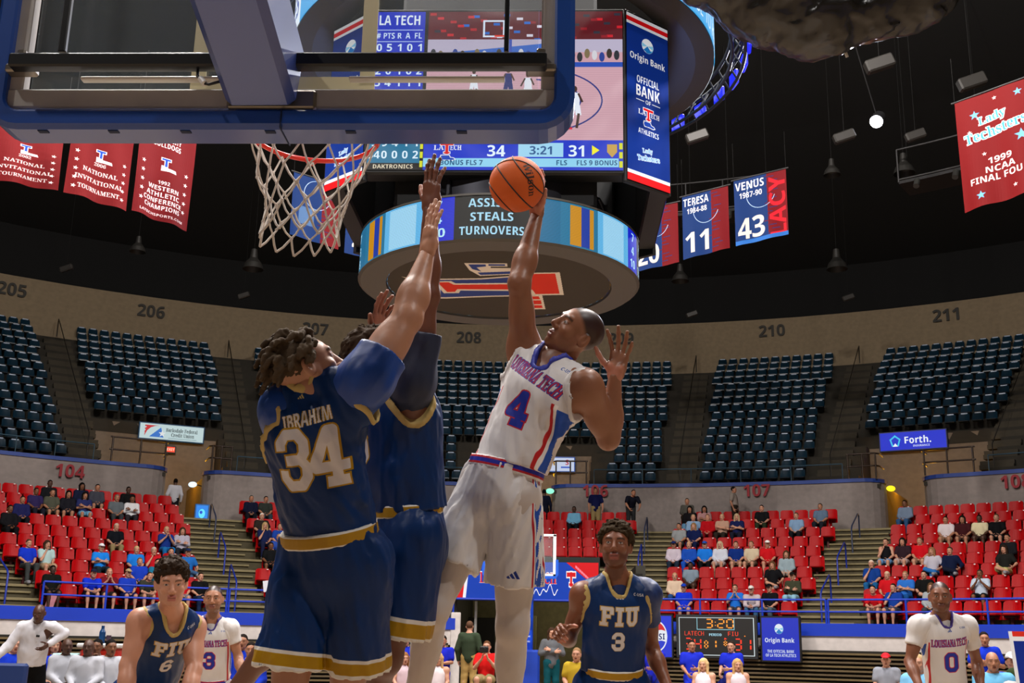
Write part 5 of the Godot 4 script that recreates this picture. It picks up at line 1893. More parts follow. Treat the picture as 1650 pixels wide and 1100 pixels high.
func signs() -> void:
	var black := mat("0a0c10", 0.5)
	# score clock on the white wall, between two lit advertising panels
	var c := Canvas.new(self, 512, 320, "0c0a08")
	for r in [[8, 8, 496, 5], [8, 306, 496, 6], [8, 8, 5, 300], [498, 8, 6, 300]]: c.rect(r[0], r[1], r[2], r[3], "c8d4d8")
	for r in [[128, 8, 4, 98], [372, 8, 4, 98], [128, 102, 248, 5]]: c.rect(r[0], r[1], r[2], r[3], "8cc8d8")
	segs(c, "3:20", 190, 24, 40, 66, 9, "ff9a2a")
	c.text("LATECH", 110, 154, 34, "ff3a14", "Droid Sans Mono", true, 1.0, 0.0, 0.5, 128)
	c.text("FIU", 366, 154, 34, "ff3a14", "Droid Sans Mono", true, 1.0, 0.0, 0.5, 66)
	c.text("PERIOD", 250, 156, 20, "9fd4e8", "Droid Sans", true, 1.0, 0.0, 0.5, 82)
	c.rect(438, 150, 8, 8, "ff8a1a")
	segs(c, "34", 50, 178, 40, 86, 10, "ff3410")
	segs(c, "31", 376, 178, 40, 86, 10, "ff3410")
	segs(c, "8", 178, 196, 20, 56, 8, "ff9a2a")
	segs(c, "1", 232, 190, 20, 60, 9, "ff9a2a")
	segs(c, "8", 306, 196, 16, 36, 7, "ff9a2a")
	c.pts([306, 186, 326, 178, 310, 168], "ff3410")
	var sc := panel("score_clock", "black score clock reading 3:20 with orange and red figures on the white wall", "scoreboard", 17.43, 18.72, 2.26, 0.97, 2.10, screen_mat(c, 1.1), mat("22262a", 0.5))
	area_lamp(sc, 2.2, 1.0, "ff7a3a", 0.12, 0.2)
	var p := Canvas.new(self, 320, 320, "0a2fd8")
	p.disc(150, 160, 124, 124, "eef2fa")
	p.disc(150, 160, 112, 112, "1436d0")
	var upm := PackedVector2Array()
	var um := PackedVector2Array()
	for i in 33:
		var a := deg_to_rad(180.0 + 180.0 * i / 32.0)
		upm.append(Vector2(150 + cos(a) * 112, 160 + sin(a) * 112))
	for i in 17: upm.append(Vector2(262 - 224.0 * i / 16.0, 126 - 14.0 * sin(TAU * i / 16.0)))
	p.poly(upm, Color("d8141c"))
	for i in 17: um.append(Vector2(38 + 224.0 * i / 16.0, 122 + 12.0 * sin(TAU * i / 16.0)))
	for i in 17: um.append(Vector2(262 - 224.0 * i / 16.0, 206 - 12.0 * sin(TAU * i / 16.0)))
	p.poly(um, Color("eef2fa"))
	p.text("PEPSI", 150, 186, 48, "14206a", "Droid Sans", true, 1.0, 0.0, 0.5, 196)
	var p1 := panel("advertising_panel", "glowing blue panel with a red, white and blue roundel left of the score clock", "sign", 12.08, 18.72, 0.86, 0.93, 2.10, screen_mat(p, 0.9), black)
	area_lamp(p1, 1.0, 1.0, "4a6aff", 0.3, 0.2)
	var q := Canvas.new(self, 320, 320, "0a28c0")
	origin_mark(q, 150, 84, 38)
	q.text("Origin Bank", 152, 196, 46, "eef4fc", "Droid Sans", true, 1.0, 0.0, 0.5, 254)
	q.text("THE OFFICIAL BANK", 158, 262, 22, "e4ecfa", "Droid Sans", true, 1.0, 0.0, 0.5, 230)
	q.text("OF LA TECH ATHLETICS", 158, 292, 22, "e4ecfa", "Droid Sans", true, 1.0, 0.0, 0.5, 262)
	var p2 := panel("advertising_panel", "glowing blue bank panel with a round mark right of the score clock", "sign", 23.08, 18.72, 1.05, 0.90, 2.08, screen_mat(q, 0.9), black)
	area_lamp(p2, 1.0, 1.0, "4a6aff", 0.3, 0.2)
	# lit panel far left by the tunnel, and the two at the edges
	var t := Canvas.new(self, 200, 320, "0a3ad8")
	for i in 3: t.pts([20 + i * 44, 300 - i * 60, 60 + i * 44, 300 - i * 60, 60 + i * 44 + 50, 300, 20 + i * 44 + 50, 300], "9fd8f8")
	panel("advertising_panel", "glowing blue panel with pale slanted bars by the left cheerleaders", "sign", -12.6, 18.55, 0.6, 0.3, 1.3, screen_mat(t, 0.9), black)
	# blue fascia with lettering over the tunnel
	var f := Canvas.new(self, 1024, 104, "0e3cae")
	f.pts([0, 0, 40, 0, 0, 104], "0e3cae")
	f.pts([20, 0, 62, 0, 40, 104, 0, 104], "c8141c")
	f.pts([62, 0, 84, 0, 62, 104, 40, 104], "dfe6f2")
	f.text("LOUISIANA TECH", 440, 62, 34, "e8e8f0", "Droid Serif", true, 1.0, 0.0, 0.5, 564)
	f.text("LOUISIANA TECH", 440, 61, 30, "c8141c", "Droid Serif", true, 1.0, 0.0, 0.5, 560)
	var prev := Vector2(480, 84)
	for i in 60:
		var w := Vector2(480 + i * 4.2, 84 + 8.0 * sin(i * 0.5) - 18.0 * exp(-pow((i - 44) / 5.0, 2.0)))
		f.line(prev, w, 3.5, "e8eef8")
		prev = w
	for l in [["e8e8f0", 8.0], ["c8141c", 0.0]]:
		f.line(Vector2(800, 34), Vector2(852, 34), 12 + l[1], l[0])
		f.line(Vector2(826, 34), Vector2(826, 60), 14 + l[1], l[0])
		f.line(Vector2(816, 62), Vector2(836, 62), 7 + l[1], l[0])
	f.pts([790, 0, 1024, 0, 1024, 60, 980, 60], "c8141c")
	for i in 9: f.line(Vector2(860 + i * 14, 12 + i * 5), Vector2(866 + i * 14, 14 + i * 5), 7, "e88098")
	var fo := thing("tunnel_banner", "long blue banner with red and white lettering over the tunnel opening", "banner", pol(0.0, 19.3, 2.55))
	var fm := MB.new()
	var n := 16
	for i in n:
		var a0 := lerpf(-6.3, 6.6, float(i) / n)
		var a1 := lerpf(-6.3, 6.6, float(i + 1) / n)
		fm.quad(pol(a0, 19.30, 2.55), pol(a1, 19.30, 2.55), pol(a1, 19.30, 3.68), pol(a0, 19.30, 3.68), [Vector2(float(i) / n, 1), Vector2(float(i + 1) / n, 1), Vector2(float(i + 1) / n, 0), Vector2(float(i) / n, 0)])
	part("face", fm.mesh(), print_mat(f, 0.5), fo, -fo.position)
	part("edge_tube", tubem(arc_pts(19.32, 2.53, -6.4, 6.7), 0.04, 6), mat("1238b8", 0.4), fo, -fo.position)
	# box signs over the portals
	var b := Canvas.new(self, 400, 96, "cfe8ea")
	for i in 4: b.pts([30, 10 + i * 20, 30, 20 + i * 20, 100 - i * 20 + 20, 10, 82 - i * 20 + 20, 10], "d8202a")
	b.pts([60, 84, 130, 20, 150, 84], "2a7ad8")
	b.star(140, 60, 24, "f4f8fa")
	b.text("Barksdale Federal", 262, 44, 24, "28383c", "Droid Serif", true, 1.0, 0.0, 0.5, 200)
	b.text("Credit Union", 270, 74, 24, "28383c", "Droid Serif", true, 1.0, 0.0, 0.5, 146)
	b.rect(180, 84, 180, 3, "7a9aa0")
	var s1 := panel("box_sign", "white lit credit union box sign with red stripes over the left portal", "sign", -26.65, 34.95, 2.65, 9.38, 10.02, screen_mat(b, 0.75), mat("0e4a78", 0.5), 0.16, 0.0)
	area_lamp(s1, 2.5, 0.5, "d8f4ff", 0.25, 0.2)
	var g := Canvas.new(self, 400, 100, "0a28c8")
	for i in 5:
		var a := -PI / 2 + i * TAU / 5
		g.line(Vector2(92, 50) + Vector2(cos(a), sin(a)) * 30, Vector2(92, 50) + Vector2(cos(a + TAU / 5), sin(a + TAU / 5)) * 30, 9, "38c8f0")
	g.pts([-16, 30, 0, 10, 16, 30], "f0f4fc", 92, 50, 1.0)
	g.text("Forth.", 230, 66, 42, "eef4fc", "Droid Sans", true, 1.0, 0.0, 0.5, 160)
	g.text("INSURANCE", 250, 86, 11, "dfe8fa", "Droid Sans", true, 1.0, 0.0, 0.5, 100)
	var s2 := panel("box_sign", "blue lit insurance box sign with a star ring over the right portal", "sign", 26.9, 34.95, 2.65, 9.38, 10.12, screen_mat(g, 0.95), mat("0a1a50", 0.5), 0.16, 0.0)
	area_lamp(s2, 2.5, 0.5, "5a7aff", 0.35, 0.2)
	var h := Canvas.new(self, 400, 100, "c8d4ee")
	h.text("S", 352, 54, 40, "b8203a", "Droid Sans", true)
	h.rect(310, 66, 60, 12, "2a5ac8")
	panel("box_sign", "pale lit box sign with red capitals over the middle portal", "sign", 0.6, 34.95, 2.65, 8.82, 9.42, screen_mat(h, 0.85), mat("1a5ac8", 0.5), 0.16, 0.0)
	var ex := Canvas.new(self, 96, 64, "ff3a10")
	ex.text("EXIT", 48, 48, 32, "ffd8c0", "Droid Sans", true)
	panel("exit_sign", "small glowing red EXIT sign under the left portal's box sign", "sign", -26.6, 35.0, 0.34, 8.88, 9.1, screen_mat(ex, 1.1), black, 0.08)
	# lit blue monitor at the head of the left aisle
	var mo := Canvas.new(self, 128, 128, "1a7ad8")
	mo.disc(64, 70, 36, 40, "5ad0f0")
	mo.disc(54, 60, 16, 14, "1440c0")
	panel("display_screen", "small glowing blue display at the top of the left aisle stair", "screen", -25.6, 28.6, 0.42, 5.45, 6.0, screen_mat(mo, 1.2), mat("1a6ab8", 0.5), 0.1)
	# blue banner stand at the right edge
	var e := Canvas.new(self, 300, 400, "0c2a8c")
	e.rect(0, 0, 300, 16, "d83020")
	e.rect(0, 16, 300, 14, "e8ecf2")
	e.rect(0, 0, 8, 400, "e8ecf2")
	e.text("DU", 150, 190, 80, "e4e8f0", "Droid Serif", true)
	var tl := at(1623, 1001, 11.6)
	var w := tl - Basis(Vector3.UP, -0.35) * Vector3(-0.86, 0, 0.02)
	var bo := thing("banner_stand", "tall blue banner stand with red and white top at the right edge", "banner", Vector3(w.x, FLOOR, w.z))
	var bb := Basis(Vector3.UP, -0.35)
	var bq := MB.new()
	bq.quad(Vector3(-0.78, 0.3, 0.02), Vector3(0.5, 0.3, 0.02), Vector3(0.44, 1.567, 0.02), Vector3(-0.86, 1.567, 0.02))
	part("cloth", bq.mesh(), print_mat(e, 0.6), bo, Vector3.ZERO, bb)
	part("frame", boxm(Vector3(1.2, 1.25, 0.03), 0.005, Vector3(-0.16, 0.92, 0)), mat("0c2a8c", 0.6), bo, Vector3.ZERO, bb)
	part("foot", boxm(Vector3(1.2, 0.3, 0.4), 0.03, Vector3(-0.15, 0.15, 0)), mat("16181c", 0.6), bo, Vector3.ZERO, bb)

func segs(c: Canvas, s: String, x: float, y: float, w: float, h: float, th: float, col: String) -> void:
	var on := {"0": "abcdef", "1": "bc", "2": "abged", "3": "abgcd", "4": "fgbc", "8": "abcdefg"}
	for ch in s:
		if ch == ":":
			c.rect(x - 2, y + h * 0.28, th * 0.8, th * 0.8, col)
			c.rect(x - 2, y + h * 0.66, th * 0.8, th * 0.8, col)
			x += th * 2.0
			continue
		for g in on[ch]:
			var a := Vector2(x, y)
			var b := Vector2(x + w, y)
			match g:
				"b":
					a = Vector2(x + w, y)
					b = Vector2(x + w, y + h / 2)
				"c":
					a = Vector2(x + w, y + h / 2)
					b = Vector2(x + w, y + h)
				"d":
					a = Vector2(x, y + h)
					b = Vector2(x + w, y + h)
				"e":
					a = Vector2(x, y + h / 2)
					b = Vector2(x, y + h)
				"f":
					b = Vector2(x, y + h / 2)
				"g":
					a = Vector2(x, y + h / 2)
					b = Vector2(x + w, y + h / 2)
			var d := (b - a).normalized() * th * 0.6
			c.line(a + d, b - d, th, col, false)
		x += w + th * 2.2

# ---------------------------------------------------------------- people
func lin(hex: String) -> Color:
	return Color(hex).srgb_to_linear()

func frame_of(J: Dictionary) -> Basis:
	# columns: the person's right, up, front
	var u: Vector3 = (J.N - J.P).normalized()
	var r: Vector3 = (J.sR - J.sL)
	r = (r - u * r.dot(u)).normalized()
	return Basis(r, u, u.cross(r).normalized())

func bounds(pts: Array, pad: float) -> Array:
	var lo := Vector3(1e9, 1e9, 1e9)
	var hi := -lo
	for p in pts:
		lo = lo.min(p)
		hi = hi.max(p)
	return [lo - Vector3.ONE * pad, hi + Vector3.ONE * pad]

func field(pts: Array, pad: float, cell: float) -> Field:
	var b := bounds(pts, pad)
	return Field.new(b[0], b[1], cell)

func hips(J: Dictionary, k: float) -> Array:
	var f := frame_of(J)
	return [J.P - f.x * 0.095 * k, J.P + f.x * 0.095 * k]

func arm_shape(F: Field, s: Vector3, e: Vector3, w: Vector3, k: float, m: float) -> void:
	# m: how thick the muscles are
	var ua := (e - s).normalized()
	var fa := (w - e).normalized()
	var bend := fa - ua * fa.dot(ua)
	var fx: Vector3 = bend.normalized() if bend.length() > 0.05 else ua.cross(Vector3.RIGHT).normalized()
	F.cone(s, e, 0.055 * k * m, 0.043 * k * m, 0.03)
	F.ball(s + ua * 0.035 * k, Vector3(0.064, 0.085, 0.064) * k * m, Basis(ua.cross(fx).normalized(), ua, ua.cross(fx).normalized().cross(ua)), 0.035)
	F.ball(s.lerp(e, 0.56) + fx * 0.018 * k, Vector3(0.045, 0.095, 0.047) * k * m, Basis(ua.cross(fx).normalized(), ua, ua.cross(fx).normalized().cross(ua)), 0.022)
	F.ball(s.lerp(e, 0.52) - fx * 0.020 * k, Vector3(0.044, 0.10, 0.042) * k * m, Basis(ua.cross(fx).normalized(), ua, ua.cross(fx).normalized().cross(ua)), 0.022)
	F.ball(e - fx * 0.008 * k, Vector3(0.038, 0.042, 0.040) * k * m, Basis.IDENTITY, 0.02)
	F.cone(e, e.lerp(w, 0.35), 0.043 * k * m, 0.046 * k * m, 0.02)
	F.cone(e.lerp(w, 0.3), w, 0.046 * k * m, 0.028 * k, 0.025)
	F.ball(e.lerp(w, 0.24) + fx * 0.014 * k, Vector3(0.034, 0.085, 0.036) * k * m, Basis(fa.cross(fx).normalized(), fa, fa.cross(fx).normalized().cross(fa)), 0.02)
	var side := fa.cross(fx).normalized()
	F.ball(e.lerp(w, 0.22) + side * 0.016 * k, Vector3(0.028, 0.08, 0.03) * k * m, Basis(side, fa, side.cross(fa)), 0.02)

func leg_shape(F: Field, h: Vector3, kn: Vector3, a: Vector3, k: float, fr: Vector3, grow := 0.0) -> void:
	var d := (kn - h).normalized()
	var back := (kn - (h + a) * 0.5)
	back = -back.normalized() if back.length() > 0.04 else -fr
	F.cone(h, h.lerp(kn, 0.5), 0.098 * k + grow, 0.085 * k + grow, 0.04)
	F.cone(h.lerp(kn, 0.5), kn, 0.085 * k + grow, 0.056 * k + grow, 0.04)
	F.ball(kn - back * 0.012 * k, Vector3(0.053, 0.062, 0.053) * k + Vector3.ONE * grow, Basis.IDENTITY, 0.03)
	F.cone(kn, a, 0.054 * k + grow, 0.037 * k + grow, 0.03)
	F.ball(kn.lerp(a, 0.28) + back * 0.026 * k, Vector3(0.05, 0.12, 0.052) * k + Vector3.ONE * grow, Basis(d.cross(back).normalized(), (a - kn).normalized(), d.cross(back).normalized().cross((a - kn).normalized())), 0.035)

func hand(out: MB, w: Vector3, d: Vector3, n: Vector3, right: bool, k: float, curl: Array, spread: float, cell: float, paint: Variant, thumb_out := 0.75) -> void:
	d = d.normalized()
	n = (n - d * n.dot(d)).normalized()
	var t := d.cross(n) if right else n.cross(d)
	var F := Field.new(w - Vector3.ONE * 0.215 * k, w + Vector3.ONE * 0.215 * k, cell)
	var along := [0.094, 0.098, 0.092, 0.082]
	var across := [0.029, 0.0095, -0.0105, -0.029]
	var kb := []
	for i in 4:
		var b: Vector3 = w + (d * along[i] + t * across[i]) * k
		kb.append(b)
		F.cone(w + (t * across[i] * 0.65 + d * 0.012) * k, b, 0.0165 * k, 0.0125 * k, 0.012 * k)
	F.cone(w - d * 0.03 * k, w + d * 0.02 * k, 0.026 * k, 0.025 * k, 0.02 * k, n, 1.25)
	F.ball(w + (d * 0.04 + t * 0.024 + n * 0.009) * k, Vector3.ONE * 0.019 * k, Basis.IDENTITY, 0.015 * k)
	F.ball(w + (d * 0.038 - t * 0.022 + n * 0.008) * k, Vector3.ONE * 0.017 * k, Basis.IDENTITY, 0.015 * k)
	var size := [1.0, 1.1, 1.02, 0.8]
	var rad := [0.0092, 0.0094, 0.009, 0.008]
	for i in 4:
		var a: float = spread * [1.0, 0.3, -0.35, -1.0][i]
		var dir := (d * cos(a) + t * sin(a)).normalized()
		var nn := n
		var p: Vector3 = kb[i]
		var lens := [0.046, 0.029, 0.023]
		for j in 3:
			var th: float = curl[i + 1] * [0.9, 1.15, 0.75][j]
			var nd := dir * cos(th) + nn * sin(th)
			nn = nn * cos(th) - dir * sin(th)
			dir = nd
			var q: Vector3 = p + dir * lens[j] * size[i] * k
			F.cone(p, q, rad[i] * k * (1.0 - 0.06 * j), rad[i] * k * (0.92 - 0.08 * j), 0.004 * k)
			F.ball(p - nn * 0.001, Vector3.ONE * rad[i] * k * 1.06, Basis.IDENTITY, 0.003)
			p = q
	var tb := w + (d * 0.026 + t * 0.026 + n * 0.006) * k
	var td = (d * (1.0 - thumb_out * 0.55) + t * thumb_out + n * 0.25 * (1.0 - curl[0]) + n * 0.7 * curl[0]).normalized()
	for j in 3:
		var q: Vector3 = tb + td * [0.042, 0.035, 0.028][j] * k
		F.cone(tb, q, [0.0145, 0.0115, 0.0105][j] * k, [0.0115, 0.0105, 0.0085][j] * k, 0.006 * k)
		tb = q
		td = (td + d * 0.28 + n * 0.35 * curl[0]).normalized()
	F.net(out, paint)

func head_shape(F: Field, H: Vector3, B: Basis, k: float, fine: bool) -> void:
	var q := func(x: float, y: float, z: float) -> Vector3: return H + B * (Vector3(x, y, z) * k)
	F.ball(q.call(0, 0.038, -0.018), Vector3(0.077, 0.088, 0.098) * k, B, 0.03)
	F.cone(q.call(0, 0.02, 0.03), q.call(0, -0.072, 0.045), 0.066 * k, 0.047 * k, 0.03)
	F.ball(q.call(0, -0.07, 0.028), Vector3(0.056, 0.040, 0.052) * k, B, 0.025)
	F.ball(q.call(0, -0.103, 0.066), Vector3(0.024, 0.018, 0.02) * k, B, 0.02)
	for s in [-1.0, 1.0]:
		F.cone(q.call(s * 0.058, -0.02, 0.0), q.call(s * 0.04, -0.085, 0.03), 0.022 * k, 0.018 * k, 0.025)
		F.ball(q.call(s * 0.042, -0.022, 0.06), Vector3(0.024, 0.02, 0.024) * k, B, 0.02)
		F.ball(q.call(s * 0.083, -0.004, -0.014), Vector3(0.0115, 0.035, 0.022) * k, B * Basis(Vector3.UP, -s * 0.35), 0.006)
	if not fine:
		F.cone(q.call(0, 0.005, 0.09), q.call(0, -0.03, 0.106), 0.011 * k, 0.016 * k, 0.015)
		return
	F.cone(q.call(-0.036, 0.030, 0.080), q.call(0.036, 0.030, 0.080), 0.0135 * k, 0.0135 * k, 0.012)
	F.cone(q.call(0, 0.022, 0.090), q.call(0, -0.024, 0.110), 0.0085 * k, 0.0125 * k, 0.012)
	F.ball(q.call(0, -0.030, 0.108), Vector3(0.014, 0.011, 0.013) * k, B, 0.008)
	for s in [-1.0, 1.0]:
		F.ball(q.call(s * 0.014, -0.034, 0.098), Vector3(0.010, 0.009, 0.012) * k, B, 0.006)
		F.ball(q.call(s * 0.033, 0.008, 0.101), Vector3(0.018, 0.012, 0.014) * k, B, 0.012, true)
		F.ball(q.call(s * 0.033, 0.006, 0.0775), Vector3(0.0135, 0.0125, 0.0135) * k, B, 0.002)
		F.cone(q.call(s * 0.020, 0.015, 0.0885), q.call(s * 0.047, 0.0135, 0.0805), 0.0042 * k, 0.0042 * k, 0.004)
		F.ball(q.call(s * 0.0935, 0.0, -0.006), Vector3(0.007, 0.018, 0.010) * k, B, 0.005, true)
	F.cone(q.call(-0.019, -0.062, 0.089), q.call(0.019, -0.062, 0.089), 0.0072 * k, 0.0072 * k, 0.007)
	F.ball(q.call(0, -0.061, 0.095), Vector3(0.014, 0.006, 0.007) * k, B, 0.006)
	F.cone(q.call(-0.016, -0.0745, 0.088), q.call(0.016, -0.0745, 0.088), 0.0085 * k, 0.0085 * k, 0.006)
	F.cone(q.call(-0.017, -0.0683, 0.098), q.call(0.017, -0.0683, 0.098), 0.0022 * k, 0.0022 * k, 0.003, Vector3.ZERO, 1.0, true)

func face_paint(J: Dictionary, S: Dictionary) -> Variant:
	var H: Vector3 = J.H
	var Bt: Basis = (J.B as Basis).transposed()
	var k: float = S.k
	var skin: Color = lin(S.skin)
	var lip: Color = lin(S.get("lip", "8a4a42"))
	var hair: Color = lin(S.get("hairc", "120c08"))
	var beard: float = S.get("beard", 0.0)
	var fade: float = S.get("fade", 0.0)
	return func(p: Vector3) -> Color:
		var q := Bt * (p - H) / k
		var c := skin
		if q.length() > 0.185: return c
		var ax := absf(q.x)
		if fade > 0.0:
			# close-cropped hair, fading out above the ears
			c = c.lerp(hair, fade * smoothstep(-0.008, 0.014, 0.8 * q.y - 0.62 * q.z - 0.0154) * smoothstep(-0.075, -0.045, q.y) * smoothstep(0.093, 0.086, ax))
		if beard > 0.0 and q.y < -0.03 and q.z > -0.02:
			var m := smoothstep(-0.03, -0.055, q.y) * (0.6 if ax > 0.03 or q.y < -0.085 else 0.35)
			if q.y > -0.056 and q.y < -0.045 and ax < 0.03 and q.z > 0.08: m = 0.7
			c = c.lerp(hair, m * beard)
		if q.z > 0.078 and q.y < -0.053 and q.y > -0.086 and ax < 0.026: c = c.lerp(lip, smoothstep(0.027, 0.020, ax) * 0.8)
		if absf(q.y + 0.0683) < 0.0022 and ax < 0.02 and q.z > 0.08: c = c.lerp(Color(0.02, 0.008, 0.006), 0.7)
		var ey := Vector2((ax - 0.0335) / 0.0125, (q.y - 0.005) / 0.0058)
		if q.z > 0.075 and ey.length() < 1.0:
			c = skin.lerp(Color(0.42, 0.38, 0.35), 0.8)
			if Vector2(ax - 0.033, q.y - 0.006).length() < 0.0058: c = Color(0.012, 0.007, 0.005)
		elif q.z > 0.07 and ey.length() < 1.3 and q.y > 0.006: c = c.lerp(hair, 0.45)
		var arch := 0.030 - 11.0 * pow(ax - 0.036, 2.0)
		if q.z > 0.055 and ax > 0.013 and ax < 0.054: c = c.lerp(hair, 0.75 * smoothstep(0.0075, 0.003, absf(q.y - arch)))
		return c

func hair_mesh(J: Dictionary, S: Dictionary, kind: String, cell: float) -> MB:
	var H: Vector3 = J.H
	var B: Basis = J.B
	var k: float = S.k
	var out := MB.new()
	var F := Field.new(H - Vector3.ONE * 0.24 * k, H + Vector3.ONE * 0.24 * k, cell)
	var q := func(x: float, y: float, z: float) -> Vector3: return H + B * (Vector3(x, y, z) * k)
	match kind:
		"short":
			F.ball(q.call(0, 0.042, -0.020), Vector3(0.083, 0.094, 0.104) * k, B, 0.01)
			F.keep_below(q.call(0, 0.062, 0.066), (B * Vector3(0, -0.55, 0.83)).normalized())
			F.keep_below(q.call(0, -0.045, -0.05), (B * Vector3(0, -1.0, 0.0)).normalized())
			F.rough(fold_noise, Vector3.ONE * 60.0, 0.004)
		"curly":
			F.ball(q.call(0, 0.060, -0.022), Vector3(0.098, 0.098, 0.112) * k, B, 0.02)
			F.ball(q.call(0, 0.098, 0.045), Vector3(0.070, 0.040, 0.046) * k, B, 0.02)
			F.keep_below(q.call(0, 0.055, 0.075), (B * Vector3(0, -0.72, 0.69)).normalized())
			F.rough(fold_noise, Vector3.ONE * 22.0, 0.022)
			F.rough(fold_noise, Vector3.ONE * 55.0, 0.010)
			F.keep_below(q.call(0, -0.06, -0.05), (B * Vector3(0, -1.0, 0.0)).normalized())
		"afro":
			F.ball(q.call(0, 0.056, -0.024), Vector3(0.100, 0.096, 0.108) * k, B, 0.02)
			F.keep_below(q.call(0, 0.062, 0.070), (B * Vector3(0, -0.70, 0.71)).normalized())
			F.rough(fold_noise, Vector3.ONE * 30.0, 0.020)
			F.rough(fold_noise, Vector3.ONE * 80.0, 0.012)
			F.keep_below(q.call(0, -0.035, -0.05), (B * Vector3(0, -1.0, 0.1)).normalized())
		"dreads":
			F.ball(q.call(0, 0.043, -0.018), Vector3(0.081, 0.091, 0.101) * k, B, 0.01)
			F.keep_below(q.call(0, 0.060, 0.072), (B * Vector3(0, -0.60, 0.80)).normalized())
			var r2 := RandomNumberGenerator.new()
			r2.seed = 77
			for i in 130:
				var y := r2.randf_range(-0.25, 0.98)
				var a := r2.randf_range(0.0, TAU)
				var ring := sqrt(1.0 - y * y)
				var dir := Vector3(cos(a) * ring, y, sin(a) * ring)
				if dir.z > 0.62 and dir.y < 0.55: continue
				var p: Vector3 = q.call(dir.x * 0.084, 0.042 + dir.y * 0.094, -0.02 + dir.z * 0.102)
				var out_d := (B * dir).normalized()
				var v := (out_d * 0.7 + Vector3(r2.randf_range(-0.5, 0.5), r2.randf_range(-0.2, 0.4), r2.randf_range(-0.5, 0.5)) + B * Vector3(0, 0, -0.45)).normalized()
				var l := r2.randf_range(0.013, 0.024) * k
				for j in 3:
					var w := p + v * l
					F.cone(p, w, 0.0105 * k, (0.0095 - 0.001 * j) * k, 0.004)
					p = w
					v = (v + Vector3(r2.randf_range(-0.3, 0.3), -0.75, r2.randf_range(-0.3, 0.3)) + B * Vector3(0, -0.1, -0.25)).normalized()
			F.rough(fold_noise, Vector3.ONE * 70.0, 0.003)
	F.net(out)
	return out

func skin_mat(S: Dictionary) -> StandardMaterial3D:
	var key: String = "skin%s" % S.get("gloss", 0.42)
	if not mats.has(key):
		var m := StandardMaterial3D.new()
		m.resource_name = key
		m.vertex_color_use_as_albedo = true
		m.roughness = S.get("gloss", 0.42)
		m.metallic_specular = 0.45
		mats[key] = m
	return mats[key]

func body(o: Node3D, J: Dictionary, S: Dictionary, cell: float, hcell: float, fcell: float) -> void:
	# one continuous skin: trunk, limbs, head and hands
	var k: float = S.k
	var m: float = S.get("muscle", 1.0)
	var f := frame_of(J)
	var hp := hips(J, k)
	var Hb: Vector3 = J.H + (J.B as Basis) * (Vector3(0, -0.07, -0.022) * k)
	var pts := [J.P, J.N, J.sL, J.sR, J.eL, J.eR, J.wL, J.wR, Hb, hp[0], hp[1], J.kL, J.kR, J.aL, J.aR]
	var F := field(pts, 0.15 * k, cell)
	var mid: Vector3 = J.P + f.y * 0.22 * k
	var K: Vector3 = J.N - f.y * 0.16 * k
	F.cone(J.P, mid, 0.135 * k, 0.125 * k, 0.05, f.z, 1.3)
	F.cone(mid, K, 0.125 * k, 0.15 * k, 0.05, f.z, 1.35)
	F.cone(J.N - f.y * 0.03 * k, Hb, 0.060 * k, 0.056 * k, 0.04)
	for s in ["L", "R"]:
		var sh: Vector3 = J["s" + s]
		F.cone(J.N + f.y * 0.015 * k, sh, 0.045 * k, 0.052 * k, 0.05)
		F.cone(K + (sh - K) * 0.25, sh, 0.085 * k, 0.058 * k, 0.05)
		F.cone(J.P + f.y * 0.3 * k + (sh - K) * 0.3, sh, 0.06 * k, 0.055 * k, 0.06)
		arm_shape(F, sh, J["e" + s], J["w" + s], k, m)
		leg_shape(F, hp[0 if s == "L" else 1], J["k" + s], J["a" + s], k, f.z)
		if S.get("feet", true):
			var a: Vector3 = J["a" + s]
			F.cone(a + Vector3(0, -0.03, 0) - f.z * 0.03, a + f.z * 0.16 * k + Vector3(0, -0.05, 0), 0.04 * k, 0.035 * k, 0.03)
	var out := MB.new()
	var paint = face_paint(J, S)
	F.net(out, paint)
	var hk: float = S.get("head", 1.0) * k
	var G := Field.new(J.H - Vector3.ONE * 0.165 * hk, J.H + Vector3.ONE * 0.165 * hk, hcell)
	head_shape(G, J.H, J.B, hk, true)
	G.cone(Hb, (Hb as Vector3).lerp(J.N, 0.35), 0.054 * k, 0.056 * k, 0.03)
	G.net(out, paint)
	var skin: Color = lin(S.skin)
	var palm: Color = lin(S.get("palm", S.skin))
	for s in ["L", "R"]:
		var w: Vector3 = J["w" + s]
		var d: Vector3 = J.get("d" + s, w - J["e" + s])
		var n: Vector3 = J.get("n" + s, -f.x if s == "R" else f.x)
		var nn := n.normalized()
		hand(out, w, d, n, s == "R", k * S.get("hand", 1.06), J.get("c" + s, [0.2, 0.35, 0.4, 0.45, 0.5]), J.get("p" + s, 0.12), fcell,
			func(p: Vector3) -> Color: return skin.lerp(palm, smoothstep(0.0, 0.012, (p - w).dot(nn))), J.get("t" + s, 0.75))
	part("body", out.mesh(), skin_mat(S), o)

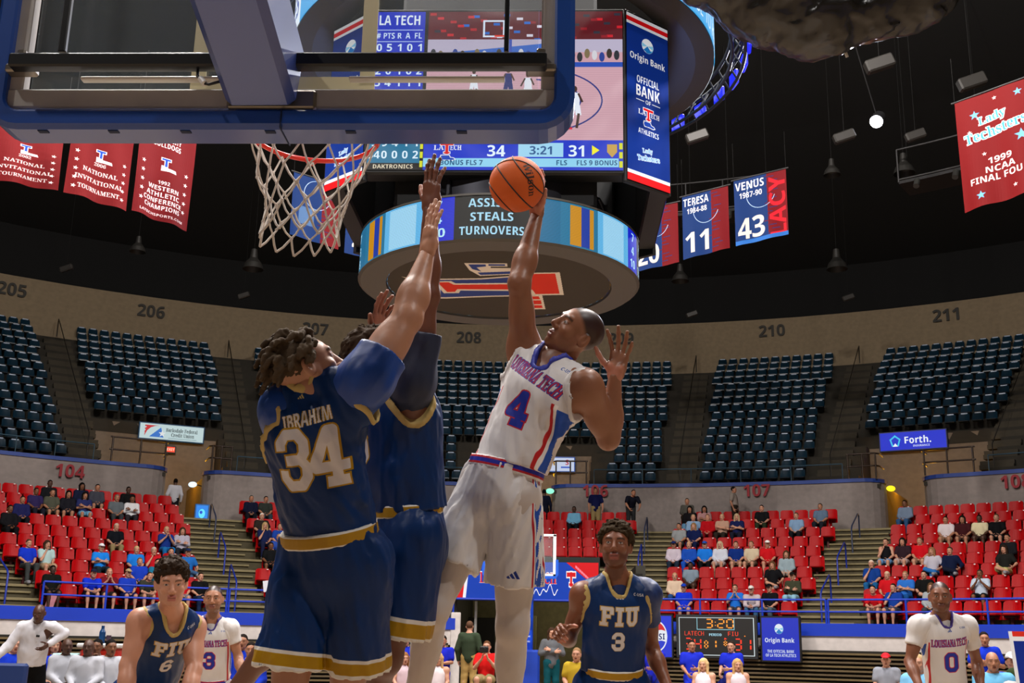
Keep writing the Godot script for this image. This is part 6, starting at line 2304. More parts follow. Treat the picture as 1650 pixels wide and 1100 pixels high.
func two_faced(called: String, mb: MB, front: Vector3, fm: Material, bm: Material, o: Node3D) -> MeshInstance3D:
	# one cloth, printed differently on the front and on the back
	var fi := PackedInt32Array()
	var bi := PackedInt32Array()
	for i in range(0, mb.ix.size(), 3):
		var a := mb.ix[i]
		var b := mb.ix[i + 1]
		var c := mb.ix[i + 2]
		if (mb.n[a] + mb.n[b] + mb.n[c]).dot(front) > 0.0: fi.append_array([a, b, c])
		else: bi.append_array([a, b, c])
	var m := ArrayMesh.new()
	for s in [[fi, fm], [bi, bm]]:
		if s[0].size() == 0: continue
		var a := []
		a.resize(Mesh.ARRAY_MAX)
		a[Mesh.ARRAY_VERTEX] = mb.v
		a[Mesh.ARRAY_NORMAL] = mb.n
		a[Mesh.ARRAY_TEX_UV] = mb.uv
		a[Mesh.ARRAY_INDEX] = s[0]
		m.add_surface_from_arrays(Mesh.PRIMITIVE_TRIANGLES, a)
		m.surface_set_material(m.get_surface_count() - 1, s[1])
	var mi := MeshInstance3D.new()
	mi.name = called
	mi.mesh = m
	o.add_child(mi, true)
	return mi

func cloth_mat(c: Canvas, rough := 0.5, spec := 0.4) -> StandardMaterial3D:
	var m := StandardMaterial3D.new()
	m.albedo_texture = c.tex()
	m.roughness = rough
	m.metallic_specular = spec
	m.texture_repeat = false
	return m

# sleeveless game shirt; print is laid out over 0.64 x 0.80 m, centre on the breastbone
func jersey(o: Node3D, J: Dictionary, S: Dictionary, cell: float, fm: Material, bm: Material, trim: Material, neck: Material = null) -> void:
	var k: float = S.k
	var f := frame_of(J)
	var mid: Vector3 = J.P + f.y * 0.24 * k
	var K: Vector3 = J.N - f.y * 0.17 * k
	var bulk: float = S.get("bulk", 1.0)
	var F := field([J.P - f.y * 0.04, J.N, J.sL, J.sR], 0.19 * k, cell)
	var fl: float = S.get("flat", 1.3)
	F.cone(J.P, mid, 0.180 * k * bulk, 0.165 * k * bulk, 0.05, f.z, fl)
	F.cone(mid, K, 0.165 * k * bulk, 0.188 * k * bulk, 0.05, f.z, fl)
	for s in ["L", "R"]:
		var sh: Vector3 = J["s" + s]
		F.cone(J.N + (f.z * 0.01), J.N.lerp(sh, 0.86), 0.066 * k, 0.066 * k, 0.05)
		F.cone(K, K.lerp(sh, 0.7) - f.y * 0.03, 0.13 * k, 0.095 * k, 0.05, f.z, 1.15)
	var fo: float = S.get("folds", 1.0)
	var tw := f * Basis(Vector3.FORWARD, S.get("fold_turn", 0.25))
	F.rough(fold_noise, Vector3(7.0, 1.6, 7.0), 0.020 * fo, tw)
	F.rough(fold_noise, Vector3(17.0, 4.0, 17.0), 0.007 * fo, tw)
	F.keep_below(J.P + f.y * S.get("waist", 0.10) * k, -(f * Basis(Vector3.BACK, S.get("tilt", 0.0))).y)
	var holes := {}
	for s in ["L", "R"]:
		var A := F.twin()
		var sh: Vector3 = J["s" + s]
		var outw := f.x * (1.0 if s == "R" else -1.0)
		var ad: Vector3 = (J["e" + s] - sh).normalized()
		var ax := (outw * 0.8 + ad * 0.55).normalized()
		var b0 := sh - f.y * 0.018 * k + outw * 0.004 * k
		A.cone(b0, b0 + ax * 0.24 * k, S.get("hole", 0.082) * k, 0.13 * k, 0.02)
		A.cone(b0 - f.y * 0.01, b0 - f.y * 0.075 * k + outw * 0.045 * k, 0.07 * k, 0.06 * k, 0.03)
		holes[s] = A
	var N := F.twin()
	var n0: Vector3 = J.N + f.y * 0.012 * k
	N.cone(n0 - f.y * 0.01 + f.z * 0.006, n0 + f.y * 0.2 * k, 0.070 * k, 0.085 * k, 0.02)
	N.cone(n0 + f.z * 0.08 * k - f.y * S.get("vee", 0.045) * k, n0 + f.z * 0.09 * k + f.y * 0.12 * k, 0.036 * k, 0.075 * k, 0.03)
	var C := F.twin()
	C.band(F, N, S.get("neck_w", 0.018), S.get("lift", 0.0065))
	for s in ["L", "R"]:
		var T := F.twin()
		T.band(F, holes[s], S.get("trim_w", 0.018), S.get("lift", 0.0065))
		T.minus(N)
		T.minus(holes["R" if s == "L" else "L"])
		var t := MB.new()
		T.net(t)
		if t.v.size(): part("armhole_trim", t.mesh(), trim, o)
	for s in ["L", "R"]:
		F.minus(holes[s])
		C.minus(holes[s])
	F.minus(N)
	var out := MB.new()
	var c0: Vector3 = J.N - f.y * 0.26 * k
	var map := func(p: Vector3, _n: Vector3) -> Vector2:
		var q := (p - c0) / k
		return Vector2(0.5 - q.dot(f.x) / 0.64, 0.5 - q.dot(f.y) / 0.80)
	F.net(out, null, map)
	two_faced("jersey", out, f.z, fm, bm, o)
	var u := MB.new()
	C.net(u)
	if u.v.size(): part("collar", u.mesh(), neck if neck else trim, o)

# game shorts; print runs from the waist (top) to the hem (bottom), 0.72 m across
func shorts(o: Node3D, J: Dictionary, S: Dictionary, cell: float, fm: Material, bm: Material, band: Material) -> void:
	var k: float = S.k
	var f := frame_of(J)
	var hp := hips(J, k)
	f = f * Basis(Vector3.BACK, S.get("tilt", 0.0))
	var hem: float = S.get("hem", 0.86)
	var wide: float = S.get("wide", 1.0)
	var ends := [hp[0].lerp(J.kL, hem), hp[1].lerp(J.kR, hem)]
	var F := field([J.P + f.y * 0.14 * k, ends[0], ends[1], hp[0], hp[1]], 0.21 * k, cell)
	F.cone(J.P + f.y * 0.10 * k, J.P - f.y * 0.02 * k, 0.168 * k, 0.188 * k * minf(1.0, wide + 0.04), 0.05, f.z, 1.2)
	var hd := []
	var legs := []
	for i in 2:
		var L := F.twin()
		var d: Vector3 = (ends[i] - hp[i]).normalized()
		hd.append(d)
		L.cone(hp[i], ends[i] + d * 0.05, 0.128 * k * wide, 0.150 * k * wide, 0.03)
		L.keep_below(ends[i], d)
		legs.append(L)
	for r in F.rl.size():
		for i in range(mini(legs[0].rl[r], legs[1].rl[r]) + F.nx * r, maxi(legs[0].rh[r], legs[1].rh[r]) + F.nx * r + 1):
			var a: float = legs[0].f[i]
			var b: float = legs[1].f[i]
			var w := minf(a, b)
			var v := F.f[i]
			var h := maxf(0.03 - absf(w - v), 0.0)
			F.f[i] = minf(w, v) - h * h * 8.3
		F.rl[r] = mini(F.rl[r], mini(legs[0].rl[r], legs[1].rl[r]))
		F.rh[r] = maxi(F.rh[r], maxi(legs[0].rh[r], legs[1].rh[r]))
	var fo: float = S.get("folds", 1.0)
	F.rough(fold_noise, Vector3(8.0, 1.5, 8.0), 0.015 * fo, f * Basis(Vector3.FORWARD, -0.2))
	F.rough(fold_noise, Vector3(20.0, 3.0, 20.0), 0.008 * fo, f)
	for i in 2:
		# open from below
		F.cone(hp[i].lerp(ends[i], 0.45), ends[i] + hd[i] * 0.08, 0.085 * k * wide, 0.132 * k * wide, 0.02, Vector3.ZERO, 1.0, true)
	F.keep_below(J.P + f.y * 0.115 * k, f.y)
	var out := MB.new()
	var p0: Vector3 = J.P
	var len0: float = (ends[0] - hp[0]).length() + 0.12 * k
	var map := func(p: Vector3, _n: Vector3) -> Vector2:
		var q := p - p0
		var i := 1 if q.dot(f.x) > 0.0 else 0
		var v: float = (p - ends[i]).dot(hd[i])
		# across: the angle round the leg, from the outer seam (0 or 1) to the inner one (0.5)
		var along: Vector3 = hp[i] + hd[i] * clampf((p - hp[i]).dot(hd[i]), 0.0, 1.0)
		var e: Vector3 = (p - along)
		var ang := absf(atan2(e.dot(f.z), e.dot(f.x) * (1.0 if i == 1 else -1.0))) / PI
		return Vector2(ang * 0.5 if i == 1 else 1.0 - ang * 0.5, 1.0 + v / len0)
	F.net(out, null, map)
	two_faced("shorts", out, f.z, fm, bm, o)
	var W := field([J.P + f.y * 0.14 * k, J.P + f.y * 0.06 * k], 0.21 * k, minf(cell, 0.008))
	W.cone(J.P + f.y * 0.16 * k, J.P + f.y * 0.04 * k, 0.172 * k, 0.176 * k, 0.01, f.z, 1.2)
	W.rough(fold_noise, Vector3(26.0, 2.0, 26.0), 0.004, f)
	W.keep_below(J.P + f.y * 0.128 * k, f.y)
	W.keep_below(J.P + f.y * 0.078 * k, -f.y)
	var wb := MB.new()
	var wmap := func(p: Vector3, _n: Vector3) -> Vector2: return Vector2(0.5, 1.0 - ((p - p0).dot(f.y) / k - 0.078) / 0.05)
	W.net(wb, null, wmap)
	part("waistband", wb.mesh(), band, o)

func sleeve(o: Node3D, J: Dictionary, S: Dictionary, sides: Array, to: float, cell: float, m: Material, grow := 0.012) -> void:
	var k: float = S.k
	var f := frame_of(J)
	for s in sides:
		var sh: Vector3 = J["s" + s]
		var e: Vector3 = J["e" + s]
		var end := sh.lerp(e, to)
		var F := field([sh, end, J.N], 0.14 * k, cell)
		arm_shape(F, sh, e, J["w" + s], k * 1.0, S.get("muscle", 1.0))
		for i in F.f.size(): F.f[i] -= grow * k
		F.cone(J.N - f.y * 0.02 * k, sh, 0.058 * k, 0.074 * k, 0.05)
		F.cone(J.N.lerp(sh, 0.6) - f.y * 0.11 * k, sh, 0.075 * k, 0.072 * k, 0.05)
		var ad := (e - sh).normalized()
		F.cone(sh, end + ad * 0.03, 0.068 * k, 0.066 * k * S.get("muscle", 1.0), 0.03)
		F.rough(fold_noise, Vector3(9.0, 2.0, 9.0), 0.012, Basis(ad.cross(f.z).normalized(), ad, ad.cross(f.z).normalized().cross(ad)))
		F.keep_below(end, ad)
		var out := MB.new()
		F.net(out)
		part("undershirt_sleeve", out.mesh(), m, o)
	# collar of the undershirt
	var C := field([J.N - f.y * 0.1, J.N + f.y * 0.05], 0.15 * k, cell)
	C.cone(J.N - f.y * 0.09 * k, J.N + f.y * 0.018 * k, 0.10 * k, 0.066 * k, 0.02)
	C.keep_below(J.N + f.y * 0.02 * k + f.z * 0.03, (f.y + f.z * 0.25).normalized())
	var co := MB.new()
	C.net(co)
	part("undershirt_collar", co.mesh(), m, o)

func tights(o: Node3D, J: Dictionary, S: Dictionary, cell: float, m: Material) -> void:
	var k: float = S.k
	var f := frame_of(J)
	var hp := hips(J, k)
	for s in ["L", "R"]:
		var F := field([hp[0 if s == "L" else 1], J["k" + s], J["a" + s]], 0.13 * k, cell)
		leg_shape(F, hp[0 if s == "L" else 1], J["k" + s], J["a" + s], k, f.z, S.get("tight", 0.006))
		F.rough(fold_noise, Vector3(12.0, 12.0, 12.0), 0.004)
		F.keep_below(J["a" + s], (J["a" + s] - J["k" + s]).normalized())
		var out := MB.new()
		F.net(out)
		part("tights_leg", out.mesh(), m, o)

func head_basis(fwd: Vector3, up: Vector3) -> Basis:
	# columns: the head's left-right, up, forward
	var z := fwd.normalized()
	var y := (up - z * up.dot(z)).normalized()
	return Basis(y.cross(z), y, z)

func dirp(px: float, py: float, away: float) -> Vector3:
	# a direction given in the picture (y down) plus how far it points away from the lens
	return (cr * px - cu * py + cf * away).normalized()

func shift(J: Dictionary, base: Vector3) -> Dictionary:
	var K := {}
	for n in J:
		var v = J[n]
		if v is Vector3 and not (n as String)[0] in ["d", "n"]: K[n] = v - base
		else: K[n] = v
	if J.has("N"): K["N"] = J.N - base
	return K

# ---------------------------------------------------------------- the players
func adi(c: Canvas, x: float, y: float, s: float, col: String) -> void:
	# maker's mark: three slanting bars
	c.pts([-16, 6, -10, 0, -5, 10, -12, 10], col, x, y, s)
	c.pts([-8, -2, -1, -8, 8, 10, 0, 10], col, x, y, s)
	c.pts([2, -10, 9, -16, 20, 10, 12, 10], col, x, y, s)

func tech_front(num: String, turn := 0.0, low := 0.0) -> Canvas:
	var c := Canvas.new(self, 512, 640, "d6d2d0")
	# side panels
	for s in [-1.0, 1.0]:
		var x = 256.0 + s * (118.0 if low == 0.0 else 128.0)
		c.rect(x - 4, 250, 8, 400, "b8141c")
		c.rect(x + s * 8 - 4, 250, 8, 400, "e8e4e2")
		c.rect(x + s * 12 if s > 0 else x - 12 - 80, 262, 80, 400, "1a4aa8")
	for l in [["24389a", 4.0, 0.0], ["b01c38", 0.0, 0.0]]:
		for dx in ([-2, 0, 2] if l[1] > 0 else [0]):
			for dy in ([-2, 0, 2] if l[1] > 0 else [0]):
				c.text("LOUISIANA", 214 + dx, 196 + dy + low, 48, l[0], "Droid Serif", true, 1.0, turn, 0.5, 150)
				c.text("TECH", 336 + dx, 196 + 122 * turn + dy + low, 48, l[0], "Droid Serif", true, 1.0, turn, 0.5, 84)
	c.block(num, 264 if low == 0.0 else 256, 306 + low * 0.9, 60, 100, 24, 22, [["b8142a", 9.0], ["1c2c98", 0.0]])
	adi(c, 256, 128 + low * 0.6, 0.8, "1a3f94")
	c.text("C-USA", 356, 134 + low * 0.5, 12, "1a3f94", "Droid Sans", true, 1.0, 0.1)
	return c

func tech_back() -> Canvas:
	var c := Canvas.new(self, 64, 64, "d6d2d0")
	return c

func fiu_front(num: String, gold := "cfc8c0") -> Canvas:
	var c := Canvas.new(self, 512, 640, "082a5a")
	c.block("FIU", 258, 244, 42, 66, 15, 14, [["b8923a", 7.0], ["cfc8c4", 0.0]])
	c.block(num, 258, 352, 40, 64, 15, 12, [["8a7440", 4.0], ["cfc8c4", 0.0]])
	adi(c, 256, 160, 1.0, "cfc8c4")
	c.text("C-USA", 344, 160, 12, "cfc8c4", "Droid Sans", true, 1.0, 0.1)
	return c

func shorts_print(base: String, bands: Array, sidec: Array, mark := "") -> Canvas:
	# left edge: outer seam of the right leg; middle: the inner seams; right edge: outer seam of the left leg
	var c := Canvas.new(self, 512, 384, base)
	for s in sidec:
		c.rect(s[0], 0, s[1], 384, s[2])
		c.rect(512 - s[0] - s[1], 0, s[1], 384, s[2])
	for b in bands: c.rect(0, b[0], 512, b[1], b[2])
	if mark: adi(c, 428, 340, 1.0, mark)
	return c

func band_print(rows: Array) -> Canvas:
	var c := Canvas.new(self, 16, 64, rows[0][2])
	for r in rows: c.rect(0, r[0], 16, r[1], r[2])
	return c

func player(called: String, label: String, J: Dictionary, group := "") -> Array:
	var base := Vector3(J.P.x, FLOOR, J.P.z)
	var o := thing(called, label, "person", base, group)
	return [o, shift(J, base)]

func players() -> void:
	var white_band := cloth_mat(band_print([[0, 64, "d6d2d0"], [6, 12, "b01824"], [18, 22, "20289a"], [40, 12, "b01824"]]))
	var gold_band := cloth_mat(band_print([[0, 64, "a67c0c"], [0, 9, "dcd6cc"], [55, 9, "dcd6cc"]]))
	var gold_trim := mat("b59c62", 0.6, 0.0, "low")
	var navy := "082a5a"
	var navy_m := cloth_mat(Canvas.new(self, 8, 8, navy), 0.42, 0.33)
	var sleeve_m := mat("0c3a86", 0.42, 0.0, "cloth")
	var white_m := cloth_mat(tech_back(), 0.55)
	var navy_shorts := cloth_mat(shorts_print(navy, [[334, 10, "d8d2c8"], [344, 32, "a67c0c"], [376, 8, "d8d2c8"]], []), 0.42, 0.33)
	var white_shorts := cloth_mat(shorts_print("d6d2d0", [], [[24, 6, "b01824"], [19, 5, "d6d2d0"], [0, 19, "1a4aa8"]], "1a2f84"), 0.55)

	# ---- the dunking player, number 4 in white
	var J := {}
	J.P = at(806, 792, 4.86)
	J.N = at(893, 586, 4.92)
	J.sR = at(845, 566, 5.02)
	J.sL = at(942, 622, 4.80)
	J.eR = reach(J.sR, 837, 456, 0.325, -1.0)
	J.wR = at(865, 347, 5.05)
	J.eL = at(981, 706, 4.90)
	J.wL = at(991, 607, 4.88)
	J.H = at(927, 537, 4.93)
	J.B = head_basis(dirp(-0.70, -0.62, -0.42), dirp(0.72, -0.70, 0.05))
	J.kR = at(698, 980, 4.72)
	J.kL = at(826, 1008, 4.80)
	J.aR = at(662, 1165, 4.95)
	J.aL = at(816, 1190, 4.92)
	J.dR = dirp(0.02, -1.0, -0.05)
	J.nR = dirp(-0.75, -0.05, -0.60)
	J.cR = [0.1, 0.18, 0.2, 0.22, 0.3]
	J.pR = 0.34
	J.dL = dirp(0.22, -1.0, 0.1)
	J.nL = dirp(-0.42, 0.15, -0.9)
	J.cL = [0.1, 0.25, 0.16, 0.2, 0.3]
	J.pL = 0.36
	var S := {"k": 1.0, "skin": "8a5a40", "palm": "b87a62", "lip": "7a4038", "hairc": "150f0c", "fade": 0.9, "neck_w": 0.015, "tilt": -0.17, "muscle": 1.08, "beard": 0.25, "waist": 0.115, "folds": 1.15, "hem": 0.66, "wide": 0.85, "tight": 0.010, "fold_turn": 0.5, "hole": 0.078, "feet": true}
	var r := player("person", "player in white number 4 uniform and white tights leaping with the basketball held up", J)
	var o: Node3D = r[0]
	J = r[1]
	body(o, J, S, 0.010, 0.0035, 0.0032)
	jersey(o, J, S, 0.0075, cloth_mat(tech_front("4", 0.22), 0.55), white_m, mat("d9d5d2", 0.6, 0.0, "cloth"), mat("26309a", 0.6, 0.0, "cloth"))
	shorts(o, J, S, 0.0085, white_shorts, white_m, white_band)
	tights(o, J, S, 0.0095, mat("bfb4ac", 0.6, 0.0, "cloth"))
	ball(at(833, 297, 4.94))

	# ---- number 34 in navy, back to the lens, right arm up
	J = {}
	J.P = at(538, 905, 4.22)
	J.N = at(496, 630, 4.18)
	J.sR = at(588, 614, 4.14)
	J.sL = at(460, 662, 4.20)
	J.eR = at(656, 512, 4.26)
	J.wR = at(688, 410, 4.42)
	J.eL = at(470, 790, 4.50)
	J.wL = at(545, 735, 4.62)
	J.H = at(497, 596, 4.18)
	J.B = head_basis(dirp(0.82, -0.42, 0.38), dirp(-0.42, -0.88, 0.12))
	J.kR = at(558, 1125, 4.22)
	J.kL = at(462, 1130, 4.12)
	J.aR = at(560, 1330, 4.40)
	J.aL = at(430, 1340, 4.40)
	J.dR = dirp(0.12, -1.0, 0.22)
	J.nR = dirp(0.80, 0.10, 0.55)
	J.cR = [0.0, 0.06, 0.06, 0.08, 0.12]
	J.pR = 0.07
	J.tR = 0.25
	S = {"k": 1.06, "skin": "a8785c", "palm": "b98a70", "lip": "8a5248", "hairc": "1c1410", "beard": 0.5, "muscle": 1.2, "waist": 0.075, "folds": 1.1, "hem": 0.76, "wide": 0.93, "bulk": 0.95, "lift": 0.008, "trim_w": 0.013, "neck_w": 0.009, "fold_turn": -0.5, "head": 1.02, "hole": 0.088, "feet": true}
	r = player("person", "player in navy number 34 uniform with short dreadlocks, back turned and one arm stretched up", J)
	o = r[0]
	J = r[1]
	body(o, J, S, 0.010, 0.0038, 0.0034)
	part("hair", hair_mesh(J, S, "dreads", 0.0045).mesh(), mat("4a3c2c", 0.75, 0.0, "low"), o)
	var c := Canvas.new(self, 512, 640, navy)
	for l in [["a67c0c", 3.0], ["d2ccc8", 0.0]]:
		for dx in ([-2, 0, 2] if l[1] > 0 else [0]): c.text("IBRAHIM", 276 + dx, 196, 40, l[0], "Droid Sans", true, 1.0, -0.13, 0.5, 136)
	c.block("34", 274, 284, 68, 140, 28, 26, [["a67c0c", 9.0], ["cfc9c8", 0.0]])
	adi(c, 256, 120, 0.5, "b8a060")
	c.im.flip_x()
	jersey(o, J, S, 0.0062, navy_m, cloth_mat(c, 0.42, 0.33), gold_trim)
	shorts(o, J, S, 0.0085, navy_shorts, navy_shorts, gold_band)
	sleeve(o, J, S, ["R", "L"], 0.42, 0.0085, sleeve_m)

	# ---- teammate behind him, side on, arms up
	J = {}
	J.P = at(655, 862, 4.62)
	J.N = at(640, 606, 4.66)
	J.sR = at(664, 618, 4.50)
	J.sL = at(628, 612, 4.86)
	J.eR = at(690, 476, 4.52)
	J.wR = at(693, 338, 4.58)
	J.eL = at(596, 590, 5.14)
	J.wL = at(607, 550, 4.92)
	J.H = at(612, 584, 4.76)
	J.B = head_basis(dirp(0.8, -0.35, 0.45), dirp(-0.3, -0.92, 0.1))
	J.kR = at(622, 1060, 4.46)
	J.kL = at(468, 990, 4.88)
	J.aR = at(560, 1230, 4.75)
	J.aL = at(352, 1152, 5.1)
	J.dR = dirp(0.06, -1.0, 0.05)
	J.nR = dirp(0.62, 0.15, 0.7)
	J.cR = [0.1, 0.12, 0.1, 0.12, 0.2]
	J.pR = 0.12
	J.dL = dirp(0.12, -1.0, 0.0)
	J.nL = dirp(0.7, 0.1, -0.5)
	J.cL = [0.1, 0.2, 0.2, 0.25, 0.3]
	S = {"k": 1.05, "skin": "6a4030", "palm": "9a6450", "lip": "5a3028", "hairc": "1c1410", "muscle": 0.95, "waist": 0.10, "folds": 0.9, "hem": 0.80, "wide": 1.0, "flat": 1.12, "trim_w": 0.022, "hole": 0.095, "feet": true}
	r = player("person", "navy player seen side on behind number 34, both arms up, one sleeve dark", J)
	o = r[0]
	J = r[1]
	body(o, J, S, 0.011, 0.0045, 0.0034)
	part("hair", hair_mesh(J, S, "curly", 0.006).mesh(), mat("3a2c20", 0.8, 0.0, "low"), o)
	c = Canvas.new(self, 512, 640, navy)
	c.block("9", 250, 292, 100, 168, 34, 26, [["a67c0c", 9.0], ["cfc9c8", 0.0]])
	c.im.flip_x()
	jersey(o, J, S, 0.0068, navy_m, cloth_mat(c, 0.42, 0.33), gold_trim)
	shorts(o, J, S, 0.009, navy_shorts, navy_shorts, gold_band)
	sleeve(o, J, S, ["R"], 0.58, 0.009, mat("101c38", 0.6, 0.0, "cloth"), 0.02)

	# ---- number 3 in navy, facing, at the right
	J = {}
	J.P = at(985, 1108, 6.30)
	J.N = at(994, 936, 6.30)
	J.sR = at(940, 958, 6.30)
	J.sL = at(1041, 958, 6.32)
	J.eR = reach(J.sR, 916, 1030, 0.31, 1.0)
	J.wR = at(907, 1017, 6.22)
	J.eL = at(1050, 1044, 6.42)
	J.wL = at(1078, 1112, 6.22)
	J.H = at(992, 880, 6.27)
	J.B = head_basis(dirp(-0.16, -0.34, -0.92), dirp(0.05, -0.95, 0.25))
	J.kR = at(955, 1245, 6.2)
	J.kL = at(1015, 1245, 6.2)
	J.aR = at(950, 1385, 6.4)
	J.aL = at(1025, 1385, 6.4)
	J.dR = dirp(-0.35, -0.30, -0.85)
	J.nR = dirp(0.75, 0.65, -0.1)
	J.cR = [0.7, 0.5, 0.7, 0.8, 0.85]
	S = {"k": 1.0, "skin": "7a4a34", "palm": "a86a54", "lip": "8a4a40", "hairc": "1a120c", "beard": 0.7, "muscle": 0.95, "waist": 0.10, "folds": 0.8, "trim_w": 0.013, "neck_w": 0.014, "head": 0.97, "hem": 0.86, "vee": 0.06, "feet": true}
	r = player("person", "navy number 3 player facing the lens with bushy hair, looking up, right fist raised", J)
	o = r[0]
	J = r[1]
	body(o, J, S, 0.012, 0.0045, 0.004)
	part("hair", hair_mesh(J, S, "afro", 0.006).mesh(), mat("34281a", 0.85, 0.0, "low"), o)
	jersey(o, J, S, 0.009, cloth_mat(fiu_front("3"), 0.42, 0.33), navy_m, gold_trim)
	shorts(o, J, S, 0.012, navy_shorts, navy_shorts, gold_band)
	sleeve(o, J, S, ["L"], 0.50, 0.010, mat("0a2558", 0.5, 0.0, "cloth"))

	# ---- number 6 in navy, leaning forward at the left
	J = {}
	J.P = at(232, 1120, 7.1)
	J.N = at(276, 985, 6.8)
	J.sR = at(226, 1000, 6.72)
	J.sL = at(312, 1010, 6.98)
	J.eR = at(206, 1072, 6.60)
	J.wR = at(200, 1150, 6.44)
	J.eL = at(312, 1080, 6.8)
	J.wL = at(300, 1150, 6.6)
	J.H = at(276, 940, 6.66)
	J.B = head_basis(dirp(0.34, -0.06, -0.92), dirp(0.10, -0.97, -0.10))
	J.kR = at(200, 1230, 6.7)
	J.kL = at(290, 1230, 6.8)
	J.aR = at(190, 1380, 7.0)
	J.aL = at(300, 1380, 7.1)
	J.dR = dirp(0.05, 1.0, -0.2)
	J.dL = dirp(0.0, 1.0, -0.2)
	S = {"k": 1.02, "skin": "c08a70", "palm": "c8927a", "lip": "a85a54", "hairc": "20160f", "beard": 0.12, "muscle": 1.0, "waist": 0.08, "folds": 0.8, "head": 1.0, "hem": 0.86, "vee": 0.07, "feet": true}
	r = player("person", "navy number 6 player with wavy dark hair, leaning forward with a strained look", J)
	o = r[0]
	J = r[1]
	body(o, J, S, 0.012, 0.0045, 0.005)
	part("hair", hair_mesh(J, S, "curly", 0.006).mesh(), mat("2e2117", 0.7, 0.0, "low"), o)
	jersey(o, J, S, 0.009, cloth_mat(fiu_front("6"), 0.42, 0.33), navy_m, gold_trim)
	shorts(o, J, S, 0.012, navy_shorts, navy_shorts, gold_band)

	# ---- number 3 in white behind him
	J = {}
	J.P = at(340, 1112, 10.6)
	J.N = at(343, 1000, 10.6)
	J.sR = at(308, 1012, 10.6)
	J.sL = at(371, 1012, 10.62)
	J.eR = at(292, 1062, 10.5)
	J.wR = at(282, 1104, 10.3)
	J.eL = at(384, 1058, 10.6)
	J.wL = at(391, 1096, 10.4)
	J.H = at(344, 965, 10.55)
	J.B = head_basis(dirp(0.14, -0.22, -0.95), dirp(0.0, -0.97, 0.2))
	J.kR = at(318, 1190, 10.5)
	J.kL = at(362, 1190, 10.5)
	J.aR = at(312, 1275, 10.7)
	J.aL = at(366, 1275, 10.7)
	S = {"k": 0.99, "skin": "a8755a", "lip": "8a5048", "hairc": "17100c", "fade": 0.95, "beard": 0.8, "muscle": 0.95, "waist": 0.10, "folds": 0.7, "hem": 0.86, "vee": 0.05, "neck_w": 0.014, "feet": true}
	r = player("person", "white number 3 player with short dark hair and chin beard, standing near the left bench", J)
	o = r[0]
	J = r[1]
	body(o, J, S, 0.015, 0.006, 0.006)
	jersey(o, J, S, 0.011, cloth_mat(tech_front("3", 0.0, 84.0), 0.55), white_m, mat("d9d5d2", 0.6, 0.0, "cloth"), mat("3a2880", 0.6, 0.0, "cloth"))
	shorts(o, J, S, 0.014, white_shorts, white_m, white_band)
	sleeve(o, J, S, ["L", "R"], 0.52, 0.012, mat("d2cdca", 0.6, 0.0, "cloth"))

	# ---- number 0 in white at the right
	J = {}
	J.P = at(1526, 1132, 9.4)
	J.N = at(1517, 994, 9.4)
	J.sR = at(1480, 1008, 9.38)
	J.sL = at(1558, 1008, 9.42)
	J.eR = at(1466, 1066, 9.3)
	J.wR = at(1484, 1112, 9.05)
	J.eL = at(1574, 1066, 9.5)
	J.wL = at(1582, 1118, 9.3)
	J.H = at(1515, 962, 9.35)
	J.B = head_basis(dirp(-0.30, -0.22, -0.93), dirp(0.02, -0.97, 0.2))
	J.kR = at(1500, 1220, 9.3)
	J.kL = at(1552, 1220, 9.3)
	J.aR = at(1495, 1320, 9.5)
	J.aL = at(1560, 1320, 9.5)
	S = {"k": 1.0, "skin": "7c4e38", "lip": "6a3c34", "hairc": "140e0a", "fade": 0.85, "beard": 0.6, "muscle": 0.98, "waist": 0.10, "folds": 0.7, "hem": 0.86, "vee": 0.05, "neck_w": 0.014, "feet": true}
	r = player("person", "white number 0 player with cropped hair standing at the right, looking up", J)
	o = r[0]
	J = r[1]
	body(o, J, S, 0.014, 0.0055, 0.006)
	jersey(o, J, S, 0.010, cloth_mat(tech_front("0", 0.0, 84.0), 0.55), white_m, mat("d9d5d2", 0.6, 0.0, "cloth"), mat("3a2880", 0.6, 0.0, "cloth"))
	shorts(o, J, S, 0.014, white_shorts, white_m, white_band)
	sleeve(o, J, S, ["L", "R"], 0.55, 0.012, mat("d2cdca", 0.6, 0.0, "cloth"))

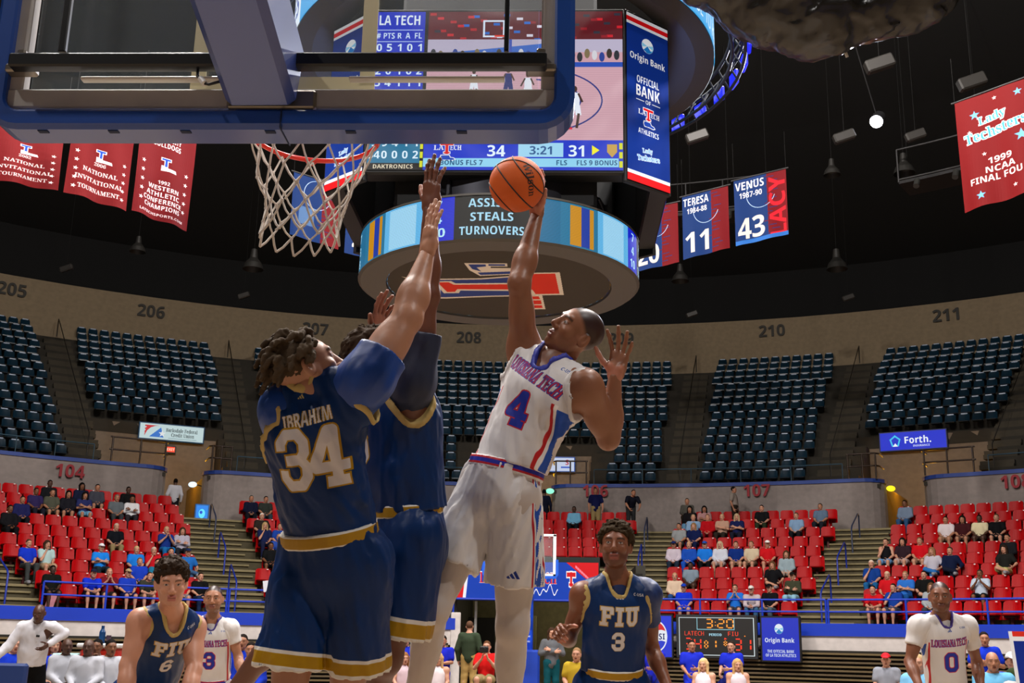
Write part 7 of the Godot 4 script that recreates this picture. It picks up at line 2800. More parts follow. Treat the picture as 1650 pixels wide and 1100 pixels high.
func ball(c: Vector3) -> void:
	var o := thing("basketball", "orange leather basketball with black seams held up in the dunking player's hand", "ball", c)
	var R := 0.1205
	var sp := SphereMesh.new()
	sp.radius = R
	sp.height = R * 2
	sp.radial_segments = 64
	sp.rings = 32
	var m := StandardMaterial3D.new()
	m.albedo_color = Color("d4622a")
	m.roughness = 0.55
	m.metallic_specular = 0.3
	var n := FastNoiseLite.new()
	n.noise_type = FastNoiseLite.TYPE_CELLULAR
	n.frequency = 0.09
	var im := n.get_seamless_image(256, 256)
	m.heightmap_enabled = true
	m.heightmap_texture = ImageTexture.create_from_image(im)
	m.heightmap_scale = 0.08
	m.uv1_scale = Vector3(10, 5, 1)
	part("cover", sp, m, o)
	var sm := MB.new()
	var seam := func(axis: Vector3, off: float) -> void:
		var a := axis.normalized()
		var s := a.cross(Vector3(0.3, 0.9, 0.2)).normalized()
		var u := a.cross(s)
		var rr := sqrt(1.0 - off * off)
		var p := []
		for k in 64:
			var t := TAU * k / 64
			p.append((a * off + (s * cos(t) + u * sin(t)) * rr) * (R + 0.0002))
		sm.tube(p, 0.0032, 5, false, true)
	var ax := dirp(0.76, -0.62, -0.2)
	seam.call(ax, -0.10)
	seam.call(ax, 0.52)
	seam.call(ax, -0.72)
	seam.call(dirp(0.28, -0.62, 0.74), 0.0)
	part("seam", sm.mesh(), mat("14100e", 0.6), o)
	# lettering wrapped on the cover, running down the right side
	var tm := TextMesh.new()
	tm.text = "Wilson"
	tm.font = font("Droid Serif", true)
	tm.font_size = 64
	tm.pixel_size = 1.0
	tm.depth = 0.0
	tm.curve_step = 6.0
	var a := tm.get_mesh_arrays()
	var v: PackedVector3Array = a[0]
	var ix: PackedInt32Array = a[12] if a[12] != null else PackedInt32Array(range(v.size()))
	var q := MB.new()
	var cd := dirp(0.44, -0.06, -0.80)
	var ex := (dirp(0.12, 0.95, 0.15) - cd * dirp(0.12, 0.95, 0.15).dot(cd)).normalized()
	var ey := cd.cross(ex)
	var k := 0.15 / 200.0
	var wrap := func(p: Vector3) -> Vector3:
		return (cd * R + ex * p.x * k + ey * (p.y - 0.0) * k).normalized() * (R + 0.0008)
	for i in range(0, ix.size(), 3):
		var st := [[v[ix[i]], v[ix[i + 1]], v[ix[i + 2]]]]
		for lv in 3:
			var nx := []
			for t in st:
				var ab: Vector3 = (t[0] + t[1]) / 2.0
				var bc: Vector3 = (t[1] + t[2]) / 2.0
				var ca: Vector3 = (t[2] + t[0]) / 2.0
				nx.append_array([[t[0], ab, ca], [ab, t[1], bc], [ca, bc, t[2]], [ab, bc, ca]])
			st = nx
		for t in st: q.conv([wrap.call(t[0]), wrap.call(t[1]), wrap.call(t[2])], Vector3.ZERO)
	part("lettering", q.mesh(), mat("2a1408", 0.6), o)

# ---------------------------------------------------------------- spectators and bench
# head pixel x, y; pose; top kind (t short, l long sleeve, n sleeveless) and colour; bottoms (p long, s short) and colour; skin; hair kind and colour; cap colour or -; description
const STANDS := """72,780,lap,l,15161a,p,101114,d,s,0c0908,-,spectator in black at the top of the left stand, head against the pale wall
53,790,lap,t,2c2350,p,1a1c28,c,s,140e0a,-,spectator in purple shirt near the top of the left red stand
35,806,lap,l,1e2050,p,14151c,b,s,1c1410,-,spectator in indigo long sleeves and glasses at the upper left
14,815,lap,l,141418,p,101014,c,s,0e0a08,-,spectator in black at the left edge under number 104
83,796,lap,t,4a4c40,s,3a3832,b,s,2a2018,-,man in olive grey shirt with elbows out, upper left stand
116,798,lap,l,181820,s,242028,b,g,0e0a08,-,long-haired woman in black near the top of the left stand
131,785,lap,l,141a34,p,141820,c,g,0a0808,-,long-haired spectator in navy jacket against the wall right of number 104
133,801,crossed,t,242a5a,s,6aa0c0,b,g,120c0a,-,woman in navy top and pale blue shorts, upper left stand
160,783,lap,l,3c3e48,s,2c2c34,b,s,14100c,-,tall spectator in grey jacket with bare legs, top of the left stand
189,801,lap,t,5a6268,p,34383c,b,s,6a6660,-,grey-haired man in grey shirt, upper left stand
209,788,lap,l,0e0e10,p,0c0c0e,d,s,080606,-,spectator all in black at the right end of the left stand's top row
216,803,crossed,l,cfd0d4,p,2a262c,c,s,120c0a,-,spectator with white sleeves and dark lap, right of the upper left group
189,846,lap,t,0c1018,p,8a7a56,a,s,b8a89a,-,grey-haired man in black polo and khaki trousers, alone in the left stand
273,852,phone,t,16307c,p,1c68a8,a,s,b89a78,-,woman in blue top and blue jeans by the left aisle
285,854,crossed,l,a8a4b4,p,22242c,a,g,3a2a1c,-,woman in pale grey top beside the woman in blue jeans
43,876,lap,t,1434c0,p,3c4040,a,s,4a382a,-,man in royal blue polo and grey trousers at the left edge
65,882,chin,t,a8c4c4,s,a89070,a,g,3a281c,-,woman in pale mint shirt with hand to her face at the left
168,879,crossed,t,1a7ee0,p,1c2a34,a,s,8a6a4a,e8e8ec,man in bright blue t-shirt and white cap, arms crossed
225,883,lap,t,1a78d8,p,16306a,a,s,c0a878,-,blond man in bright blue t-shirt in the left stand
243,883,chin,t,b81420,p,23406a,a,s,c8b8a4,-,grey-haired woman in red t-shirt beside the blond man in blue
230,901,lap,t,1a3cb8,s,2a2c34,a,s,7a5638,-,child in blue in front of the blond man in blue
203,915,lap,t,1838b0,s,141c4c,a,s,6a4c34,b09a74,man in blue t-shirt and khaki cap, left stand
225,915,chin,t,1c6c8c,s,3a3c44,a,s,1c130e,-,dark-haired man in teal t-shirt with hand at his mouth
169,925,phone,t,6a1420,s,2c2420,a,s,b49070,-,man with both hands before his mouth in the lower left stand
178,941,lean,t,1430c8,s,1a1a20,a,s,2a1c14,1a2038,man in royal blue shirt and navy cap behind the left railing
87,935,lap,t,121410,s,0e0f10,d,s,0a0706,-,man in black t-shirt holding a pink sheet behind the left railing
207,953,lean,t,34362e,s,5a4a3a,a,s,3a281a,-,curly-haired boy in dark camouflage t-shirt behind the left railing
246,912,lap,t,b8bac4,s,2c2c34,a,g,8a6a48,-,fair-haired spectator in pale grey t-shirt left of the leaning player's hair
301,885,lounge,t,2268b8,p,3a5a80,a,s,2a1d14,1c2a50,man in blue t-shirt and jeans with crossed legs by the left aisle
313,921,lap,t,101010,p,1a2a48,a,s,2a1c14,-,man in black t-shirt above the white number 3 player
327,937,lap,t,c01420,s,6a7080,a,s,2a1c14,1a1a1c,bearded man in red shirt and dark cap above the white number 3 player
282,894,lap,t,2a3448,p,1c2434,a,s,241a14,-,dark-haired spectator in slate shirt above the leaning player's hair
381,798,lap,l,10142c,p,12141c,b,s,4a4640,-,old man in navy jacket at the top of the left inner stand
405,801,lap,t,2a302c,p,2a3a44,b,s,140e0a,-,spectator in dark green shirt at the top of the left inner stand
397,838,lounge,t,2a2420,p,8a7c64,a,s,d8d4ce,-,white-haired man in dark shirt and khaki trousers, left inner stand
421,843,chin,t,16204a,p,1a2040,a,g,b09468,-,fair woman in navy top left of number 34's shoulder blade
426,863,lean,t,2a4aa0,s,1c2434,a,s,a08460,-,boy in blue and white top, left inner stand
446,867,lap,t,c8b8bc,s,5a4a44,a,s,5a3c28,-,small child in white t-shirt, left inner stand
454,854,lap,t,1a409c,p,1a2234,a,s,4a3424,-,spectator in blue t-shirt right at number 34's back
431,875,lap,t,101214,s,16161a,c,s,140e0a,-,child in black t-shirt with a pale print, left inner stand
414,886,crossed,t,3c4232,p,10181c,a,s,5a4636,-,balding man in olive shirt and dark trousers, left inner stand
432,925,phone,t,1636b8,s,e0401a,a,s,c09a78,-,boy in blue t-shirt and orange shorts holding a white sheet
925,816,lap,l,6aa4c4,p,10141c,d,s,0a0706,-,child in light blue top alone in the middle stand's top rows
1107,790,lap,l,4c4a44,p,241c14,b,s,3a2c20,-,officer in grey uniform and dark vest on the ledge above the stand
1074,824,lap,l,141216,p,5a86a8,b,g,0c0908,-,dark-haired spectator in black with pale jeans at the right inner stand's left
1094,826,crossed,t,b08484,p,2a2428,b,g,0e0a08,-,dark-haired woman in dusty pink top, right inner stand
1120,841,lounge,l,7a98b8,p,4a6880,a,s,a48a68,-,spectator in pale blue shirt, third row down in the right inner stand
1073,855,lap,t,8a8e90,s,3a3c3a,b,s,120c0a,-,boy in grey patterned t-shirt at the aisle, right inner stand
1093,852,lap,t,0e1a48,p,121a40,a,g,8a6a48,-,woman in navy scrub top, right inner stand
1065,879,lap,l,c4b8c4,p,1e2c3c,b,s,241812,1c2a5a,bearded man in white long sleeves and navy cap by the aisle
1086,886,lap,l,1a4cb0,p,1a4cb0,a,s,c09a70,-,child in blue hoodie beside the man in white long sleeves
1111,917,lap,t,7a8a98,s,3a2a24,d,s,0a0706,-,man in grey flowered t-shirt alone in his row
1060,935,lap,l,d0b8a0,p,23487c,a,s,b8906c,-,child in cream sweatshirt with a red print above number 3's sleeve
1107,950,lap,t,1232c8,s,1638b8,a,s,8a6a50,1a3cae,man in royal blue t-shirt and blue cap behind the right railing
1139,836,lap,l,a80c16,p,7a0c14,a,s,6a4c34,-,spectator in red hoodie with a white disc, right inner stand
1169,840,crossed,t,b08c78,p,2a241f,a,s,b0946c,-,fair woman in tan top beside the red hoodie
1191,840,crossed,t,141c4a,p,1a1c2c,a,g,b09a78,-,fair woman in navy top, second right of the red hoodie
1227,823,lap,t,0e1012,p,26301f,a,s,140e0a,-,man in black t-shirt near the top of the right inner stand
1275,828,lap,t,7a98b8,p,14161c,a,s,4a3828,-,man in pale blue shirt with a dark bag, right inner stand
1321,821,lap,t,5a7088,p,1c2028,b,s,3a2c22,-,heavy man in grey-blue shirt at the right end of the top rows
1138,879,lap,t,1a74d8,p,0c1016,a,s,8a6444,2a50a8,man in bright blue t-shirt and blue cap, right inner stand
1162,886,lap,l,c8ccd8,s,b0a0a0,a,g,c0a888,-,woman in white jacket over blue beside the bright blue t-shirt
1185,881,lap,t,0e2c78,s,8a6a54,a,s,3a281c,-,man in navy t-shirt with white print in the middle of the row
1210,882,lap,t,c8b89c,s,6a5444,a,s,6a4a30,-,man in cream t-shirt right of the navy t-shirt
1235,881,lap,t,c0141c,s,8a2c28,a,s,8a6a50,eceae6,person in red t-shirt and white visor, right inner stand
1250,905,lounge,t,101014,s,201a1a,a,g,5a4028,-,woman in black top with drawn-up legs, right inner stand
1267,902,lap,l,8ea0a8,s,a89a90,a,g,4a3420,-,long-haired woman in pale grey beside the woman in black
1277,936,crossed,l,3a3c2c,p,8ab8cc,a,s,1c130e,141414,man in olive jacket, black cap and pale jeans at the row's end
1181,955,phone,t,1e6ac8,s,3a3a44,a,s,4a3424,-,man in blue t-shirt with hands at his face behind the right railing
1210,953,lean,l,b8aaae,p,3a6080,a,s,c8c0b8,d8d0cc,person in pale pink long sleeves and white beanie behind the right railing
1241,954,lap,t,0e0e12,p,4a5a64,a,s,140e0a,0e0e10,man in black t-shirt and black cap behind the right railing
1458,812,lap,l,6a7a90,p,2a4c74,c,s,0e0a08,-,man in grey-blue shirt at the very top by the right stair
1526,836,lap,t,cfc4c8,s,8a6a54,b,s,1c130e,-,man in white t-shirt with dark print, upper right stand
1550,836,lap,t,3a1418,s,5a4238,b,g,140e0a,-,dark-haired person in maroon top, upper right stand
1578,832,lap,t,cabf9c,s,3a2a24,d,s,0a0706,-,man in cream t-shirt, upper right stand
1610,830,lap,t,0e0f12,s,1a1b1e,a,s,5a4230,-,man in black t-shirt, upper right stand
1426,871,chin,n,101014,s,6090c0,a,s,2a1c14,-,woman in black vest top and denim shorts by the right stair
1455,870,lap,t,2c1c24,s,b09c98,a,g,1a120e,-,dark-haired woman in black and white next to the black vest
1485,865,lap,t,c0101c,s,8a6a58,a,s,6a4c34,-,person in red t-shirt with white print, upper right stand
1504,888,lounge,t,b8b4c0,p,2a6ab0,a,g,8a6444,-,girl in white and blue shirt in front of the red t-shirt
1529,880,lounge,l,101a38,p,141a2c,a,s,3a2a1e,-,man in dark jacket over a bright blue shirt, right stand
1629,865,lap,l,16161a,p,1a1c20,b,s,140e0a,-,person in black jacket over white at the far right
1624,885,lounge,t,1c1c1a,s,c0b878,a,g,2a1c14,-,woman in black with pale yellow wrap at the far right
1404,917,chin,t,123a86,p,1c5a90,a,s,d8c8b8,-,white-haired man in blue polo and jeans at the right stair
1430,919,lap,t,c0141e,p,14203c,a,s,c8b494,-,grey-haired person in red t-shirt next to the blue polo
1463,921,crossed,t,2a6ac0,p,144a88,a,s,8a6848,-,man in blue t-shirt with pale stripes, arms crossed
1491,921,lounge,t,101010,s,1c1c20,a,s,1c130e,-,dark-haired man in black t-shirt with bare legs, right stand
1574,917,phone,t,b4c0d0,s,101418,c,s,2a2420,-,photographer in white polo raising a black camera in the right stand
1411,965,lean,t,c0141e,s,8a6a54,a,s,1c130e,-,person in red shirt with crossed bare leg behind the right end railing
1452,963,chin,t,123a90,s,3a3c48,a,s,2a1c14,-,boy in navy t-shirt with knees up behind the right end railing
1494,963,lap,l,9aa0a4,p,3a3c40,a,g,5a4028,-,person in grey hoodie left of the white number 0 player's head"""

const FLOORS := """283,776,stand_back,l,b4b4bc,p,14141a,d,s,0a0706,-,44.2,usher with black and white yoke walking away through the left portal
877,797,stand_back,l,0e1226,p,0e101a,d,s,080606,-,45.2,dark-clad usher walking away through the middle portal
960,788,stand,t,0e1440,p,8a7850,b,s,6a5644,-,44.6,man in navy polo and khaki trousers standing before the ring wall
1016,808,bend,t,121420,p,2c2e30,b,s,1c1410,-,43.8,man in dark shirt bending over the stair rail below the ring wall
1182,788,stand,t,8a8078,p,2a221c,b,s,1a1410,-,43.4,man in beige shirt standing side on left of number 107
23,1043,lap,t,1436c0,p,1a1c24,a,s,140e0a,-,18.5,dark-haired staff member in blue polo behind the coach at the left edge
86,1047,lap,t,1838c8,p,2a2c34,a,g,5a2418,-,19.0,red-haired woman in blue t-shirt behind the standing coach
106,1046,lap,l,a6a8b0,p,14181c,d,b,0c0807,-,18.0,bald bearded coach in white pullover, first on the bench
144,1044,lap,l,a6a8b0,p,12181c,d,b,0c0807,-,17.4,bald dark-skinned coach in white pullover, second on the bench
158,1044,chin,l,a6a8b0,p,14161c,c,s,0c0807,-,18.2,short-haired man in white pullover with hand at chin, third on the bench
177,1044,lap,l,a6a8b0,p,14161c,c,s,0c0807,-,17.6,young man in white shirt at the bench end by the leaning player
392,1033,lap,t,1434b8,p,3a4a60,b,s,1a120e,-,19.0,man in blue polo facing the court left of number 34's shorts
404,1056,lap,l,1430a8,p,5a6a80,b,s,1a120e,-,18.0,person in blue behind the white number 3 player's arm
612,1032,lunge,t,1a24a8,p,1a24a8,b,s,2a1c14,-,24.0,cheer squad man in blue with white wristband behind number 34's shorts
654,1034,lunge,t,1a2cb0,p,1a24a0,a,s,4a2c1c,-,25.0,cheer squad man in blue and red left of the dunker's knee
713,1034,lunge,t,1a24b0,p,1a24b0,b,s,1a120e,-,24.6,cheer squad man in glasses and blue between the dunker's legs
706,1066,kneel,n,d8ccd0,s,1a1e6a,a,g,b89468,-,23.6,cheerleader with long fair hair and pale striped top by the dunker's knee
652,1066,kneel,n,c8b0b8,s,b81424,a,g,8a5c38,-,23.8,cheerleader with red skirt half hidden by the dunker's shin
600,1078,kneel,n,1c2060,s,b81424,a,g,6a4428,-,23.0,cheerleader in navy and red by number 34's hem
757,1005,stand_back,l,34402f,p,a88a52,a,s,5a4030,-,26.0,man in grey-green sweater and khaki trousers seen from behind in the tunnel
785,1042,phone,t,d01c1c,s,8a7a54,a,s,5a3a24,-,24.0,seated photographer in red shirt with black camera between the dunker's legs
889,1020,fold,l,5a5c60,p,0e4a54,a,g,3a281c,-,27.0,woman in grey jacket and teal trousers with folded arms in the tunnel
930,1069,lap,t,b89a2c,p,1a1a1c,a,s,8a6a48,-,21.0,man in yellow polo left of the navy number 3 player's waist
1052,1042,lunge,t,1a24b0,p,141a60,b,s,2a1c14,-,24.5,cheer squad man in blue with a red cloth behind number 3's forearm
1115,1046,lunge,t,1a2ab8,p,1a2ab0,b,s,1a120e,-,24.5,bearded cheer squad man in blue under the score clock's left figures
1178,1057,lunge,t,1a2ab8,p,141a60,a,s,2a1c14,-,25.0,cheer squad man in blue with folded arms under the score clock's right figures
1133,1075,kneel,n,d8ccd4,s,1c2060,a,g,c8a878,-,23.0,fair long-haired cheerleader in front of the bearded cheer squad man
1189,1079,kneel,n,d0c4cc,s,1c2060,a,g,b89060,-,23.4,fair long-haired cheerleader with a hand raised, rightmost of the squad
1428,1067,lap,t,8a8e98,p,2a2c30,a,s,3a281c,d8202c,22.0,man in grey t-shirt and red cap before the folded bleachers
1481,1069,lap,t,7ab8e0,p,2a3040,a,s,b89a70,-,15.5,fair man in pale blue shirt at the white number 0 player's elbow
1586,1032,fold,t,1432c0,p,1a1c24,b,s,1a120e,-,20.0,dark-haired man in blue polo standing right of the white number 0 player
1598,1066,lap,t,6ab0d8,p,2a3040,b,b,3a2c22,-,14.5,bald man in light blue shirt at the right edge bench
1630,1067,lap,t,1230c0,p,2a2c34,a,s,4a3424,d8d4d4,15.5,man in royal blue polo and white cap at the right edge
1650,1080,lap,t,b8b4b4,p,3a3c40,a,s,d8ccb0,-,12.9,white-haired person in pale top cut by the right edge
1650,1044,lap,t,2c3a1c,p,1a1c20,d,s,0c0807,-,15.0,dark-haired man in olive before the blue banner stand"""

const SKINS := {"a": "c08c72", "b": "a87458", "c": "74492f", "d": "482c1e"}
var kit := {}

func pose_of(n: String) -> Dictionary:
	var J := {"P": Vector3(0, 0.53, 0.08), "N": Vector3(0, 1.03, 0.03), "sR": Vector3(-0.17, 0.98, 0.03), "sL": Vector3(0.17, 0.98, 0.03), "eR": Vector3(-0.222, 0.75, 0.10), "eL": Vector3(0.222, 0.75, 0.10),
		"wR": Vector3(-0.10, 0.62, 0.34), "wL": Vector3(0.10, 0.62, 0.34), "kR": Vector3(-0.13, 0.54, 0.50), "kL": Vector3(0.13, 0.54, 0.50), "aR": Vector3(-0.12, 0.11, 0.52), "aL": Vector3(0.12, 0.11, 0.52), "H": Vector3(0, 1.19, 0.06),
		"cL": [0.3, 0.6, 0.6, 0.6, 0.6], "cR": [0.3, 0.6, 0.6, 0.6, 0.6]}
	var tilt := 0.0
	match n:
		"lean":
			J.N = Vector3(0, 0.97, 0.30)
			J.sR = Vector3(-0.185, 0.92, 0.28)
			J.sL = Vector3(0.185, 0.92, 0.28)
			J.H = Vector3(0, 1.12, 0.38)
			J.eR = Vector3(-0.19, 0.67, 0.42)
			J.eL = Vector3(0.19, 0.67, 0.42)
			J.wR = Vector3(-0.05, 0.62, 0.62)
			J.wL = Vector3(0.05, 0.63, 0.62)
		"crossed":
			J.wR = Vector3(0.05, 0.78, 0.27)
			J.wL = Vector3(-0.05, 0.82, 0.24)
		"chin":
			J.eR = Vector3(-0.2, 0.72, 0.26)
			J.wR = Vector3(-0.06, 0.98, 0.18)
			J.dR = Vector3(0.35, 0.9, -0.2)
		"phone":
			J.eR = Vector3(-0.23, 0.76, 0.18)
			J.eL = Vector3(0.23, 0.76, 0.18)
			J.wR = Vector3(-0.06, 0.96, 0.30)
			J.wL = Vector3(0.06, 0.96, 0.30)
			J.dR = Vector3(0.2, 0.9, 0.1)
			J.dL = Vector3(-0.2, 0.9, 0.1)
		"lounge":
			J.kR = Vector3(-0.06, 0.62, 0.50)
			J.aR = Vector3(0.28, 0.52, 0.62)
			J.eL = Vector3(0.32, 0.76, 0.02)
			J.wL = Vector3(0.30, 0.66, 0.26)
		"stand", "stand_back", "fold", "bend":
			for q in ["P", "N", "sR", "sL", "H"]: J[q] += Vector3(0, 0.41, -0.05)
			J.kR = Vector3(-0.10, 0.50, 0.03)
			J.kL = Vector3(0.10, 0.50, 0.03)
			J.aR = Vector3(-0.12, 0.09, -0.02)
			J.aL = Vector3(0.12, 0.09, -0.02)
			J.eR = Vector3(-0.27, 1.10, -0.04)
			J.eL = Vector3(0.27, 1.10, -0.04)
			J.wR = Vector3(-0.26, 0.85, 0.06)
			J.wL = Vector3(0.26, 0.85, 0.06)
			if n == "fold":
				J.eR = Vector3(-0.27, 1.14, 0.03)
				J.eL = Vector3(0.27, 1.14, 0.03)
				J.wR = Vector3(0.05, 1.18, 0.20)
				J.wL = Vector3(-0.05, 1.22, 0.17)
			if n == "bend":
				J.N = Vector3(0, 1.30, 0.28)
				J.sR = Vector3(-0.19, 1.24, 0.27)
				J.sL = Vector3(0.19, 1.24, 0.27)
				J.H = Vector3(0, 1.43, 0.40)
				J.eR = Vector3(-0.28, 1.00, 0.34)
				J.eL = Vector3(0.28, 1.00, 0.34)
				J.wR = Vector3(-0.20, 0.82, 0.46)
				J.wL = Vector3(0.20, 0.82, 0.46)
			if n == "stand_back": tilt = 0.0
		"lunge":
			for q in ["P", "N", "sR", "sL", "H", "eR", "eL", "wR", "wL"]: J[q] += Vector3(0, 0.20, -0.08)
			J.kR = Vector3(-0.16, 0.58, 0.36)
			J.aR = Vector3(-0.17, 0.10, 0.30)
			J.kL = Vector3(0.14, 0.34, 0.20)
			J.aL = Vector3(0.16, 0.12, -0.22)
			J.wR = Vector3(-0.16, 0.80, 0.36)
			J.wL = Vector3(0.02, 0.92, 0.30)
		"kneel":
			for q in ["P", "N", "sR", "sL", "H", "eR", "eL", "wR", "wL"]: J[q] += Vector3(0, -0.17, -0.08)
			J.kR = Vector3(-0.12, 0.09, 0.34)
			J.kL = Vector3(0.12, 0.09, 0.34)
			J.aR = Vector3(-0.12, 0.09, -0.08)
			J.aL = Vector3(0.12, 0.09, -0.08)
			J.wR = Vector3(-0.14, 0.30, 0.26)
			J.wL = Vector3(0.14, 0.30, 0.26)
	J.B = Basis.IDENTITY * Basis(Vector3.RIGHT, 0.0)
	J.B = head_basis(Vector3(0, -0.02 if n != "lean" else 0.1, 1), Vector3.UP)
	return J

func kit_mesh(pose: String, what: String) -> Mesh:
	var key := pose + what
	if kit.has(key): return kit[key]
	var J := pose_of(pose)
	var k := 0.93
	var f := frame_of(J)
	var hp := hips(J, k)
	var out := MB.new()
	var cell := 0.026
	match what:
		"body":
			var o := Node3D.new()
			var S := {"k": k, "skin": "ffffff", "palm": "ffffff", "lip": "b07070", "hairc": "201814", "muscle": 0.9, "head": 1.04, "feet": true, "hand": 1.0}
			body(o, J, S, 0.022, 0.010, 0.0075)
			kit[key] = (o.get_child(0) as MeshInstance3D).mesh
			o.free()
			return kit[key]
		"t", "l", "n":
			var F := field([J.P, J.N, J.sL, J.sR, J.eL, J.eR, J.wL, J.wR], 0.2, cell)
			var mid: Vector3 = J.P + f.y * 0.22
			var K: Vector3 = J.N - f.y * 0.16
			F.cone(J.P + f.y * 0.0, mid, 0.175, 0.170, 0.04, f.z, 1.2)
			F.cone(mid, K, 0.170, 0.185, 0.04, f.z, 1.3)
			F.cone(J.N - f.y * 0.06, J.N - f.y * 0.01, 0.10, 0.062, 0.03)
			for s in ["L", "R"]:
				var sh: Vector3 = J["s" + s]
				var e: Vector3 = J["e" + s]
				F.cone(J.N - f.y * 0.03, sh, 0.064, 0.076 if what != "n" else 0.05, 0.04)
				if what == "t": F.cone(sh, sh.lerp(e, 0.62), 0.086, 0.078, 0.03)
				if what == "l":
					F.cone(sh, e, 0.085, 0.064, 0.03)
					F.cone(e, e.lerp(J["w" + s], 0.92), 0.060, 0.045, 0.03)
			F.rough(fold_noise, Vector3(7, 5, 7), 0.009)
			F.net(out)
		"p", "s":
			var F := field([J.P, hp[0], hp[1], J.kL, J.kR, J.aL, J.aR], 0.2, cell)
			F.cone(J.P + f.y * 0.06, J.P, 0.160, 0.165, 0.04, f.z, 1.15)
			for i in 2:
				var kn: Vector3 = J["kL" if i == 0 else "kR"]
				var a: Vector3 = J["aL" if i == 0 else "aR"]
				if what == "s": F.cone(hp[i], hp[i].lerp(kn, 0.80), 0.115, 0.105, 0.03)
				else:
					F.cone(hp[i], kn, 0.112, 0.080, 0.03)
					F.cone(kn, a.lerp(kn, 0.05), 0.080, 0.062, 0.03)
			F.rough(fold_noise, Vector3(6, 6, 6), 0.014)
			F.net(out)
		"shoe":
			for i in 2:
				var a: Vector3 = J["aL" if i == 0 else "aR"]
				out.box(a + Vector3(0, -0.05, 0.07), Vector3(0.10, 0.10, 0.28), 0.03)
		"hs", "hg", "hb":
			var S := {"k": k * 1.04}
			if what == "hb": return null
			out = hair_mesh(J, S, "short", 0.012)
			if what == "hg":
				out = MB.new()
				var F := Field.new(J.H - Vector3(0.18, 0.36, 0.2), J.H + Vector3(0.18, 0.2, 0.16), 0.014)
				F.ball(J.H + Vector3(0, 0.045, -0.02), Vector3(0.09, 0.098, 0.108), Basis.IDENTITY, 0.02)
				for s in [-1.0, 1.0]:
					F.cone(J.H + Vector3(s * 0.078, 0.03, -0.01), J.H + Vector3(s * 0.085, -0.22, 0.02), 0.032, 0.03, 0.03)
					F.cone(J.H + Vector3(s * 0.05, 0.03, -0.07), J.H + Vector3(s * 0.055, -0.22, -0.06), 0.045, 0.035, 0.03)
				F.ball(J.H + Vector3(0, -0.03, 0.10), Vector3(0.062, 0.09, 0.07), Basis.IDENTITY, 0.02, true)
				F.rough(fold_noise, Vector3(30, 8, 30), 0.012)
				F.net(out)
		"cap":
			var F := Field.new(J.H - Vector3.ONE * 0.2, J.H + Vector3.ONE * 0.24, 0.012)
			F.ball(J.H + Vector3(0, 0.05, -0.01), Vector3(0.093, 0.098, 0.108), Basis.IDENTITY, 0.01)
			F.keep_below(J.H + Vector3(0, 0.058, 0), Vector3(0, -1, 0.05).normalized())
			F.ball(J.H + Vector3(0, 0.062, 0.13), Vector3(0.07, 0.012, 0.075), Basis(Vector3.RIGHT, 0.15), 0.02)
			F.net(out)
	kit[key] = out.mesh()
	return kit[key]

func dress(o: Node3D, pose: String, f: PackedStringArray) -> void:
	# f: x, y, pose, top, colour, bottom, colour, skin, hair, colour, cap
	part("body", kit_mesh(pose, "body"), mat(SKINS[f[7]], 0.55, 0.0, "crowd"), o)
	part("top", kit_mesh(pose, f[3]), mat(f[4], 0.8, 0.0, "low"), o)
	part("trousers" if f[5] == "p" else "shorts", kit_mesh(pose, f[5]), mat(f[6], 0.8, 0.0, "low"), o)
	part("shoes", kit_mesh(pose, "shoe"), mat("8a8a90" if f[6].hash() % 2 else "22242a", 0.6), o)
	if f[8] != "b" : part("hair", kit_mesh(pose, "h" + f[8]), mat(f[9], 0.8, 0.0, "low"), o)
	if f[10] != "-": part("cap", kit_mesh(pose, "cap"), mat(f[10], 0.7, 0.0, "low"), o)

func plan_crowd() -> void:
	# which row each seated spectator belongs to, before the seats are set out
	for line in STANDS.split("\n"):
		var f := line.split(",")
		var px := f[0].to_float()
		var py := f[1].to_float()
		var hh := 1.19 if f[2] != "lean" else 1.12
		var best := [0, 0.0, 1e9]
		for i in 10:
			var r := RED_R + RED_D * i
			# bearing where the pixel's column meets this row
			var a := 0.0
			for it in 12:
				var q := pix(pol(a, r + 0.08, RED_Y + RED_S * i + hh))
				a += rad_to_deg((px - q.x) / FL * 34.0 / r) * 0.9
			var e := absf(pix(pol(a, r + 0.08, RED_Y + RED_S * i + hh)).y - py)
			if e < best[2]: best = [i, a, e]
		crowd_seats.append([best[0], best[1], f])

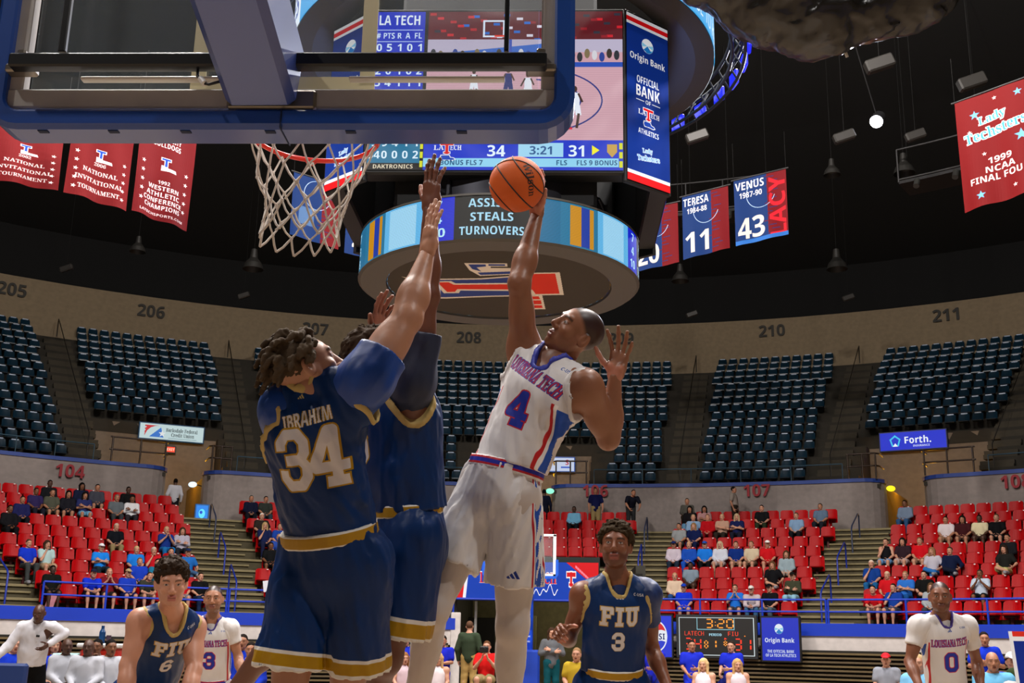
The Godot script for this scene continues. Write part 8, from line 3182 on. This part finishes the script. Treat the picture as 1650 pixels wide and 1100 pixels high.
func crowd() -> void:
	var taken := {}
	for c in crowd_seats:
		var f: PackedStringArray = c[2]
		# to the nearest seat of the row
		var a: float = c[1]
		var near := 3.0
		var pick := -1
		for q in seat_spots.size():
			var s: Array = seat_spots[q]
			if s[0] == c[0] and not taken.has(q) and absf(s[1] - c[1]) < near:
				near = absf(s[1] - c[1])
				a = s[1]
				pick = q
		taken[pick] = true
		var i: int = c[0]
		var o := thing("person", ",".join(f.slice(11)), "person", pol(a, RED_R + RED_D * i + 0.04, RED_Y + RED_S * i + 0.005), "")
		o.basis = Basis(Vector3.UP, -deg_to_rad(a) + 0.12 * sin(a * 37.0))
		dress(o, f[2], f)
	var n := 0
	for line in FLOORS.split("\n"):
		var f := line.split(",")
		var d := f[11].to_float()
		var h := at(f[0].to_float(), f[1].to_float(), d)
		var pose: String = f[2]
		var J := pose_of(pose)
		var base := Vector3(h.x, h.y - J.H.y, h.z)
		var high := d > 40.0
		base.y = 5.44 if high else clampf(base.y, FLOOR - 0.02, FLOOR + 0.10)
		var o := thing("person", ",".join(f.slice(12)), "person", base)
		var face := atan2(CAM.x - base.x, CAM.z - base.z)
		if pose == "stand_back": face += PI * 0.93
		if n == 4: face += 1.3
		o.basis = Basis(Vector3.UP, face + 0.3 * sin(d * 7.0 + n))
		dress(o, pose, f)
		n += 1
	# things that people hold or have put down
	var pk := thing("sheet_of_paper", "pink sheet held by the man in black behind the left railing", "paper", at(82, 968, 31.6))
	part("sheet", boxm(Vector3(0.24, 0.36, 0.01), 0.002), mat("d89098", 0.8), pk, Vector3.ZERO, Basis(Vector3.FORWARD, 0.25))
	var wp := thing("sheet_of_paper", "white sheet held by the boy in orange shorts", "paper", at(430, 944, 33.6))
	part("sheet", boxm(Vector3(0.22, 0.32, 0.01), 0.002), mat("d8dce8", 0.8), wp, Vector3.ZERO, Basis(Vector3.FORWARD, -0.15))
	for k in [[780, 1046, 23.6, "black camera held by the seated photographer in red"], [1573, 929, 34.6, "black camera held up by the photographer in white polo"]]:
		var cm := thing("photo_camera", k[3], "camera", at(k[0], k[1], k[2]))
		part("body", boxm(Vector3(0.18, 0.13, 0.09), 0.02), mat("0c0c0e", 0.5), cm)
		part("lens", tubem([Vector3(0, 0, 0.04), Vector3(0, -0.01, 0.2)], 0.045, 12), mat("0c0c0e", 0.4), cm)
	# cooler with bottles behind the bench
	var cp := at(168, 1031, 18.6)
	var co := thing("drinks_cooler", "red drinks cooler with white lid behind the bench", "cooler", Vector3(cp.x, FLOOR, cp.z))
	part("body", boxm(Vector3(0.62, 1.15, 0.45), 0.05, Vector3(0, 0.575, 0)), mat("d02a14", 0.45), co)
	part("lid", boxm(Vector3(0.70, 0.07, 0.52), 0.02, Vector3(0, 1.19, 0)), mat("dcdad6", 0.5), co)
	var co2 := thing("drinks_cooler", "lower red drinks cooler with pale lid left of the taller one", "cooler", Vector3(at(132, 1040, 18.9).x, FLOOR, cp.z - 0.1))
	part("body", boxm(Vector3(0.55, 1.0, 0.42), 0.05, Vector3(0, 0.5, 0)), mat("c8301c", 0.45), co2)
	part("lid", boxm(Vector3(0.6, 0.06, 0.46), 0.02, Vector3(0, 1.03, 0)), mat("a8d0d0", 0.5), co2)
	var bm := MB.new()
	bm.lathe([Vector2(0.001, 0.0), Vector2(0.05, 0.0), Vector2(0.05, 0.18), Vector2(0.025, 0.23), Vector2(0.025, 0.28), Vector2(0.001, 0.28)], 0, 360, 24, Vector3.ZERO)
	var bo := thing("drinks_bottle", "dark blue drinks bottle on the cooler's white lid", "bottle", Vector3(at(164, 1018, 18.6).x, FLOOR + 1.225, cp.z))
	part("flask", bm.mesh(), mat("0c3c6c", 0.3), bo)
	var cu2 := thing("paper_cup", "small dark cup beside the blue bottle on the cooler", "cup", Vector3(at(175, 1022, 18.6).x, FLOOR + 1.225, cp.z))
	var cm2 := MB.new()
	cm2.lathe([Vector2(0.001, 0.0), Vector2(0.03, 0.0), Vector2(0.04, 0.13)], 0, 360, 24, Vector3.ZERO)
	part("cup", cm2.mesh(), mat("3a2438", 0.5), cu2)
	# blue lit scorer's board at the left edge
	var sb := at(8, 1090, 14.0)
	var so := thing("courtside_board", "blue lit courtside board at the bottom left corner", "board", Vector3(sb.x, FLOOR, sb.z))
	var sc := Canvas.new(self, 128, 64, "1a6ae0")
	for i in 4: sc.rect(10, 8 + i * 12, 100, 4, "4a9af4")
	var sq := MB.new()
	sq.quad(Vector3(-1.6, 0.1, 0.06), Vector3(0.14, 0.1, 0.06), Vector3(0.14, 0.72, 0.06), Vector3(-1.6, 0.72, 0.06))
	part("face", sq.mesh(), screen_mat(sc, 0.8), so)
	part("case", boxm(Vector3(1.95, 1.0, 0.1), 0.03, Vector3(-0.7, 0.5, 0)), mat("12306a", 0.5), so)
	# the standing head coach
	var J := {}
	J.P = at(50, 1072, 16.5)
	J.N = at(58, 1004, 16.5)
	J.sR = at(36, 1010, 16.45)
	J.sL = at(86, 1010, 16.5)
	J.eR = at(12, 1042, 16.3)
	J.wR = at(-16, 1066, 16.1)
	J.eL = at(104, 1020, 16.6)
	J.wL = at(78, 1038, 16.35)
	J.H = at(63, 988, 16.42)
	J.B = head_basis(dirp(0.12, -0.02, -0.98), dirp(0.0, -1.0, 0.1))
	J.kR = at(42, 1130, 16.4)
	J.kL = at(62, 1130, 16.5)
	J.aR = at(40, 1180, 16.5)
	J.aL = at(64, 1180, 16.6)
	var S := {"k": 0.95, "skin": "4e3022", "lip": "4a2a24", "hairc": "120c0a", "beard": 0.3, "fade": 0.0, "head": 1.05}
	var r := player("person", "bald head coach in white pullover and black trousers standing with a hand on his hip", J)
	var o: Node3D = r[0]
	J = r[1]
	body(o, J, S, 0.018, 0.008, 0.007)
	var F := field([J.P, J.N, J.sL, J.sR, J.eL, J.eR, J.wL, J.wR], 0.2, 0.018)
	var fb := frame_of(J)
	var mid: Vector3 = J.P + fb.y * 0.22
	F.cone(J.P + fb.y * 0.02, mid, 0.20, 0.20, 0.04, fb.z, 1.1)
	F.cone(mid, J.N - fb.y * 0.16, 0.20, 0.20, 0.04, fb.z, 1.25)
	F.cone(J.N - fb.y * 0.06, J.N + fb.y * 0.05, 0.10, 0.066, 0.03)
	for s in ["L", "R"]:
		F.cone(J.N - fb.y * 0.02, J["s" + s], 0.065, 0.078, 0.04)
		F.cone(J["s" + s], J["e" + s], 0.078, 0.066, 0.03)
		F.cone(J["e" + s], (J["e" + s] as Vector3).lerp(J["w" + s], 0.94), 0.066, 0.048, 0.03)
	F.rough(fold_noise, Vector3(9, 5, 9), 0.014)
	F.keep_below(J.P + fb.y * 0.03, -fb.y)
	var out := MB.new()
	F.net(out)
	part("pullover", out.mesh(), mat("cfced4", 0.7, 0.0, "low"), o)
	var em := MB.new()
	em.box(J.N - fb.y * 0.13 + fb.z * 0.172 - fb.x * 0.09, Vector3(0.05, 0.03, 0.012), 0.003, fb)
	part("chest_emblem", em.mesh(), mat("14161c", 0.6), o)
	var hp := hips(J, 0.95)
	var G := field([J.P, hp[0], hp[1], J.kL, J.kR, J.aL, J.aR], 0.2, 0.02)
	G.cone(J.P + fb.y * 0.08, J.P, 0.17, 0.18, 0.04, fb.z, 1.1)
	for i in 2:
		G.cone(hp[i], J["kL" if i == 0 else "kR"], 0.12, 0.09, 0.03)
		G.cone(J["kL" if i == 0 else "kR"], J["aL" if i == 0 else "aR"], 0.09, 0.07, 0.03)
	var po := MB.new()
	G.net(po)
	part("trousers", po.mesh(), mat("0c0d0f", 0.8, 0.0, "low"), o)

var crowd_seats := []

func _ready() -> void:
	stage()
	plan_crowd()
	arena()
	near_goal()
	far_goal()
	scoreboard()
	banners()
	roof_gear()
	signs()
	players()
	seats()
	crowd()
